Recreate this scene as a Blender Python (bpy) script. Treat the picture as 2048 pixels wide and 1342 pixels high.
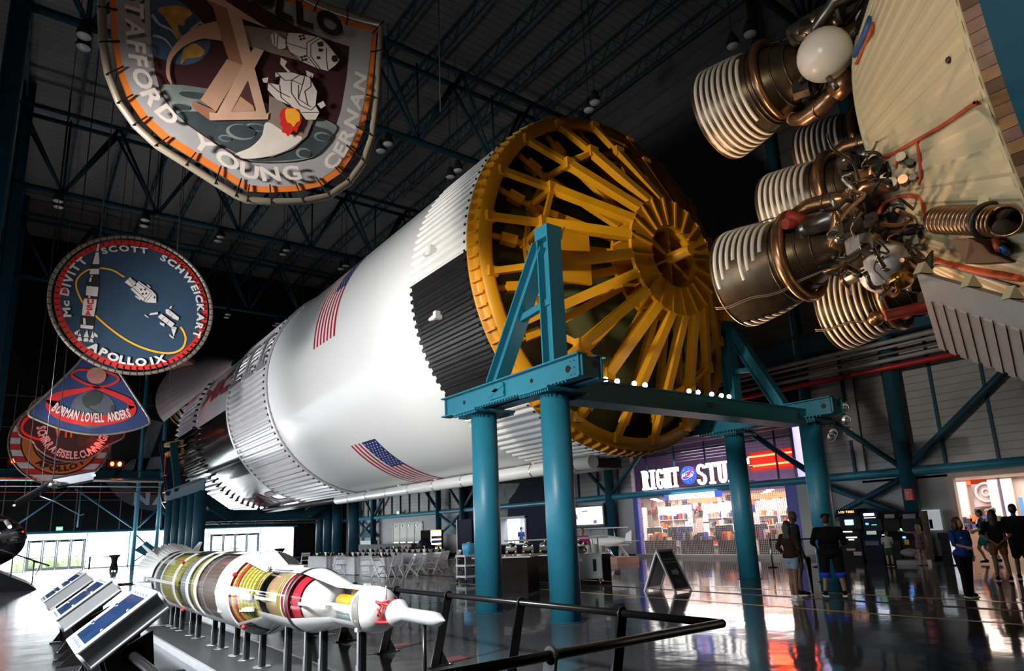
import bpy, bmesh, math, random
from math import sin, cos, pi, radians, hypot, atan2, sqrt
from mathutils import Vector, Matrix
for o in list(bpy.data.objects): bpy.data.objects.remove(o)
SC = bpy.context.scene
COL = SC.collection
rnd = random.Random(11)

# ------------------------------------------------------------------ camera
FPX, CX, CY, CAMZ = 1327.95, 1024.0, 767.19, 1.68
YAW, PITCH, ROLL = radians(36.901), radians(12.391), radians(-2.322)
_f = Vector((sin(YAW)*cos(PITCH), cos(YAW)*cos(PITCH), sin(PITCH)))
_r = Vector((cos(YAW), -sin(YAW), 0)); _u = _r.cross(_f)
R2 = cos(ROLL)*_r + sin(ROLL)*_u
U2 = -sin(ROLL)*_r + cos(ROLL)*_u
cam = bpy.data.cameras.new('camera'); camo = bpy.data.objects.new('camera', cam); COL.objects.link(camo)
cam.sensor_width = 36.0; cam.lens = FPX/2048*36.0; cam.shift_y = (CY-671.0)/2048.0
cam.clip_start = 0.05; cam.clip_end = 300
m = Matrix.Identity(4)
for i in range(3):
    m[i][0] = R2[i]; m[i][1] = U2[i]; m[i][2] = -_f[i]
m[2][3] = CAMZ
camo.matrix_world = m
SC.camera = camo

def ray(px, py):
    return R2*((px-CX)/FPX) - U2*((py-CY)/FPX) + _f
def onY(px, py, Y):
    d = ray(px, py); return Vector((0, 0, CAMZ)) + d*(Y/d.y)
def onX(px, py, X):
    d = ray(px, py); return Vector((0, 0, CAMZ)) + d*(X/d.x)
def onZ(px, py, z=0.0):
    d = ray(px, py); return Vector((0, 0, CAMZ)) + d*((z-CAMZ)/d.z)

# ------------------------------------------------------------------ world, exposure
SC.view_settings.view_transform = 'Standard'; SC.view_settings.look = 'None'
SC.view_settings.exposure = 0.0; SC.view_settings.gamma = 1.0
SC.view_settings.use_curve_mapping = False
w = bpy.data.worlds.new('daylight'); SC.world = w; w.use_nodes = True
bg = w.node_tree.nodes['Background']; bg.inputs[0].default_value = (0.90, 0.95, 1.0, 1); bg.inputs[1].default_value = 9.0
cy = SC.cycles
cy.max_bounces = 5; cy.diffuse_bounces = 2; cy.glossy_bounces = 3; cy.transmission_bounces = 3; cy.transparent_max_bounces = 12
cy.sample_clamp_indirect = 6.0; cy.caustics_reflective = False; cy.caustics_refractive = False
cy.use_denoising = True

# ------------------------------------------------------------------ lights
def area(name, loc, target, sx, sy, energy, color=(1, 1, 1), spread=pi):
    l = bpy.data.lights.new(name, 'AREA'); l.shape = 'RECTANGLE'; l.size = sx; l.size_y = sy
    l.energy = energy; l.color = color; l.spread = spread
    o = bpy.data.objects.new(name, l); COL.objects.link(o); o.location = loc
    o.rotation_euler = (Vector(target)-Vector(loc)).to_track_quat('-Z', 'Y').to_euler()
    return o
def spot(name, loc, target, energy, color=(1, 1, 1), ang=60, blend=0.6, size=0.25):
    l = bpy.data.lights.new(name, 'SPOT'); l.energy = energy; l.color = color
    l.spot_size = radians(ang); l.spot_blend = blend; l.shadow_soft_size = size
    o = bpy.data.objects.new(name, l); COL.objects.link(o); o.location = loc
    o.rotation_euler = (Vector(target)-Vector(loc)).to_track_quat('-Z', 'Y').to_euler()
    return o
# daylight coming through the glazed end wall and through the tall windows of the left wall
area('daylight_end', (11, 63.6, 1.5), (11, 40, 1.2), 20, 2.5, 2200, (0.93, 0.97, 1))
area('daylight_left', (-6.7, 30, 1.9), (2, 30, 2.2), 40, 2.8, 1300, (0.95, 0.98, 1))
# added spots with no visible fixture, brightening tank, ring, cone, emblems and model
spot('added_tank_spot', (-3, 14.5, 3.6), (11, 21.5, 8.4), 6600, (1.0, 0.985, 0.97), 62, 0.9, 0.5)
spot('added_intertank_spot', (-3, 27, 3.6), (10, 33.5, 8.0), 4600, (0.97, 0.97, 1.0), 62, 0.9, 0.5)
spot('added_ring_spot', (-4, 8, 6.0), (10.3, 12.4, 7.6), 7000, (1.0, 0.93, 0.82), 50, 0.8, 0.4)
spot('added_cone_spot', (-2, 2.5, 7.5), (10, 2.5, 7.6), 2000, (1.0, 0.84, 0.60), 60, 0.9, 0.4)
spot('added_shield_spot', (-3, -1.0, 9.0), (3, 10, 9.0), 360, (1.0, 0.72, 0.55), 60, 0.9, 0.4)
spot('added_emblem_spot', (-2.5, 10, 5.5), (2.2, 20, 8.2), 300, (1.0, 0.8, 0.72), 40, 0.9, 0.3)
spot('added_model_spot', (-3.5, 5.5, 6.5), (2.2, 8.6, .9), 9000, (1, 1, 1), 70, 0.9, 0.5)
# ------------------------------------------------------------------ materials
MATS = {}
def mat(name, col, rough=0.5, metal=0.0, var=0.08, scale=3.0, emit=None, es=0.0, coat=0.0, bump=0.0, alpha=1.0, spec=0.5, bscale=40.0):
    if name in MATS: return MATS[name]
    M = bpy.data.materials.new(name); M.use_nodes = True; nt = M.node_tree; n = nt.nodes
    b = n['Principled BSDF']
    if len(col) == 3: col = (*col, 1)
    tc = n.new('ShaderNodeTexCoord'); nz = n.new('ShaderNodeTexNoise'); nz.inputs['Scale'].default_value = scale; nz.inputs['Detail'].default_value = 4
    nt.links.new(tc.outputs['Object'], nz.inputs['Vector'])
    rp = n.new('ShaderNodeValToRGB')
    rp.color_ramp.elements[0].position = 0.3; rp.color_ramp.elements[1].position = 0.7
    rp.color_ramp.elements[0].color = (*[c*(1-var) for c in col[:3]], 1); rp.color_ramp.elements[1].color = (*[min(1, c*(1+var)) for c in col[:3]], 1)
    nt.links.new(nz.outputs['Fac'], rp.inputs['Fac']); nt.links.new(rp.outputs['Color'], b.inputs['Base Color'])
    b.inputs['Roughness'].default_value = rough; b.inputs['Metallic'].default_value = metal
    b.inputs['Specular IOR Level'].default_value = spec
    b.inputs['Coat Weight'].default_value = coat; b.inputs['Coat Roughness'].default_value = 0.05
    b.inputs['Alpha'].default_value = alpha
    if emit:
        b.inputs['Emission Color'].default_value = (*emit, 1); b.inputs['Emission Strength'].default_value = es
    if bump:
        bp = n.new('ShaderNodeBump'); bp.inputs['Strength'].default_value = bump; bp.inputs['Distance'].default_value = 0.02
        n2 = n.new('ShaderNodeTexNoise'); n2.inputs['Scale'].default_value = bscale; nt.links.new(tc.outputs['Object'], n2.inputs['Vector'])
        nt.links.new(n2.outputs['Fac'], bp.inputs['Height']); nt.links.new(bp.outputs['Normal'], b.inputs['Normal'])
    MATS[name] = M
    return M
def glass(name, tint=(1, 1, 1), fac=0.12, rough=0.02):
    if name in MATS: return MATS[name]
    M = bpy.data.materials.new(name); M.use_nodes = True; nt = M.node_tree; n = nt.nodes
    n.remove(n['Principled BSDF'])
    t = n.new('ShaderNodeBsdfTransparent'); t.inputs[0].default_value = (*tint, 1)
    g = n.new('ShaderNodeBsdfGlossy'); g.inputs['Roughness'].default_value = rough
    fr = n.new('ShaderNodeLayerWeight'); fr.inputs['Blend'].default_value = 0.5; pw = n.new('ShaderNodeMath'); pw.operation = 'POWER'; pw.inputs[1].default_value = 4.0
    ad = n.new('ShaderNodeMath'); ad.operation = 'MULTIPLY_ADD'; ad.inputs[1].default_value = 0.7; ad.inputs[2].default_value = fac*.6; ad.use_clamp = True
    mx = n.new('ShaderNodeMixShader')
    nt.links.new(fr.outputs['Facing'], pw.inputs[0]); nt.links.new(pw.outputs[0], ad.inputs[0]); nt.links.new(ad.outputs[0], mx.inputs[0]); nt.links.new(t.outputs[0], mx.inputs[1]); nt.links.new(g.outputs[0], mx.inputs[2])
    nt.links.new(mx.outputs[0], n['Material Output'].inputs[0]); MATS[name] = M
    return M
def glow(name, col, s):
    return mat(name, (0.02, 0.02, 0.02), 0.6, emit=col, es=s)

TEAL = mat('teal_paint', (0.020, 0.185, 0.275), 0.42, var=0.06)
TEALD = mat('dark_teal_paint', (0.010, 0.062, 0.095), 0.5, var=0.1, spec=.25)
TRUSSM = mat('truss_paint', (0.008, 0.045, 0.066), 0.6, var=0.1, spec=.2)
YEL = mat('yellow_paint', (0.72, 0.31, 0.006), 0.42, var=0.1, scale=1.5)
WHITE = mat('white_paint', (0.74, 0.74, 0.72), 0.35, var=0.02)
WHITEG = mat('white_gloss', (0.80, 0.81, 0.82), 0.18, var=0.02, coat=0.4)
BLACKP = mat('black_paint', (0.012, 0.011, 0.012), 0.38, var=0.2)
BLACKM = mat('black_metal', (0.011, 0.011, 0.012), 0.28, 0.0, var=0.2)
DARK = mat('dark_matt_fabric', (0.012, 0.012, 0.014), 0.8)  # one even near-black for cords, cables, lacing and lamp housings
STEEL = mat('brushed_steel', (0.55, 0.56, 0.57), 0.3, 1.0, var=0.08, scale=9)
SILVER = mat('silver_paint', (0.42, 0.45, 0.48), 0.4, 0.35, var=0.05)
RED = mat('red_paint', (0.50, 0.015, 0.015), 0.45)
CLOTH = mat('white_tablecloth', (0.80, 0.80, 0.83), 0.85, var=0.05)
CHAIRW = mat('white_resin', (0.78, 0.78, 0.78), 0.4, var=0.02)
NAPKIN = mat('black_napkin', (0.01, 0.01, 0.012), 0.9)
CLEAR = glass('clear_glass', (1, 1, 1), 0.10)

# ------------------------------------------------------------------ mesh builder
class MB:
    def __init__(s): s.bm = bmesh.new(); s.mats = []; s.mi = 0; s.smooth = False
    def use(s, m):
        if m not in s.mats: s.mats.append(m)
        s.mi = s.mats.index(m); return s
    def face(s, vs, smooth=None):
        try: f = s.bm.faces.new(vs)
        except ValueError: return None
        f.material_index = s.mi; f.smooth = s.smooth if smooth is None else smooth; return f
    def v(s, p): return s.bm.verts.new(p)
    def hexa(s, c):
        v = [s.v(p) for p in c]
        for q in ((0, 3, 2, 1), (4, 5, 6, 7), (0, 1, 5, 4), (1, 2, 6, 5), (2, 3, 7, 6), (3, 0, 4, 7)): s.face([v[i] for i in q], False)
        return s
    def box(s, c, size, rz=0.0, M=None):
        c = Vector(c); x, y, z = size[0]/2, size[1]/2, size[2]/2
        R = M if M is not None else Matrix.Rotation(rz, 3, 'Z')
        return s.hexa([c + R@Vector(p) for p in ((-x, -y, -z), (x, -y, -z), (x, y, -z), (-x, y, -z), (-x, -y, z), (x, -y, z), (x, y, z), (-x, y, z))])
    def bx(s, a, b):
        return s.box([(a[i]+b[i])/2 for i in range(3)], [abs(a[i]-b[i]) for i in range(3)])
    def frame(s, a, b, up=None):
        d = (b-a).normalized(); u = Vector(up) if up is not None else Vector((0, 0, 1))
        if abs(d.dot(u)) > 0.98: u = Vector((0, 1, 0)) if abs(d.y) < 0.9 else Vector((1, 0, 0))
        x = d.cross(u).normalized(); return d, x, x.cross(d)
    def bar(s, a, b, wd, h=None, up=None):
        a, b = Vector(a), Vector(b); h = h or wd; d, x, u = s.frame(a, b, up); x = x*wd/2; u = u*h/2
        return s.hexa([a-x-u, a+x-u, a+x+u, a-x+u, b-x-u, b+x-u, b+x+u, b-x+u])
    def ibeam(s, a, b, wd, h, t=0.04, up=None):
        a, b = Vector(a), Vector(b); d, x, u = s.frame(a, b, up)
        s.bar(a+u*(h-t)/2, b+u*(h-t)/2, wd, t, up); s.bar(a-u*(h-t)/2, b-u*(h-t)/2, wd, t, up); s.bar(a, b, t, h-2*t, up); return s
    def rod(s, a, b, r, r2=None, n=12, caps=True):
        a, b = Vector(a), Vector(b); r2 = r if r2 is None else r2; d, x, u = s.frame(a, b)
        A = []; B = []
        for i in range(n):
            t = 2*pi*i/n; q = x*cos(t)+u*sin(t); A.append(s.v(a+q*r)); B.append(s.v(b+q*r2))
        for i in range(n): s.face([A[i], A[(i+1) % n], B[(i+1) % n], B[i]], True)
        if caps: s.face(A[::-1], False); s.face(B, False)
        return s
    def tube(s, pts, r, n=8, closed=False):
        pts = [Vector(p) for p in pts]; N = len(pts); rings = []; px = None
        for i, p in enumerate(pts):
            a = pts[i-1] if (i > 0 or closed) else p; b = pts[(i+1) % N] if (i < N-1 or closed) else p
            d = (b-a).normalized()
            if px is None:
                u = Vector((0, 0, 1)) if abs(d.z) < 0.9 else Vector((1, 0, 0)); px = d.cross(u).normalized()
            else:
                px = (px - d*px.dot(d)).normalized()
            u = px.cross(d); rr = r[i] if isinstance(r, (list, tuple)) else r
            rings.append([s.v(p+(px*cos(2*pi*k/n)+u*sin(2*pi*k/n))*rr) for k in range(n)])
        for i in range(N if closed else N-1):
            A, B = rings[i], rings[(i+1) % N]
            for k in range(n): s.face([A[k], A[(k+1) % n], B[(k+1) % n], B[k]], True)
        if not closed: s.face(rings[0][::-1], False); s.face(rings[-1], False)
        return s
    def lathe(s, o, ax, prof, n=32, a0=0.0, a1=2*pi, smooth=True, ref=None, mf=None):
        # prof: list of (dist along ax, radius)
        o = Vector(o); d = Vector(ax).normalized()
        u = Vector(ref) if ref is not None else (Vector((1, 0, 0)) if abs(d.x) < 0.9 else Vector((0, 1, 0)))
        u = (u - d*u.dot(d)).normalized(); w = d.cross(u); full = abs(a1-a0-2*pi) < 1e-6
        N = n if full else n+1; rings = []
        for (t, r) in prof:
            rings.append([s.v(o+d*t+(u*cos(a0+(a1-a0)*k/n)+w*sin(a0+(a1-a0)*k/n))*max(r, 1e-4)) for k in range(N)])
        for i in range(len(prof)-1):
            A, B = rings[i], rings[i+1]
            for k in range(n):
                if mf: s.use(mf(i, a0+(a1-a0)*(k+.5)/n))
                s.face([A[k], A[(k+1) % N], B[(k+1) % N], B[k]], smooth)
        return s
    def ball(s, c, r, n=16, sc=(1, 1, 1), M=None):
        c = Vector(c); rows = []; m_ = max(6, n//2)
        for i in range(m_+1):
            t = pi*i/m_; row = []
            for k in range(n):
                p = Vector((sin(t)*cos(2*pi*k/n)*sc[0], sin(t)*sin(2*pi*k/n)*sc[1], cos(t)*sc[2]))*r
                if M is not None: p = M@p
                row.append(p)
            rows.append(row)
        top = s.v(c+rows[0][0]); bot = s.v(c+rows[-1][0])
        R = [[s.v(c+p) for p in row] for row in rows[1:-1]]
        for k in range(n):
            s.face([top, R[0][k], R[0][(k+1) % n]], True); s.face([bot, R[-1][(k+1) % n], R[-1][k]], True)
        for i in range(len(R)-1):
            for k in range(n): s.face([R[i][k], R[i+1][k], R[i+1][(k+1) % n], R[i][(k+1) % n]], True)
        return s
    def torus(s, c, ax, R, r, n=32, k=8, a0=0, a1=2*pi, ref=None):
        c = Vector(c); d = Vector(ax).normalized(); u = Vector(ref) if ref is not None else (Vector((1, 0, 0)) if abs(d.x) < .9 else Vector((0, 1, 0)))
        u = (u-d*u.dot(d)).normalized(); w_ = d.cross(u); full = abs(a1-a0-2*pi) < 1e-6
        return s.tube([c+(u*cos(a0+(a1-a0)*i/n)+w_*sin(a0+(a1-a0)*i/n))*R for i in range(n if full else n+1)], r, k, closed=full)
    def poly(s, pts): return s.face([s.v(p) for p in pts], False)
    def prism(s, pts, off):
        off = Vector(off); A = [s.v(Vector(p)) for p in pts]; B = [s.v(Vector(p)+off) for p in pts]; n = len(pts)
        s.face(A[::-1], False); s.face(B, False)
        for i in range(n): s.face([A[i], A[(i+1) % n], B[(i+1) % n], B[i]], False)
        return s
    def build(s, name, parent=None, m=None, bevel=0.0, fixn=True):
        org = Vector(parent['_org']) if parent is not None and '_org' in parent else Vector((0, 0, 0))
        if fixn: bmesh.ops.recalc_face_normals(s.bm, faces=s.bm.faces)
        me = bpy.data.meshes.new(name)
        if parent is not None: bmesh.ops.translate(s.bm, verts=s.bm.verts, vec=-org)
        s.bm.to_mesh(me); s.bm.free()
        for q in (s.mats or [m]): me.materials.append(q)
        o = bpy.data.objects.new(name, me); COL.objects.link(o)
        if parent is not None: o.parent = parent; o['_org'] = tuple(org)
        if bevel:
            b = o.modifiers.new('edge', 'BEVEL'); b.width = bevel; b.segments = 2; b.limit_method = 'ANGLE'
        return o
def split_build(mb, name, parent=None):
    """one object per separate piece of the mesh"""
    bm = mb.bm; left = set(bm.verts); out = []
    bm.verts.index_update()
    while left:
        st = [left.pop()]; isl = set(st)
        while st:
            for e in st.pop().link_edges:
                for v in e.verts:
                    if v in left: left.discard(v); isl.add(v); st.append(v)
        out.append(isl)
    res = []
    for isl in out:
        q = MB(); mp = {}
        for f in bm.faces:
            if f.verts[0] in isl:
                vs = []
                for v in f.verts:
                    if v not in mp: mp[v] = q.v(v.co)
                    vs.append(mp[v])
                q.use(mb.mats[f.material_index]); q.face(vs, f.smooth)
        res.append(q.build(name, parent))
    bm.free(); return res
def thing(name, label, cat, loc=(0, 0, 0), group=None, kind=None):
    o = bpy.data.objects.new(name, None); COL.objects.link(o); o.location = loc; o.empty_display_size = 0.2
    o['label'] = label; o['category'] = cat; o['_org'] = tuple(loc)
    if group: o['group'] = group
    if kind: o['kind'] = kind
    return o
def tag(o, label, cat, group=None, kind=None):
    o['label'] = label; o['category'] = cat
    if group: o['group'] = group
    if kind: o['kind'] = kind
    return o
def struct(o, label=None):
    o['kind'] = 'structure'
    if label: o['label'] = label; o['category'] = 'building part'
    return o
KIDS = {}
def copy_tree(o, parent=None):
    c = o.copy(); COL.objects.link(c); c.parent = parent
    for ch in [x for x in bpy.data.objects if x.parent == o]: copy_tree(ch, c)
    return c

# ------------------------------------------------------------------ lettering
_GL = {}
def glyph(ch, bold=0.02):
    k = (ch, bold)
    if k not in _GL:
        cu = bpy.data.curves.new('g', 'FONT'); cu.body = ch; cu.size = 1.0; cu.offset = bold; cu.resolution_u = 3
        o = bpy.data.objects.new('g', cu); COL.objects.link(o)
        bpy.context.view_layer.update()
        me = bpy.data.meshes.new_from_object(o.evaluated_get(bpy.context.evaluated_depsgraph_get()))
        V = [tuple(v.co) for v in me.vertices]; F = [tuple(p.vertices) for p in me.polygons]
        bpy.data.objects.remove(o); bpy.data.curves.remove(cu); bpy.data.meshes.remove(me)
        if V:
            x0 = min(v[0] for v in V); x1 = max(v[0] for v in V)
        else: x0, x1 = 0, 0.3
        _GL[k] = ([(v[0]-x0, v[1]) for v in V], F, x1-x0)
    return _GL[k]
def layout(txt, bold, gap, space):
    out = []; x = 0
    for ch in txt:
        if ch == ' ': x += space; continue
        V, F, wd = glyph(ch, bold); out.append((x, V, F, wd)); x += wd+gap
    return out, max(x-gap, 1e-3)
CAP = 0.72
def text_flat(mb, txt, origin, ex, ey, height, width=None, bold=0.02, gap=0.09, space=0.35, depth=None, center=False):
    """letters in the plane spanned by unit vectors ex, ey; height = cap height; width = full run"""
    L, W = layout(txt, bold, gap, space); sy = height/CAP; sx = (width/W) if width else sy
    ex, ey, o = Vector(ex), Vector(ey), Vector(origin)
    if center: o = o - ex*(W*sx/2)
    nrm = Vector(depth) if depth is not None else None
    for x, V, F, wd in L:
        vs = [mb.v(o+ex*((x+a)*sx)+ey*(b*sy)) for a, b in V]
        for f in F: mb.face([vs[i] for i in f], False)
        if nrm is not None:
            v2 = [mb.v(o+ex*((x+a)*sx)+ey*(b*sy)+nrm) for a, b in V]
            for f in F: mb.face([v2[i] for i in f][::-1], False)
            cnt = {}
            for f in F:
                for i in range(len(f)):
                    e = (f[i], f[(i+1) % len(f)]); cnt[e] = 1
            for (a, b) in cnt:
                if (b, a) not in cnt: mb.face([vs[a], vs[b], v2[b], v2[a]], False)
def path_pts(pts, n=200):
    # Catmull-Rom through the points, resampled evenly
    P = [Vector(p) for p in pts]; out = []
    if len(P) == 2: dense = [P[0].lerp(P[1], i/50) for i in range(51)]
    else:
        dense = []; Q = [P[0]*2-P[1]]+P+[P[-1]*2-P[-2]]
        for i in range(1, len(Q)-2):
            for k in range(24):
                t = k/24; a, b, c, d = Q[i-1], Q[i], Q[i+1], Q[i+2]
                dense.append(0.5*((2*b)+(c-a)*t+(2*a-5*b+4*c-d)*t*t+(3*b-a-3*c+d)*t*t*t))
        dense.append(P[-1])
    return dense
def text_path(mb, txt, pts, nrm, height, bold=0.02, gap=0.10, space=0.4):
    """letters run along a 3-D path lying in the plane with normal nrm (towards the reader); tops to the left of travel"""
    D = path_pts(pts); S = [0]
    for i in range(1, len(D)): S.append(S[-1]+(D[i]-D[i-1]).length)
    L, W = layout(txt, bold, gap, space); sx = S[-1]/W; sy = height/CAP; nrm = Vector(nrm)
    def at(s_):
        s_ = min(max(s_, 0), S[-1]); i = 1
        while i < len(S)-1 and S[i] < s_: i += 1
        t = (s_-S[i-1])/max(S[i]-S[i-1], 1e-6); return D[i-1].lerp(D[i], t), (D[i]-D[i-1]).normalized()
    for x, V, F, wd in L:
        p, d = at((x+wd/2)*sx); up = nrm.cross(d)
        vs = [mb.v(p+d*((a-wd/2)*sx)+up*(b*sy)) for a, b in V]
        for f in F: mb.face([vs[i] for i in f], False)
# ================================================================== THE BUILDING
XW, YF, XL, YB, ZC = 26.8, 64.0, -7.0, -12.0, 27.0
def nodes_of(M): return M.node_tree, M.node_tree.nodes
def floor_mat():
    M = mat('polished_concrete', (0.072, 0.076, 0.082), 0.11, var=0.12, scale=0.35, spec=0.75)
    nt, n = nodes_of(M); b = n['Principled BSDF']
    tc = n.new('ShaderNodeTexCoord'); w1 = n.new('ShaderNodeTexNoise'); w1.inputs['Scale'].default_value = 0.9; w1.inputs['Detail'].default_value = 3
    nt.links.new(tc.outputs['Object'], w1.inputs['Vector'])
    bp = n.new('ShaderNodeBump'); bp.inputs['Strength'].default_value = 0.16; bp.inputs['Distance'].default_value = 0.05
    nt.links.new(w1.outputs['Fac'], bp.inputs['Height']); nt.links.new(bp.outputs['Normal'], b.inputs['Normal'])
    n2 = n.new('ShaderNodeTexNoise'); n2.inputs['Scale'].default_value = 5.0; n2.inputs['Detail'].default_value = 6
    nt.links.new(tc.outputs['Object'], n2.inputs['Vector'])
    mr = n.new('ShaderNodeMapRange'); mr.inputs['To Min'].default_value = 0.05; mr.inputs['To Max'].default_value = 0.10
    nt.links.new(n2.outputs['Fac'], mr.inputs['Value'])
    # the coating is worn matt on the walkway side (small x) and still polished further in
    sx = n.new('ShaderNodeSeparateXYZ'); nt.links.new(tc.outputs['Object'], sx.inputs[0])
    wr_ = n.new('ShaderNodeMapRange'); wr_.interpolation_type = 'SMOOTHSTEP'; wr_.inputs['From Min'].default_value = 0.8; wr_.inputs['From Max'].default_value = 6.0; wr_.inputs['To Min'].default_value = 0.13; wr_.inputs['To Max'].default_value = 0.0
    nt.links.new(sx.outputs['X'], wr_.inputs['Value']); sm = n.new('ShaderNodeMath'); sm.operation = 'ADD'
    nt.links.new(mr.outputs['Result'], sm.inputs[0]); nt.links.new(wr_.outputs['Result'], sm.inputs[1]); nt.links.new(sm.outputs[0], b.inputs['Roughness'])
    return M
FLOOR = floor_mat()
def plank_mat(name, col, pitch, axis='Z', dark=0.55):
    """horizontal cladding boards: dark joint lines every `pitch` metres"""
    M = mat(name, col, 0.6, var=0.12, scale=1.2); nt, n = nodes_of(M); b = n['Principled BSDF']
    tc = n.new('ShaderNodeTexCoord'); sp = n.new('ShaderNodeSeparateXYZ'); nt.links.new(tc.outputs['Object'], sp.inputs[0])
    dv = n.new('ShaderNodeMath'); dv.operation = 'DIVIDE'; dv.inputs[1].default_value = pitch; nt.links.new(sp.outputs[axis], dv.inputs[0])
    fr = n.new('ShaderNodeMath'); fr.operation = 'FRACT'; nt.links.new(dv.outputs[0], fr.inputs[0])
    lt = n.new('ShaderNodeMath'); lt.operation = 'GREATER_THAN'; lt.inputs[1].default_value = 0.10; nt.links.new(fr.outputs[0], lt.inputs[0])
    mx = n.new('ShaderNodeMix'); mx.data_type = 'RGBA'; mx.blend_type = 'MULTIPLY'
    src = b.inputs['Base Color'].links[0].from_socket
    mr = n.new('ShaderNodeMapRange'); mr.inputs['To Min'].default_value = dark; mr.inputs['To Max'].default_value = 1.0; nt.links.new(lt.outputs[0], mr.inputs['Value'])
    mx.inputs[0].default_value = 1.0; nt.links.new(src, mx.inputs[6]); nt.links.new(mr.outputs['Result'], mx.inputs[7]); nt.links.new(mx.outputs[2], b.inputs['Base Color'])
    bp = n.new('ShaderNodeBump'); bp.inputs['Strength'].default_value = 0.6; bp.inputs['Distance'].default_value = 0.03
    nt.links.new(fr.outputs[0], bp.inputs['Height']); nt.links.new(bp.outputs['Normal'], b.inputs['Normal'])
    return M
SIDING = plank_mat('corrugated_siding', (0.36, 0.36, 0.35), 0.28)
DECK = plank_mat('roof_deck', (0.115, 0.108, 0.10), 0.45, 'Y', 0.35)
PAINTW = mat('pale_wall_paint', (0.30, 0.31, 0.32), 0.6, var=0.05, scale=1)
NAVY = mat('navy_wall', (0.010, 0.012, 0.035), 0.7, var=0.15, scale=0.8, spec=.12)
NEARBLK = mat('black_wall_panel', (0.010, 0.0095, 0.010), 0.7, var=0.2, scale=0.6, spec=.15)
DARKWALL = plank_mat('dark_upper_panels', (0.075, 0.07, 0.068), 1.0)
SEAM = mat('pale_seam', (0.20, 0.19, 0.19), 0.6)

fl = MB().use(FLOOR); fl.bx((XL, YB, -0.2), (XW+9, YF, 0)); fl = struct(fl.build('floor'), 'polished dark grey concrete floor of the hall')
ce = MB().use(DECK); ce.bx((XL, YB, ZC), (XW, YF, ZC+.2)); struct(ce.build('ceiling'), 'dark corrugated roof deck')

# right long wall, with the openings of two shops and a serving hatch
wr = MB(); T = 0.25
def wall_x(mb, m, y0, y1, z0, z1, x=XW): mb.use(m); mb.bx((x, y0, z0), (x+T, y1, z1))
wall_x(wr, PAINTW, YB, 1.5, 0, 3.2); wall_x(wr, PAINTW, 9.9, 15.8, 0, 3.2); wall_x(wr, PAINTW, 25.3, 34.45, 0, 3.2)
wall_x(wr, PAINTW, 37.15, YF, 0, 3.2); wall_x(wr, PAINTW, 34.45, 37.15, 0, .8); wall_x(wr, PAINTW, 34.45, 37.15, 2.36, 3.2)
wall_x(wr, PAINTW, 1.5, 9.9, 2.9, 3.2)
wall_x(wr, SIDING, YB, 15.0, 3.2, 8.3); wall_x(wr, SIDING, 25.3, YF, 3.2, 8.3); wall_x(wr, NAVY, 15.0, 25.3, 5.9, 8.3)
wall_x(wr, DARKWALL, YB, YF, 8.3, ZC)
struct(wr.build('wall_right'), 'long wall of pale horizontal siding with dark panels above')
# far end wall: black panels with a pale seam grid above a glazed strip
we = MB().use(NEARBLK); we.bx((XL, YF, 2.8), (XW+T, YF+.25, ZC)); we.bx((21.6, YF, 0), (XW+T, YF+.25, 2.8)); we.bx((10.7, YF, 0), (12.9, YF+.25, 2.8))
we.use(SEAM)
for z in (5.35, 8.6, 11.0, 13.5): we.bx((XL, YF-.03, z-.022), (XW, YF, z+.022))
for i in range(26): x = -13+i*1.55; we.bx((x-.03, YF-.03, 2.8), (x+.03, YF, 14.5))
struct(we.build('wall_far'), 'black end wall with a grid of pale seams')
wl = MB().use(NEARBLK); wl.bx((XL-.25, YB, 0), (XL, YF, .3)); wl.bx((XL-.25, YB, 3.4), (XL, YF, ZC)); wl.bx((XL-.25, YB, .3), (XL, 8, 3.4))
for y in range(8, 65, 4): wl.bx((XL-.25, y-.25, .3), (XL, y+.25, 3.4))
struct(wl.build('wall_left'), 'left wall with tall windows')
wb = MB().use(NEARBLK); wb.bx((XL, YB-.25, 0), (XW+T, YB, ZC)); struct(wb.build('wall_back'), 'dark wall behind')
g = MB().use(mat('pale_paving', (0.75, 0.74, 0.72), 0.8)); g.bx((XL-20, YF+.3, -.25), (XW+20, YF+40, -.05)); g.bx((XL-40, YB, -.25), (XL-.3, YF+.3, -.05)); struct(g.build('paving_outside'), 'pale paving outside the glass doors')

# glazing of the end wall
win = 0
FR = mat('white_door_frame', (0.62, 0.63, 0.64), 0.45)
WGL = glass('window_glass', (0.97, 0.985, 1.0), 0.06)
TEALGL = glass('tinted_transom', (0.62, 0.88, 0.93), 0.08)
def pane_bay(n, x0, x1, z0=0.0, z1=2.75, mull=()):
    r = MB().use(FR); y = YF
    r.bx((x0, y-.04, z0), (x0+.05, y+.08, z1)); r.bx((x1-.05, y-.04, z0), (x1, y+.08, z1)); r.bx((x0, y-.04, z1-.05), (x1, y+.08, z1)); r.bx((x0, y-.04, z0), (x1, y+.08, z0+.06))
    for q in mull: r.bx((q-.02, y-.03, z0), (q+.02, y+.05, z1))
    r.bx((x0, y-.03, .92), (x1, y+.05, .95))
    o = struct(r.build('window_%d' % n), 'glazed bay number %d of the bright end wall' % n)
    gl = MB().use(WGL); gl.bx((x0+.05, y, z0+.06), (x1-.05, y+.015, z1-.05)); gl.build('pane', o); return o
for i, (a, b, mu) in enumerate(((-7, -4, (-5.5,)), (-4, 1.1, (-1.5,)), (5.0, 8.0, (6.5,)), (8.0, 10.7, ()), (12.9, 14.1, ()), (18.5, 21.6, (20,)))): pane_bay(i+1, a, b, mull=mu)
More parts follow.
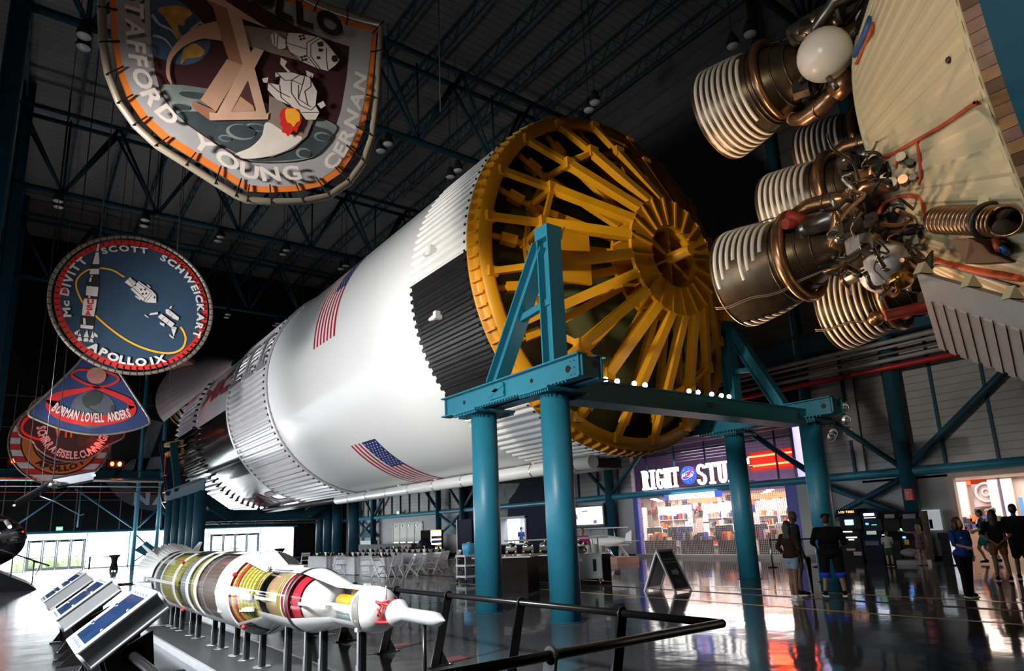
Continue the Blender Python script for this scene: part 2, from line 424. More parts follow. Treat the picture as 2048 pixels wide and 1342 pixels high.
def glass_doors(n, x0, x1, label):
    y = YF; d = MB().use(FR); h = 2.22
    d.bx((x0, y-.1, 0), (x0+.1, y+.06, h+.1)); d.bx((x1-.1, y-.1, 0), (x1, y+.06, h+.1)); d.bx((x0, y-.1, h), (x1, y+.06, h+.1))
    o = struct(d.build('door_%d' % n), label)
    w_ = (x1-x0-.2)/4
    for k in range(4):
        a = x0+.1+k*w_; q = MB().use(FR)
        q.bx((a+.01, y-.07, .02), (a+.1, y+.02, h)); q.bx((a+w_-.1, y-.07, .02), (a+w_-.01, y+.02, h)); q.bx((a+.1, y-.07, h-.1), (a+w_-.1, y+.02, h)); q.bx((a+.1, y-.07, .02), (a+w_-.1, y+.02, .24))
        lf = q.build('door_leaf', o)
        q = MB().use(WGL); q.bx((a+.1, y-.03, .24), (a+w_-.1, y-.02, h-.1)); q.build('pane', lf)
        q = MB().use(STEEL); q.bx((a+.08, y-.13, .98), (a+w_-.08, y-.09, 1.03)); q.build('push_bar', lf)
        q = MB().use(BLACKM); q.bx((a+.2, y-.13, h-.05), (a+w_-.2, y-.07, h+.04)); q.build('door_closer', lf)
    q = MB().use(TEALGL)
    for k in range(3): a = x0-.1+k*(x1-x0+.35)/3; q.bx((a, y-.05, h+.12), (a+(x1-x0+.35)/3-.06, y-.03, 2.75))
    q.build('transom', o)
glass_doors(1, 1.15, 4.95, 'white framed row of four glass doors in the end wall near the cocktail table')
glass_doors(2, 14.2, 18.4, 'white framed row of four glass doors in the end wall behind the model')
# daylight wall on the left: panes
pl = MB().use(WGL)
for y in range(8, 62, 4): pl.bx((XL-.12, y+.25, .3), (XL-.1, y+3.75, 3.4))
struct(pl.build('window_9'), 'tall panes of the left wall')
# hedge outside
hd = MB().use(mat('sunlit_leaves', (0.42, 0.55, 0.25), 0.9, var=0.5, scale=6)); hr = random.Random(5)
for i in range(90): hd.ball(((0.5 if i % 2 else 14)+hr.random()*4.5, 71+hr.random()*1.6, .1+hr.random()*.4), .3+hr.random()*.3, 7)
tag(hd.build('hedge'), 'pale green hedge outside the glass doors', 'hedge', kind='stuff')

# door in the right wall (pair of white louvred doors)
d = MB().use(mat('cream_door_frame', (0.42, 0.42, 0.36), 0.5)); d.bx((XW-.06, 48.4, 0), (XW+.02, 48.55, 2.62)); d.bx((XW-.06, 53.65, 0), (XW+.02, 53.8, 2.62)); d.bx((XW-.06, 48.4, 2.5), (XW+.02, 53.8, 2.64)); d.bx((XW-.06, 51.0, 0), (XW+.02, 51.14, 2.6))
dr = struct(d.build('door_3'), 'cream coloured double doors with tall panes in the right wall')
for a in (48.6, 49.85, 51.2, 52.45):
    q = MB().use(mat('cream_door', (0.50, 0.50, 0.42), 0.5)); q.bx((XW-.05, a, .02), (XW+.01, a+1.15, 2.48)); lf = q.build('door_leaf', dr)
    q = MB().use(BLACKM); q.bx((XW-.1, a+.7, 2.3), (XW-.05, a+1.0, 2.42)); q.build('door_closer', lf)
    q = MB().use(STEEL); q.bx((XW-.1, a+.1, .95), (XW-.05, a+1.05, 1.02)); q.build('push_bar', lf)

# baseboards
for nm, y0, y1 in (('baseboard_right', 9.9, 15.8), ('baseboard_hall', 25.3, 48.3)):
    q = MB().use(BLACKP); q.bx((XW-.03, y0, 0), (XW, y1, .16)); struct(q.build(nm), 'black skirting of the long wall')

# ---- floor markings (painted, thin)
fm = MB().use(mat('yellow_floor_line', (0.30, 0.20, 0.02), 0.3)); z = .004
for x in (12.2, 15.0): fm.bx((x, YB, 0), (x+.09, YF-1, z))
struct(fm.build('trim_1'), 'yellow lines painted along the floor')
fm = MB().use(mat('black_floor_joint', (0.006, 0.006, 0.006), 0.5)); fm.bx((13.75, YB, 0), (13.95, YF-1, z)); struct(fm.build('trim_2'), 'dark joint strip running along the floor')
fm = MB().use(mat('red_floor_patch', (0.16, 0.02, 0.02), 0.3))
for px, py in ((708, 1287), (750, 1305), (650, 1270), (800, 1290), (910, 1317), (975, 1330)):
    p = onZ(px, py); fm.bx((p.x-.16, p.y-.12, 0), (p.x+.16, p.y+.12, z))
struct(fm.build('trim_3'), 'red rectangles painted on the floor by the railing')

# ---- steel frame of the building: columns, braces, trusses
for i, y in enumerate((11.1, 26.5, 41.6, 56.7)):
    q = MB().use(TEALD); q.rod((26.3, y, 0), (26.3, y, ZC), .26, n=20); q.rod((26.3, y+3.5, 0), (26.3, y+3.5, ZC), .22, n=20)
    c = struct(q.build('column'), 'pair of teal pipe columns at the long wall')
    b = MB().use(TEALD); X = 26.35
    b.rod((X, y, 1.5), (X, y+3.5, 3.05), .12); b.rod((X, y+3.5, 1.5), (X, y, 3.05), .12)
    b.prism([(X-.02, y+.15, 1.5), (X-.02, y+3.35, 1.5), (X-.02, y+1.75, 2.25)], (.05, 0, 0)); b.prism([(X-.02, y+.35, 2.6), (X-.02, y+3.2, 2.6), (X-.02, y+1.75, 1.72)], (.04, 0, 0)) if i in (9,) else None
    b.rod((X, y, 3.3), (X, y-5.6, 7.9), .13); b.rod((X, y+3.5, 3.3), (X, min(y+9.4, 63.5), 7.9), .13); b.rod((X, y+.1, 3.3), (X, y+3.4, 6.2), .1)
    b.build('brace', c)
q = MB().use(TEAL); q.rod((26.35, YB, 3.2), (26.35, YF, 3.2), .16, n=14); struct(q.build('trim_4'), 'teal horizontal pipe running along the long wall')
q = MB().use(TEALD); q.ibeam((26.2, YB, 8.75), (26.2, YF, 8.75), .4, .85, .05); struct(q.build('trim_5'), 'deep dark teal girder along the long wall')
q = MB().use(TEALD)
for y in [a*1.63-8 for a in range(44)]:
    if not 15.0 < y < 25.4: q.bx((26.7, y-.05, 3.3), (26.8, y+.05, 8.3))
struct(q.build('trim_6'), 'thin teal posts dividing the siding')
GREYP = mat('pale_grey_pipe', (0.36, 0.35, 0.34), 0.4)
q = MB().use(GREYP); q.rod((25.75, YB, 7.98), (25.75, YF-.1, 7.98), .085); q.rod((25.85, YB, 7.80), (25.85, YF-.1, 7.80), .06); q.use(mat('brownish_pipe', (0.20, 0.14, 0.11), 0.5)); q.rod((25.85, YB, 7.55), (25.85, YF-.1, 7.55), .05)
q.use(GREYP); q.rod((25.85, YB, 7.32), (25.85, YF-.1, 7.32), .08); tag(q.build('pipe_run'), 'pale grey pipes running along the wall above the red pipe', 'pipes')
q = MB().use(RED); q.rod((25.87, YB, 7.04), (25.87, YF-.1, 7.04), .10); tag(q.build('sprinkler_pipe'), 'dark red pipe along the top of the pale siding', 'pipe')
# end wall frame
for k, x in enumerate((8.2, 9.85)):
    q = MB().use(TEAL); q.rod((x, 63.0, 0), (x, 63.0, ZC), .17, n=16); struct(q.build('column'), 'slim teal post of the end wall frame, %s' % ('nearer the glass doors' if k == 0 else 'nearer the dark column cluster'))
q = MB().use(TEAL); Y = 63.05
q.rod((8.2, Y, 2.9), (3.8, Y, 6.2), .07); q.rod((8.2, Y, 2.9), (9.85, Y, 4.6), .08); q.rod((9.85, Y, 4.6), (11.5, Y, 2.9), .08); q.rod((4.2, Y, 3.2), (4.2, Y, 7), .05); q.rod((0, Y, 3.2), (3.4, Y, 6.2), .06)
q.rod((8.2, Y, 2.6), (9.85, Y, .9), .06); q.rod((8.2, Y, .3), (9.85, Y, 1.5), .05)
q.prism([(8.25, Y, 1.25), (9.1, Y, 1.95), (9.8, Y, 1.4), (9.1, Y, .75)], (0, .05, 0))
q.rod((-14, Y, 2.85), (21.6, Y, 2.85), .11)
struct(q.build('brace'), 'teal diagonal braces of the end wall')
q = MB().use(TEALD); q.ibeam((XL, 62.9, 7.35), (XW, 62.9, 7.35), .4, .62, .05); struct(q.build('trim_7'), 'dark beam across the end wall')
q = MB().use(STEEL); q.rod((XL, 62.5, 6.84), (25.8, 62.5, 6.84), .15, n=14); q.rod((XL, 62.6, 6.35), (25.8, 62.6, 6.35), .05)
q.use(RED); q.rod((XL, 62.6, 5.9), (25.8, 62.6, 5.9), .035); tag(q.build('pipe_run'), 'thick and thin metal pipes crossing the end wall', 'pipes')
# left column row
for y in (26.5, 41.6, 56.7):
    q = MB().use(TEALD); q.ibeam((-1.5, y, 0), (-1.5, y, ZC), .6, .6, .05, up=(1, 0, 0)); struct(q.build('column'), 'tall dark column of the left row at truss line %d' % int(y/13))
# roof trusses
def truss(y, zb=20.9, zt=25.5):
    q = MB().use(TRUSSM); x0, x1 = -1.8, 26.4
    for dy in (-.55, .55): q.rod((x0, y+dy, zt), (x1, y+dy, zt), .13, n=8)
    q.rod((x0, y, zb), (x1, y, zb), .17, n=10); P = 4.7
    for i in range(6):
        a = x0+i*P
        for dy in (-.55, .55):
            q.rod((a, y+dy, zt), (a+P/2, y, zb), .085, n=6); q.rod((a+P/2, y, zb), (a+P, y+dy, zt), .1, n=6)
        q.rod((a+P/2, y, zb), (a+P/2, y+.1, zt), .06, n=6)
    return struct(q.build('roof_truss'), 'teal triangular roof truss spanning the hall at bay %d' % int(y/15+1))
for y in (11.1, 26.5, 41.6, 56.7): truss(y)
for i in range(13):
    x = -4+i*2.45; q = MB().use(TRUSSM)
    q.bar((x, YB, 25.8), (x, YF, 25.8), .08, .1); q.bar((x, YB, 26.7), (x, YF, 26.7), .08, .1)
    for k in range(50): a = YB+k*1.52; q.bar((x, a, 25.8), (x, a+.76, 26.7), .045); q.bar((x, a+.76, 26.7), (x, a+1.52, 25.8), .045)
    struct(q.build('roof_joist'), 'open web roof joist running the length of the hall')
# hanging lamps, unlit, in pairs
LENS = mat('unlit_lens', (0.42, 0.42, 0.42), 0.25, var=0.05)
LAMPPX = [((168, 72), (167, 95)), ((116, 402), (117, 414)), ((290, 440), (288, 452)), ((441, 474), (436, 482)), ((573, 501), (566, 509)), ((692, 532), (682, 538)), ((776, 288), (762, 302)), ((916, 341), (901, 354)), ((456, 629), (453, 635)), ((556, 647), (550, 651)), ((1500, 68), (1466, 92)), ((1190, 205), (1178, 220))]
def hanging_lamp(p, label):
    t = thing('hanging_lamp', label, 'lamp', p, 'unlit pairs of hall lamps under the roof')
    q = MB().use(DARK); q.lathe(p+Vector((0, 0, -.02)), (0, 0, 1), [(0, .26), (.1, .27), (.35, .2), (.6, .1), (.62, 0.001)], 16); q.build('shade', t)
    q = MB().use(LENS); q.lathe(p+Vector((0, 0, -.03)), (0, 0, 1), [(-.02, .001), (0, .23), (.04, .25)], 16); q.build('lens', t)
    q = MB().use(DARK); q.rod(p+Vector((0, 0, .6)), (p.x, p.y, ZC), .02, n=6); q.build('cord', t)
LAMPWHERE = ['left of the shield emblem', 'far left below the first truss', 'left below the shield emblem', 'above the round blue emblem', 'near the round blue emblem', 'over the tank flag', 'beside the shield emblem edge', 'over the ribbed white skirt', 'right of the round blue emblem', 'over the silver ribbed section', 'above the upper near engine', 'behind the top of the yellow ring']
for pr, where in zip(LAMPPX, LAMPWHERE):
    for k, (px, py) in enumerate(pr): hanging_lamp(onZ(px, py, 20.2), 'dark ceiling lamp, %s of the pair %s' % (('higher', 'lower')[k], where))
# exit signs
GREEN = glow('exit_green', (0.05, 0.9, 0.25), 3.0)
def exit_sign(c, ex, label):
    t = thing('exit_sign', label, 'sign', c); ex = Vector(ex); nrm = ex.cross(Vector((0, 0, 1)))
    q = MB().use(mat('sign_housing', (0.05, 0.05, 0.05), .5)); q.bar(c-ex*.24, c+ex*.24, .05, .34, up=(0, 0, 1)); q.bar(c, c-nrm*.42, .05, .05); q.build('housing', t)
    q = MB().use(GREEN); q.bar(c-ex*.21+nrm*.03, c+ex*.21+nrm*.03, .01, .28); q.build('face', t)
    q = MB().use(mat('sign_letters', (0.75, 0.95, 0.8), .5, emit=(.8, 1, .85), es=2)); text_flat(q, 'EXIT', c+nrm*.045-Vector((0, 0, .08)), ex, (0, 0, 1), .16, .34, center=True); q.build('lettering', t)
exit_sign(Vector((3.07, 63.6, 3.15)), (1, 0, 0), 'green EXIT sign above the four glass doors of the end wall')
exit_sign(Vector((26.4, 52.0, 3.45)), (0, -1, 0), 'green EXIT sign above the cream doors of the long wall')
# ================================================================== THE BIG WHITE STAGE
RX, RZ, RR = 13.47, 8.58, 5.03
def cyl(th, Y, r=RR):
    t = radians(th); return Vector((RX+r*cos(t), Y, RZ+r*sin(t)))
stage = thing('rocket_stage', 'huge white cylindrical rocket stage lying on blue supports, flags on its side', 'rocket stage', (RX, 30, 0))
TANKW = mat('tank_white', (0.76, 0.76, 0.75), 0.34, var=0.015, scale=0.4, coat=0.15)
CORW = mat('corrugated_white', (0.74, 0.73, 0.71), 0.42, var=0.03)
CORS = mat('corrugated_silver', (0.66, 0.65, 0.67), 0.30, 0.35, var=0.06, scale=0.8)
TANKB = mat('tank_black', (0.009, 0.008, 0.008), 0.16, var=0.2, coat=0.6)
SKINS = mat('polished_skin', (0.58, 0.58, 0.60), 0.22, 0.75, var=0.06, scale=.5)
LILAC = mat('tank_lilac_white', (0.40, 0.375, 0.40), 0.35, .1, var=0.03)
def corrugated(mb, y0, y1, n, depth, pick, r=RR, sub=8, endcap=True):
    """shell with square-ish ribs running along the axis; pick(theta_deg) -> material"""
    N = n*sub; A = []; B = []
    for i in range(N):
        th = 360*i/N; ph = (i % sub)/sub
        k = 1.0 if 0.12 < ph < 0.5 else 0.0
        if ph <= .12: k = .5
        rr = r - depth*(1-k)
        A.append(mb.v(cyl(th, y0, rr))); B.append(mb.v(cyl(th, y1, rr)))
    for i in range(N):
        mb.use(pick((360*(i+.5)/N) % 360)); mb.face([A[i], A[(i+1) % N], B[(i+1) % N], B[i]], False)
def shell(mb, y0, y1, pick, r=RR, n=180):
    A = [mb.v(cyl(360*i/n, y0, r)) for i in range(n)]; B = [mb.v(cyl(360*i/n, y1, r)) for i in range(n)]
    for i in range(n): mb.use(pick(360*(i+.5)/n)); mb.face([A[i], A[(i+1) % n], B[(i+1) % n], B[i]], True)
q = MB(); corrugated(q, 12.9, 15.9, 132, .055, lambda t: BLACKP if (181 < t < 226 or 271 < t < 316 or t < 46 or 91 < t < 136) else CORW); q.build('ribbed_skirt', stage)
q = MB(); shell(q, 15.85, 29.3, lambda t: TANKW, RR-.05); q.build('oxidizer_tank', stage)
q = MB(); corrugated(q, 29.3, 35.9, 108, .11, lambda t: CORS, RR+.05)
q.use(CORS)
for y in (29.3, 35.9): q.torus((RX, y, RZ), (0, 1, 0), RR+.02, .06, 108, 6)
q.build('intertank', stage)
q = MB(); shell(q, 35.9, 43.2, lambda t: TANKB if (181 < t < 224 or 271 < t < 316 or t < 46 or 91 < t < 136) else (SKINS if 224 <= t <= 271 else LILAC), RR-.05); q.build('fuel_tank', stage)
q = MB(); corrugated(q, 43.2, 49.5, 90, .22, lambda t: TANKB if (181 < t < 224 or t < 46) else (SKINS if 224 <= t <= 300 else LILAC), RR+.06); q.build('thrust_section', stage)
# bulkhead dome inside the open front end
q = MB().use(mat('olive_primer', (0.21, 0.195, 0.06), 0.55, var=0.15, scale=.8)); q.lathe((RX, 15.9, RZ), (0, -1, 0), [(2.75*sin(a*pi/32), 4.9*cos(a*pi/32)) for a in range(17)], 64); q.use(mat('olive_liner', (0.11, 0.09, 0.03), 0.6)); q.lathe((RX, 12.9, RZ), (0, 1, 0), [(0, 4.9), (3, 4.9)], 64); q.build('tank_dome', stage)
# rivet row at the front joint and between tanks
q = MB().use(BLACKP)
for i in range(132):
    c = cyl(360*(i+.3)/132, 12.98, RR+.005); q.box(c, (.05, .05, .05))
for i in range(108):
    q.box(cyl(360*(i+.3)/108, 29.42, RR+.06), (.08, .1, .08)); q.box(cyl(360*(i+.3)/90, 43.3, RR+.1), (.14, .3, .1))
q.build('joint_rivets', stage)['kind'] = 'stuff'
# little white fairings on the skirt
q = MB().use(WHITE)
for th, y in ((194.6, 15.0), (173.6, 15.0)):
    c = cyl(th, y, RR+.03); d = cyl(th, y-.35, RR+.03); q = MB().use(WHITE); q.rod(c, d, .05, .09, 8); q.box(cyl(th, y-.45, RR+.05), (.2, .14, .2)); q.build('vent_fairing', stage)
# flags wrapped on the tank
REDF = mat('flag_red', (0.42, 0.012, 0.02), 0.4); BLUEF = mat('flag_blue', (0.010, 0.018, 0.13), 0.4); WHF = mat('flag_white', (0.74, 0.74, 0.74), 0.4)
def wrap_quad(mb, t0, t1, y0, y1, r, n=10):
    A = [mb.v(cyl(t0+(t1-t0)*i/n, y0, r)) for i in range(n+1)]; B = [mb.v(cyl(t0+(t1-t0)*i/n, y1, r)) for i in range(n+1)]
    for i in range(n): mb.face([A[i], A[i+1], B[i+1], B[i]], True)
def flag(t_c, t_e, y_hi, y_lo):
    """stripes run around the tank; canton at the t_c end on the y_lo (near) half"""
    r = RR-.042; q = MB(); L = t_e-t_c; h = (y_hi-y_lo)/13
    for k in range(13):
        q.use(REDF if k % 2 == 0 else WHF); a = t_c+(L*.42 if k >= 6 else 0)
        wrap_quad(q, a, t_e, y_hi-h*k, y_hi-h*(k+1), r, 16)
    q.use(BLUEF); wrap_quad(q, t_c, t_c+L*.42, y_lo+h*7, y_lo, r+.001, 8)
    q.use(WHF)
    for i in range(9):
        for j in range(11):
            if (i+j) % 2: continue
            th = t_c+L*.42*(j+1)/12; y = y_lo+h*7*(i+1)/10; s_ = .055; pts = []
            for k in range(10):
                rr = s_ if k % 2 == 0 else s_*.42; an = k*pi/5; pts.append(cyl(th+degrees_(rr*sin(an)/RR), y+rr*cos(an), r+.004))
            q.poly(pts)
    return q
def degrees_(x): return x*180/pi
flag(226, 266, 23.6, 21.5).build('flag_marking', stage)['label'] = 'flag with blue star field low on the tank'
flag(140, 180.3, 23.6, 21.5).build('flag_marking', stage)['label'] = 'flag showing its red stripes high on the tank'
# red USA letters on the fuel tank, tops towards the front
def wrap_text(mb, txt, th_mid, y0, y1, arc, r, bold):
    n = len(txt); hh = (y1-y0)/n
    for i, ch in enumerate(txt):
        V, F, wd = glyph(ch, bold); ya = y0+hh*(i+1)-.12; s_ = (hh-.3)/CAP
        bm = bmesh.new(); vs = [bm.verts.new((a/wd-.5, b, 0)) for a, b in V]
        for f in F:
            try: bm.faces.new([vs[k] for k in f])
            except ValueError: pass
        bmesh.ops.triangulate(bm, faces=bm.faces); bmesh.ops.subdivide_edges(bm, edges=[e for e in bm.edges if e.calc_length() > .12], cuts=3)
        mp = {v: mb.v(cyl(th_mid+v.co.x*arc, ya-v.co.y*s_, r)) for v in bm.verts}
        for f in bm.faces: mb.face([mp[v] for v in f.verts], True)
        bm.free()
q = MB().use(mat('faded_red_letters', (0.22, 0.035, 0.04), 0.35)); wrap_text(q, 'USA', 249, 36.5, 42.8, 15, RR-.02, .05); q.build('lettering', stage)
q = MB().use(MATS['faded_red_letters']); wrap_text(q, 'USA', 162, 36.5, 42.8, 15, RR-.02, .05); q.build('lettering', stage)
# raised plates shaped like letters over the corrugation
q = MB().use(CORS)
GREYL = mat('grey_plate', (0.36, 0.34, 0.38), .35, .3)
for y in (30.2, 32.4, 34.6):
    for rr, mm, e in ((RR+.14, CORS, 0), (RR+.17, GREYL, .16)):
        q.use(mm)
        wrap_quad(q, 154+e, 172-e, y-.35+e, y+.35-e, rr, 8); wrap_quad(q, 170+e*.2, 172.6-e, y-.95+e, y+.75-e, rr, 3); wrap_quad(q, 154+e, 157-e*.2, y-.95+e, y+.75-e, rr, 3)
q.use(BLACKP)
for y in (30.2, 32.4, 34.6):
    for k in range(4): a = 155+k*4.6; q.poly([cyl(a, y+.42, RR+.18), cyl(a+2.2, y+.42, RR+.18), cyl(a+1.6, y+.8, RR+.18)])
q.build('raised_plates', stage)
# conduit underneath
q = MB().use(WHITE); q.rod((12.75, 13.4, 3.42), (12.75, 31.6, 3.42), .20, n=16); q.use(STEEL)
for y in range(14, 32, 2): q.rod((12.75, y, 3.42), (12.75, y+.05, 3.42), .21, n=16)
q.use(mat('dark_duct', (0.05, 0.05, 0.05), .4, .5)); q.rod((12.75, 31.6, 3.44), (12.75, 44, 3.44), .15, n=12)
q.use(WHITE)
for y in range(16, 44, 3): q.box((12.75, y, 3.6), (.12, .12, .3))
q.build('cable_conduit', stage)
# black fairing box below the front skirt
q = MB().use(BLACKP); q.bx((13.1, 13.7, 3.3), (14.15, 17.0, 3.56)); q.build('umbilical_box', stage)
DULLRED = mat('dull_red_skin', (0.035, 0.012, 0.012), 0.5, .2, var=.2)
# engine fairing (half cone), fin and engines at the far end
q = MB().use(LILAC)
def fairing(th, mb):
    base = cyl(th, 43.5, RR); n = 20; rad = Vector((cos(radians(th)), 0, sin(radians(th)))); tan = Vector((-rad.z, 0, rad.x))
    tip = cyl(th, 40.2, RR); R = []
    for (y, s_) in ((41.0, .25), (43, .8), (45.5, 1.5), (48, 2.1), (51, 2.6)):
        R.append([mb.v(cyl(th, y, RR-.1)+rad*(s_*.95*cos(a))+tan*(s_*1.15*sin(a))) for a in [(-pi/2+pi*k/n) for k in range(n+1)]])
    for i in range(len(R)-1):
        for k in range(n): mb.face([R[i][k], R[i][k+1], R[i+1][k+1], R[i+1][k]], False)
    mb.face(R[-1], False)
for th in (135, 45):
    f = MB().use(mat('fairing_grey', (0.20, 0.17, 0.18), .45, .1)); fairing(th, f); fo = f.build('engine_fairing', stage)
    fi = MB().use(mat('fin_red_lit', (0.26, 0.10, 0.10), .5)); rad = Vector((cos(radians(th)), 0, sin(radians(th)))); tn = Vector((-rad.z, 0, rad.x))*.12  # the red light falling on the fin is put into its base colour
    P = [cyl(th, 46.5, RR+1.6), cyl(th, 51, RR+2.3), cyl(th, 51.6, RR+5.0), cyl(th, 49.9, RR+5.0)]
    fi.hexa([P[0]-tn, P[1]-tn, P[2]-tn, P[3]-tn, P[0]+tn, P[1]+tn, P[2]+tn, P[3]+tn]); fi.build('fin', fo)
BRONZE = mat('bronze_bell', (0.12, 0.085, 0.06), .35, .8, var=.2)
for (dx, dz) in ((0, 0), (2.6, 2.6), (-2.6, 2.6), (2.6, -2.6), (-2.6, -2.6)):
    e = MB().use(BRONZE); e.lathe((RX+dx*1.25, 49.5, RZ+dz*1.25), (0, 1, 0), [(0, .5), (.6, .55), (1.2, .5), (2, .9), (3.2, 1.35), (4.8, 1.78), (4.82, 1.7), (3.2, 1.25), (1.2, .4)], 28)
    for t, r in ((2.2, 1.0), (3.0, 1.3), (3.8, 1.52), (4.5, 1.72)): e.torus((RX+dx*1.25, 49.5+t, RZ+dz*1.25), (0, 1, 0), r+.03, .06, 28, 6)
    e.build('rocket_engine', stage)
q = MB().use(mat('ochre_bracket', (0.40, 0.22, 0.03), .5))
for th in (186, 192): q.hexa([cyl(th-2, 47, RR), cyl(th+2, 47, RR), cyl(th+2, 48.6, RR), cyl(th-2, 48.6, RR), cyl(th-1, 47.4, RR+.9), cyl(th+1, 47.4, RR+.9), cyl(th+1, 48.4, RR+.9), cyl(th-1, 48.4, RR+.9)])
q.build('handling_bracket', stage)

# ================================================================== YELLOW HANDLING RING
ring = thing('handling_ring', 'big yellow spoked handling ring closing the open end of the white stage', 'handling ring', (RX, 12.6, RZ))
q = MB().use(YEL)
q.lathe((RX, 12.9, RZ), (0, -1, 0), [(0, 5.03), (.05, 5.03), (.05, 4.93), (.36, 4.86), (.36, 4.93), (.42, 4.92), (.50, 4.66), (.50, 4.60), (.30, 4.60), (.0, 4.72), (-.02, 5.0), (0, 5.03)], 120)
q.build('rim_band', ring)
q = MB().use(YEL)
for i in range(100):
    q = MB().use(YEL); th = 3.6*i; q.bar(cyl(th, 12.85, 4.98), cyl(th, 12.54, 4.91), .045, .16, up=tuple(cyl(th, 0, 1)-Vector((RX, 0, RZ)))); q.build('rim_rib', ring)
HR0, HR1, HY = .83, 1.62, 10.55
q = MB().use(YEL); q.lathe((RX, HY, RZ), (0, 1, 0), [(0.02, HR0), (0, HR0+.04), (0, HR1), (.10, HR1), (.10, HR0+.1), (.75, HR0+.1), (.75, HR1-.1), (.85, HR1-.1), (.85, HR0), (0.02, HR0)], 60, smooth=False)
for k in range(20):
    t = radians(18*k+9); u = Vector((cos(t), 0, sin(t))); q.bar(Vector((RX, HY-.02, RZ))+u*(HR0+.05), Vector((RX, HY-.02, RZ))+u*(HR1+.02), .07, .05)
    q.bar(Vector((RX, HY+.42, RZ))+u*(HR0), Vector((RX, HY+.42, RZ))+u*(HR1-.05), .05, .75, up=(0, 1, 0))
hub = q.build('hub', ring)
q = MB().use(YEL)
for k in range(3): t = radians(60*k+28); u = Vector((cos(t), 0, sin(t))); q.bar(Vector((RX, HY+.4, RZ))-u*.84, Vector((RX, HY+.4, RZ))+u*.84, .05, .55, up=(0, 1, 0))
q.rod((RX, HY+.6, RZ), (RX, HY-.55, RZ), .16, .14, 16); q.build('hub_axle', hub)
FN, RN = [], []
RIMF = (4.68, 12.42); KN = (3.52, 11.72); RIMR = (4.72, 12.75); KR = (3.62, 12.32)
for k in range(20):
    th = 18*k+9
    a = cyl(th, RIMF[1], RIMF[0]); b = cyl(th, KN[1], KN[0]); c = cyl(th, HY+.06, HR1-.05)
    up = tuple(cyl(th+90, 0, 1)-Vector((RX, 0, RZ)))
    q = MB().use(YEL); q.bar(a, b, .16, .16, up); q.bar(b, c, .20, .24, up)
    q.box(b, (.3, .22, .3)); q.box(a, (.26, .2, .26)); q.build('spoke', ring)
    a2 = cyl(th+4, RIMR[1], RIMR[0]); b2 = cyl(th+6, KR[1], KR[0]); c2 = cyl(th+7, HY+.8, HR1-.15)
    q = MB().use(YEL); q.rod(a2, b2, .085, n=8); q.bar(a2.lerp(b2, .45), a2.lerp(b2, .8), .24, .24); q.bar(b2, c2, .13, .2, up); q.box(b2, (.2, .2, .2)); q.build('brace_spoke', ring)
    FN.append(b); RN.append(b2)
for k in range(20):
    q = MB().use(YEL); q.bar(FN[k], RN[k], .11, .14); q.bar(RN[k], FN[(k+1) % 20], .13, .15); q.bar(RN[k], RN[(k+1) % 20], .12, .12)
    if k % 2 == 0: q.bar(FN[k], FN[(k+1) % 20], .1, .12)
    q.build('web_strut', ring)
# gusset plates where the supports take the load
for s_ in (-1, 1):
    q = MB().use(YEL); x = RX+s_*3.0
    q.hexa([(x-.75*1, 11.45, RZ-1.05), (x+.55, 11.2, RZ-1.05), (x+.55, 11.2, RZ+.25), (x-.75, 11.45, RZ+.25), (x-.75, 11.55, RZ-1.05), (x+.55, 11.3, RZ-1.05), (x+.55, 11.3, RZ+.25), (x-.75, 11.55, RZ+.25)])
    q.build('gusset_plate', ring)
    if s_ == 1: continue
    q = MB().use(YEL); q.rod((RX+s_*4.4, 10.6, 7.75), (RX+s_*3.4, 11.72, 8.35), .14, n=10)
    q.prism([(RX+s_*5.05, 9.75, 7.55), (RX+s_*4.5, 9.8, 8.0), (RX+s_*3.2, 11.6, 8.35), (RX+s_*3.5, 11.6, 7.75)], (0, .12, .0)); q.build('trunnion', ring)

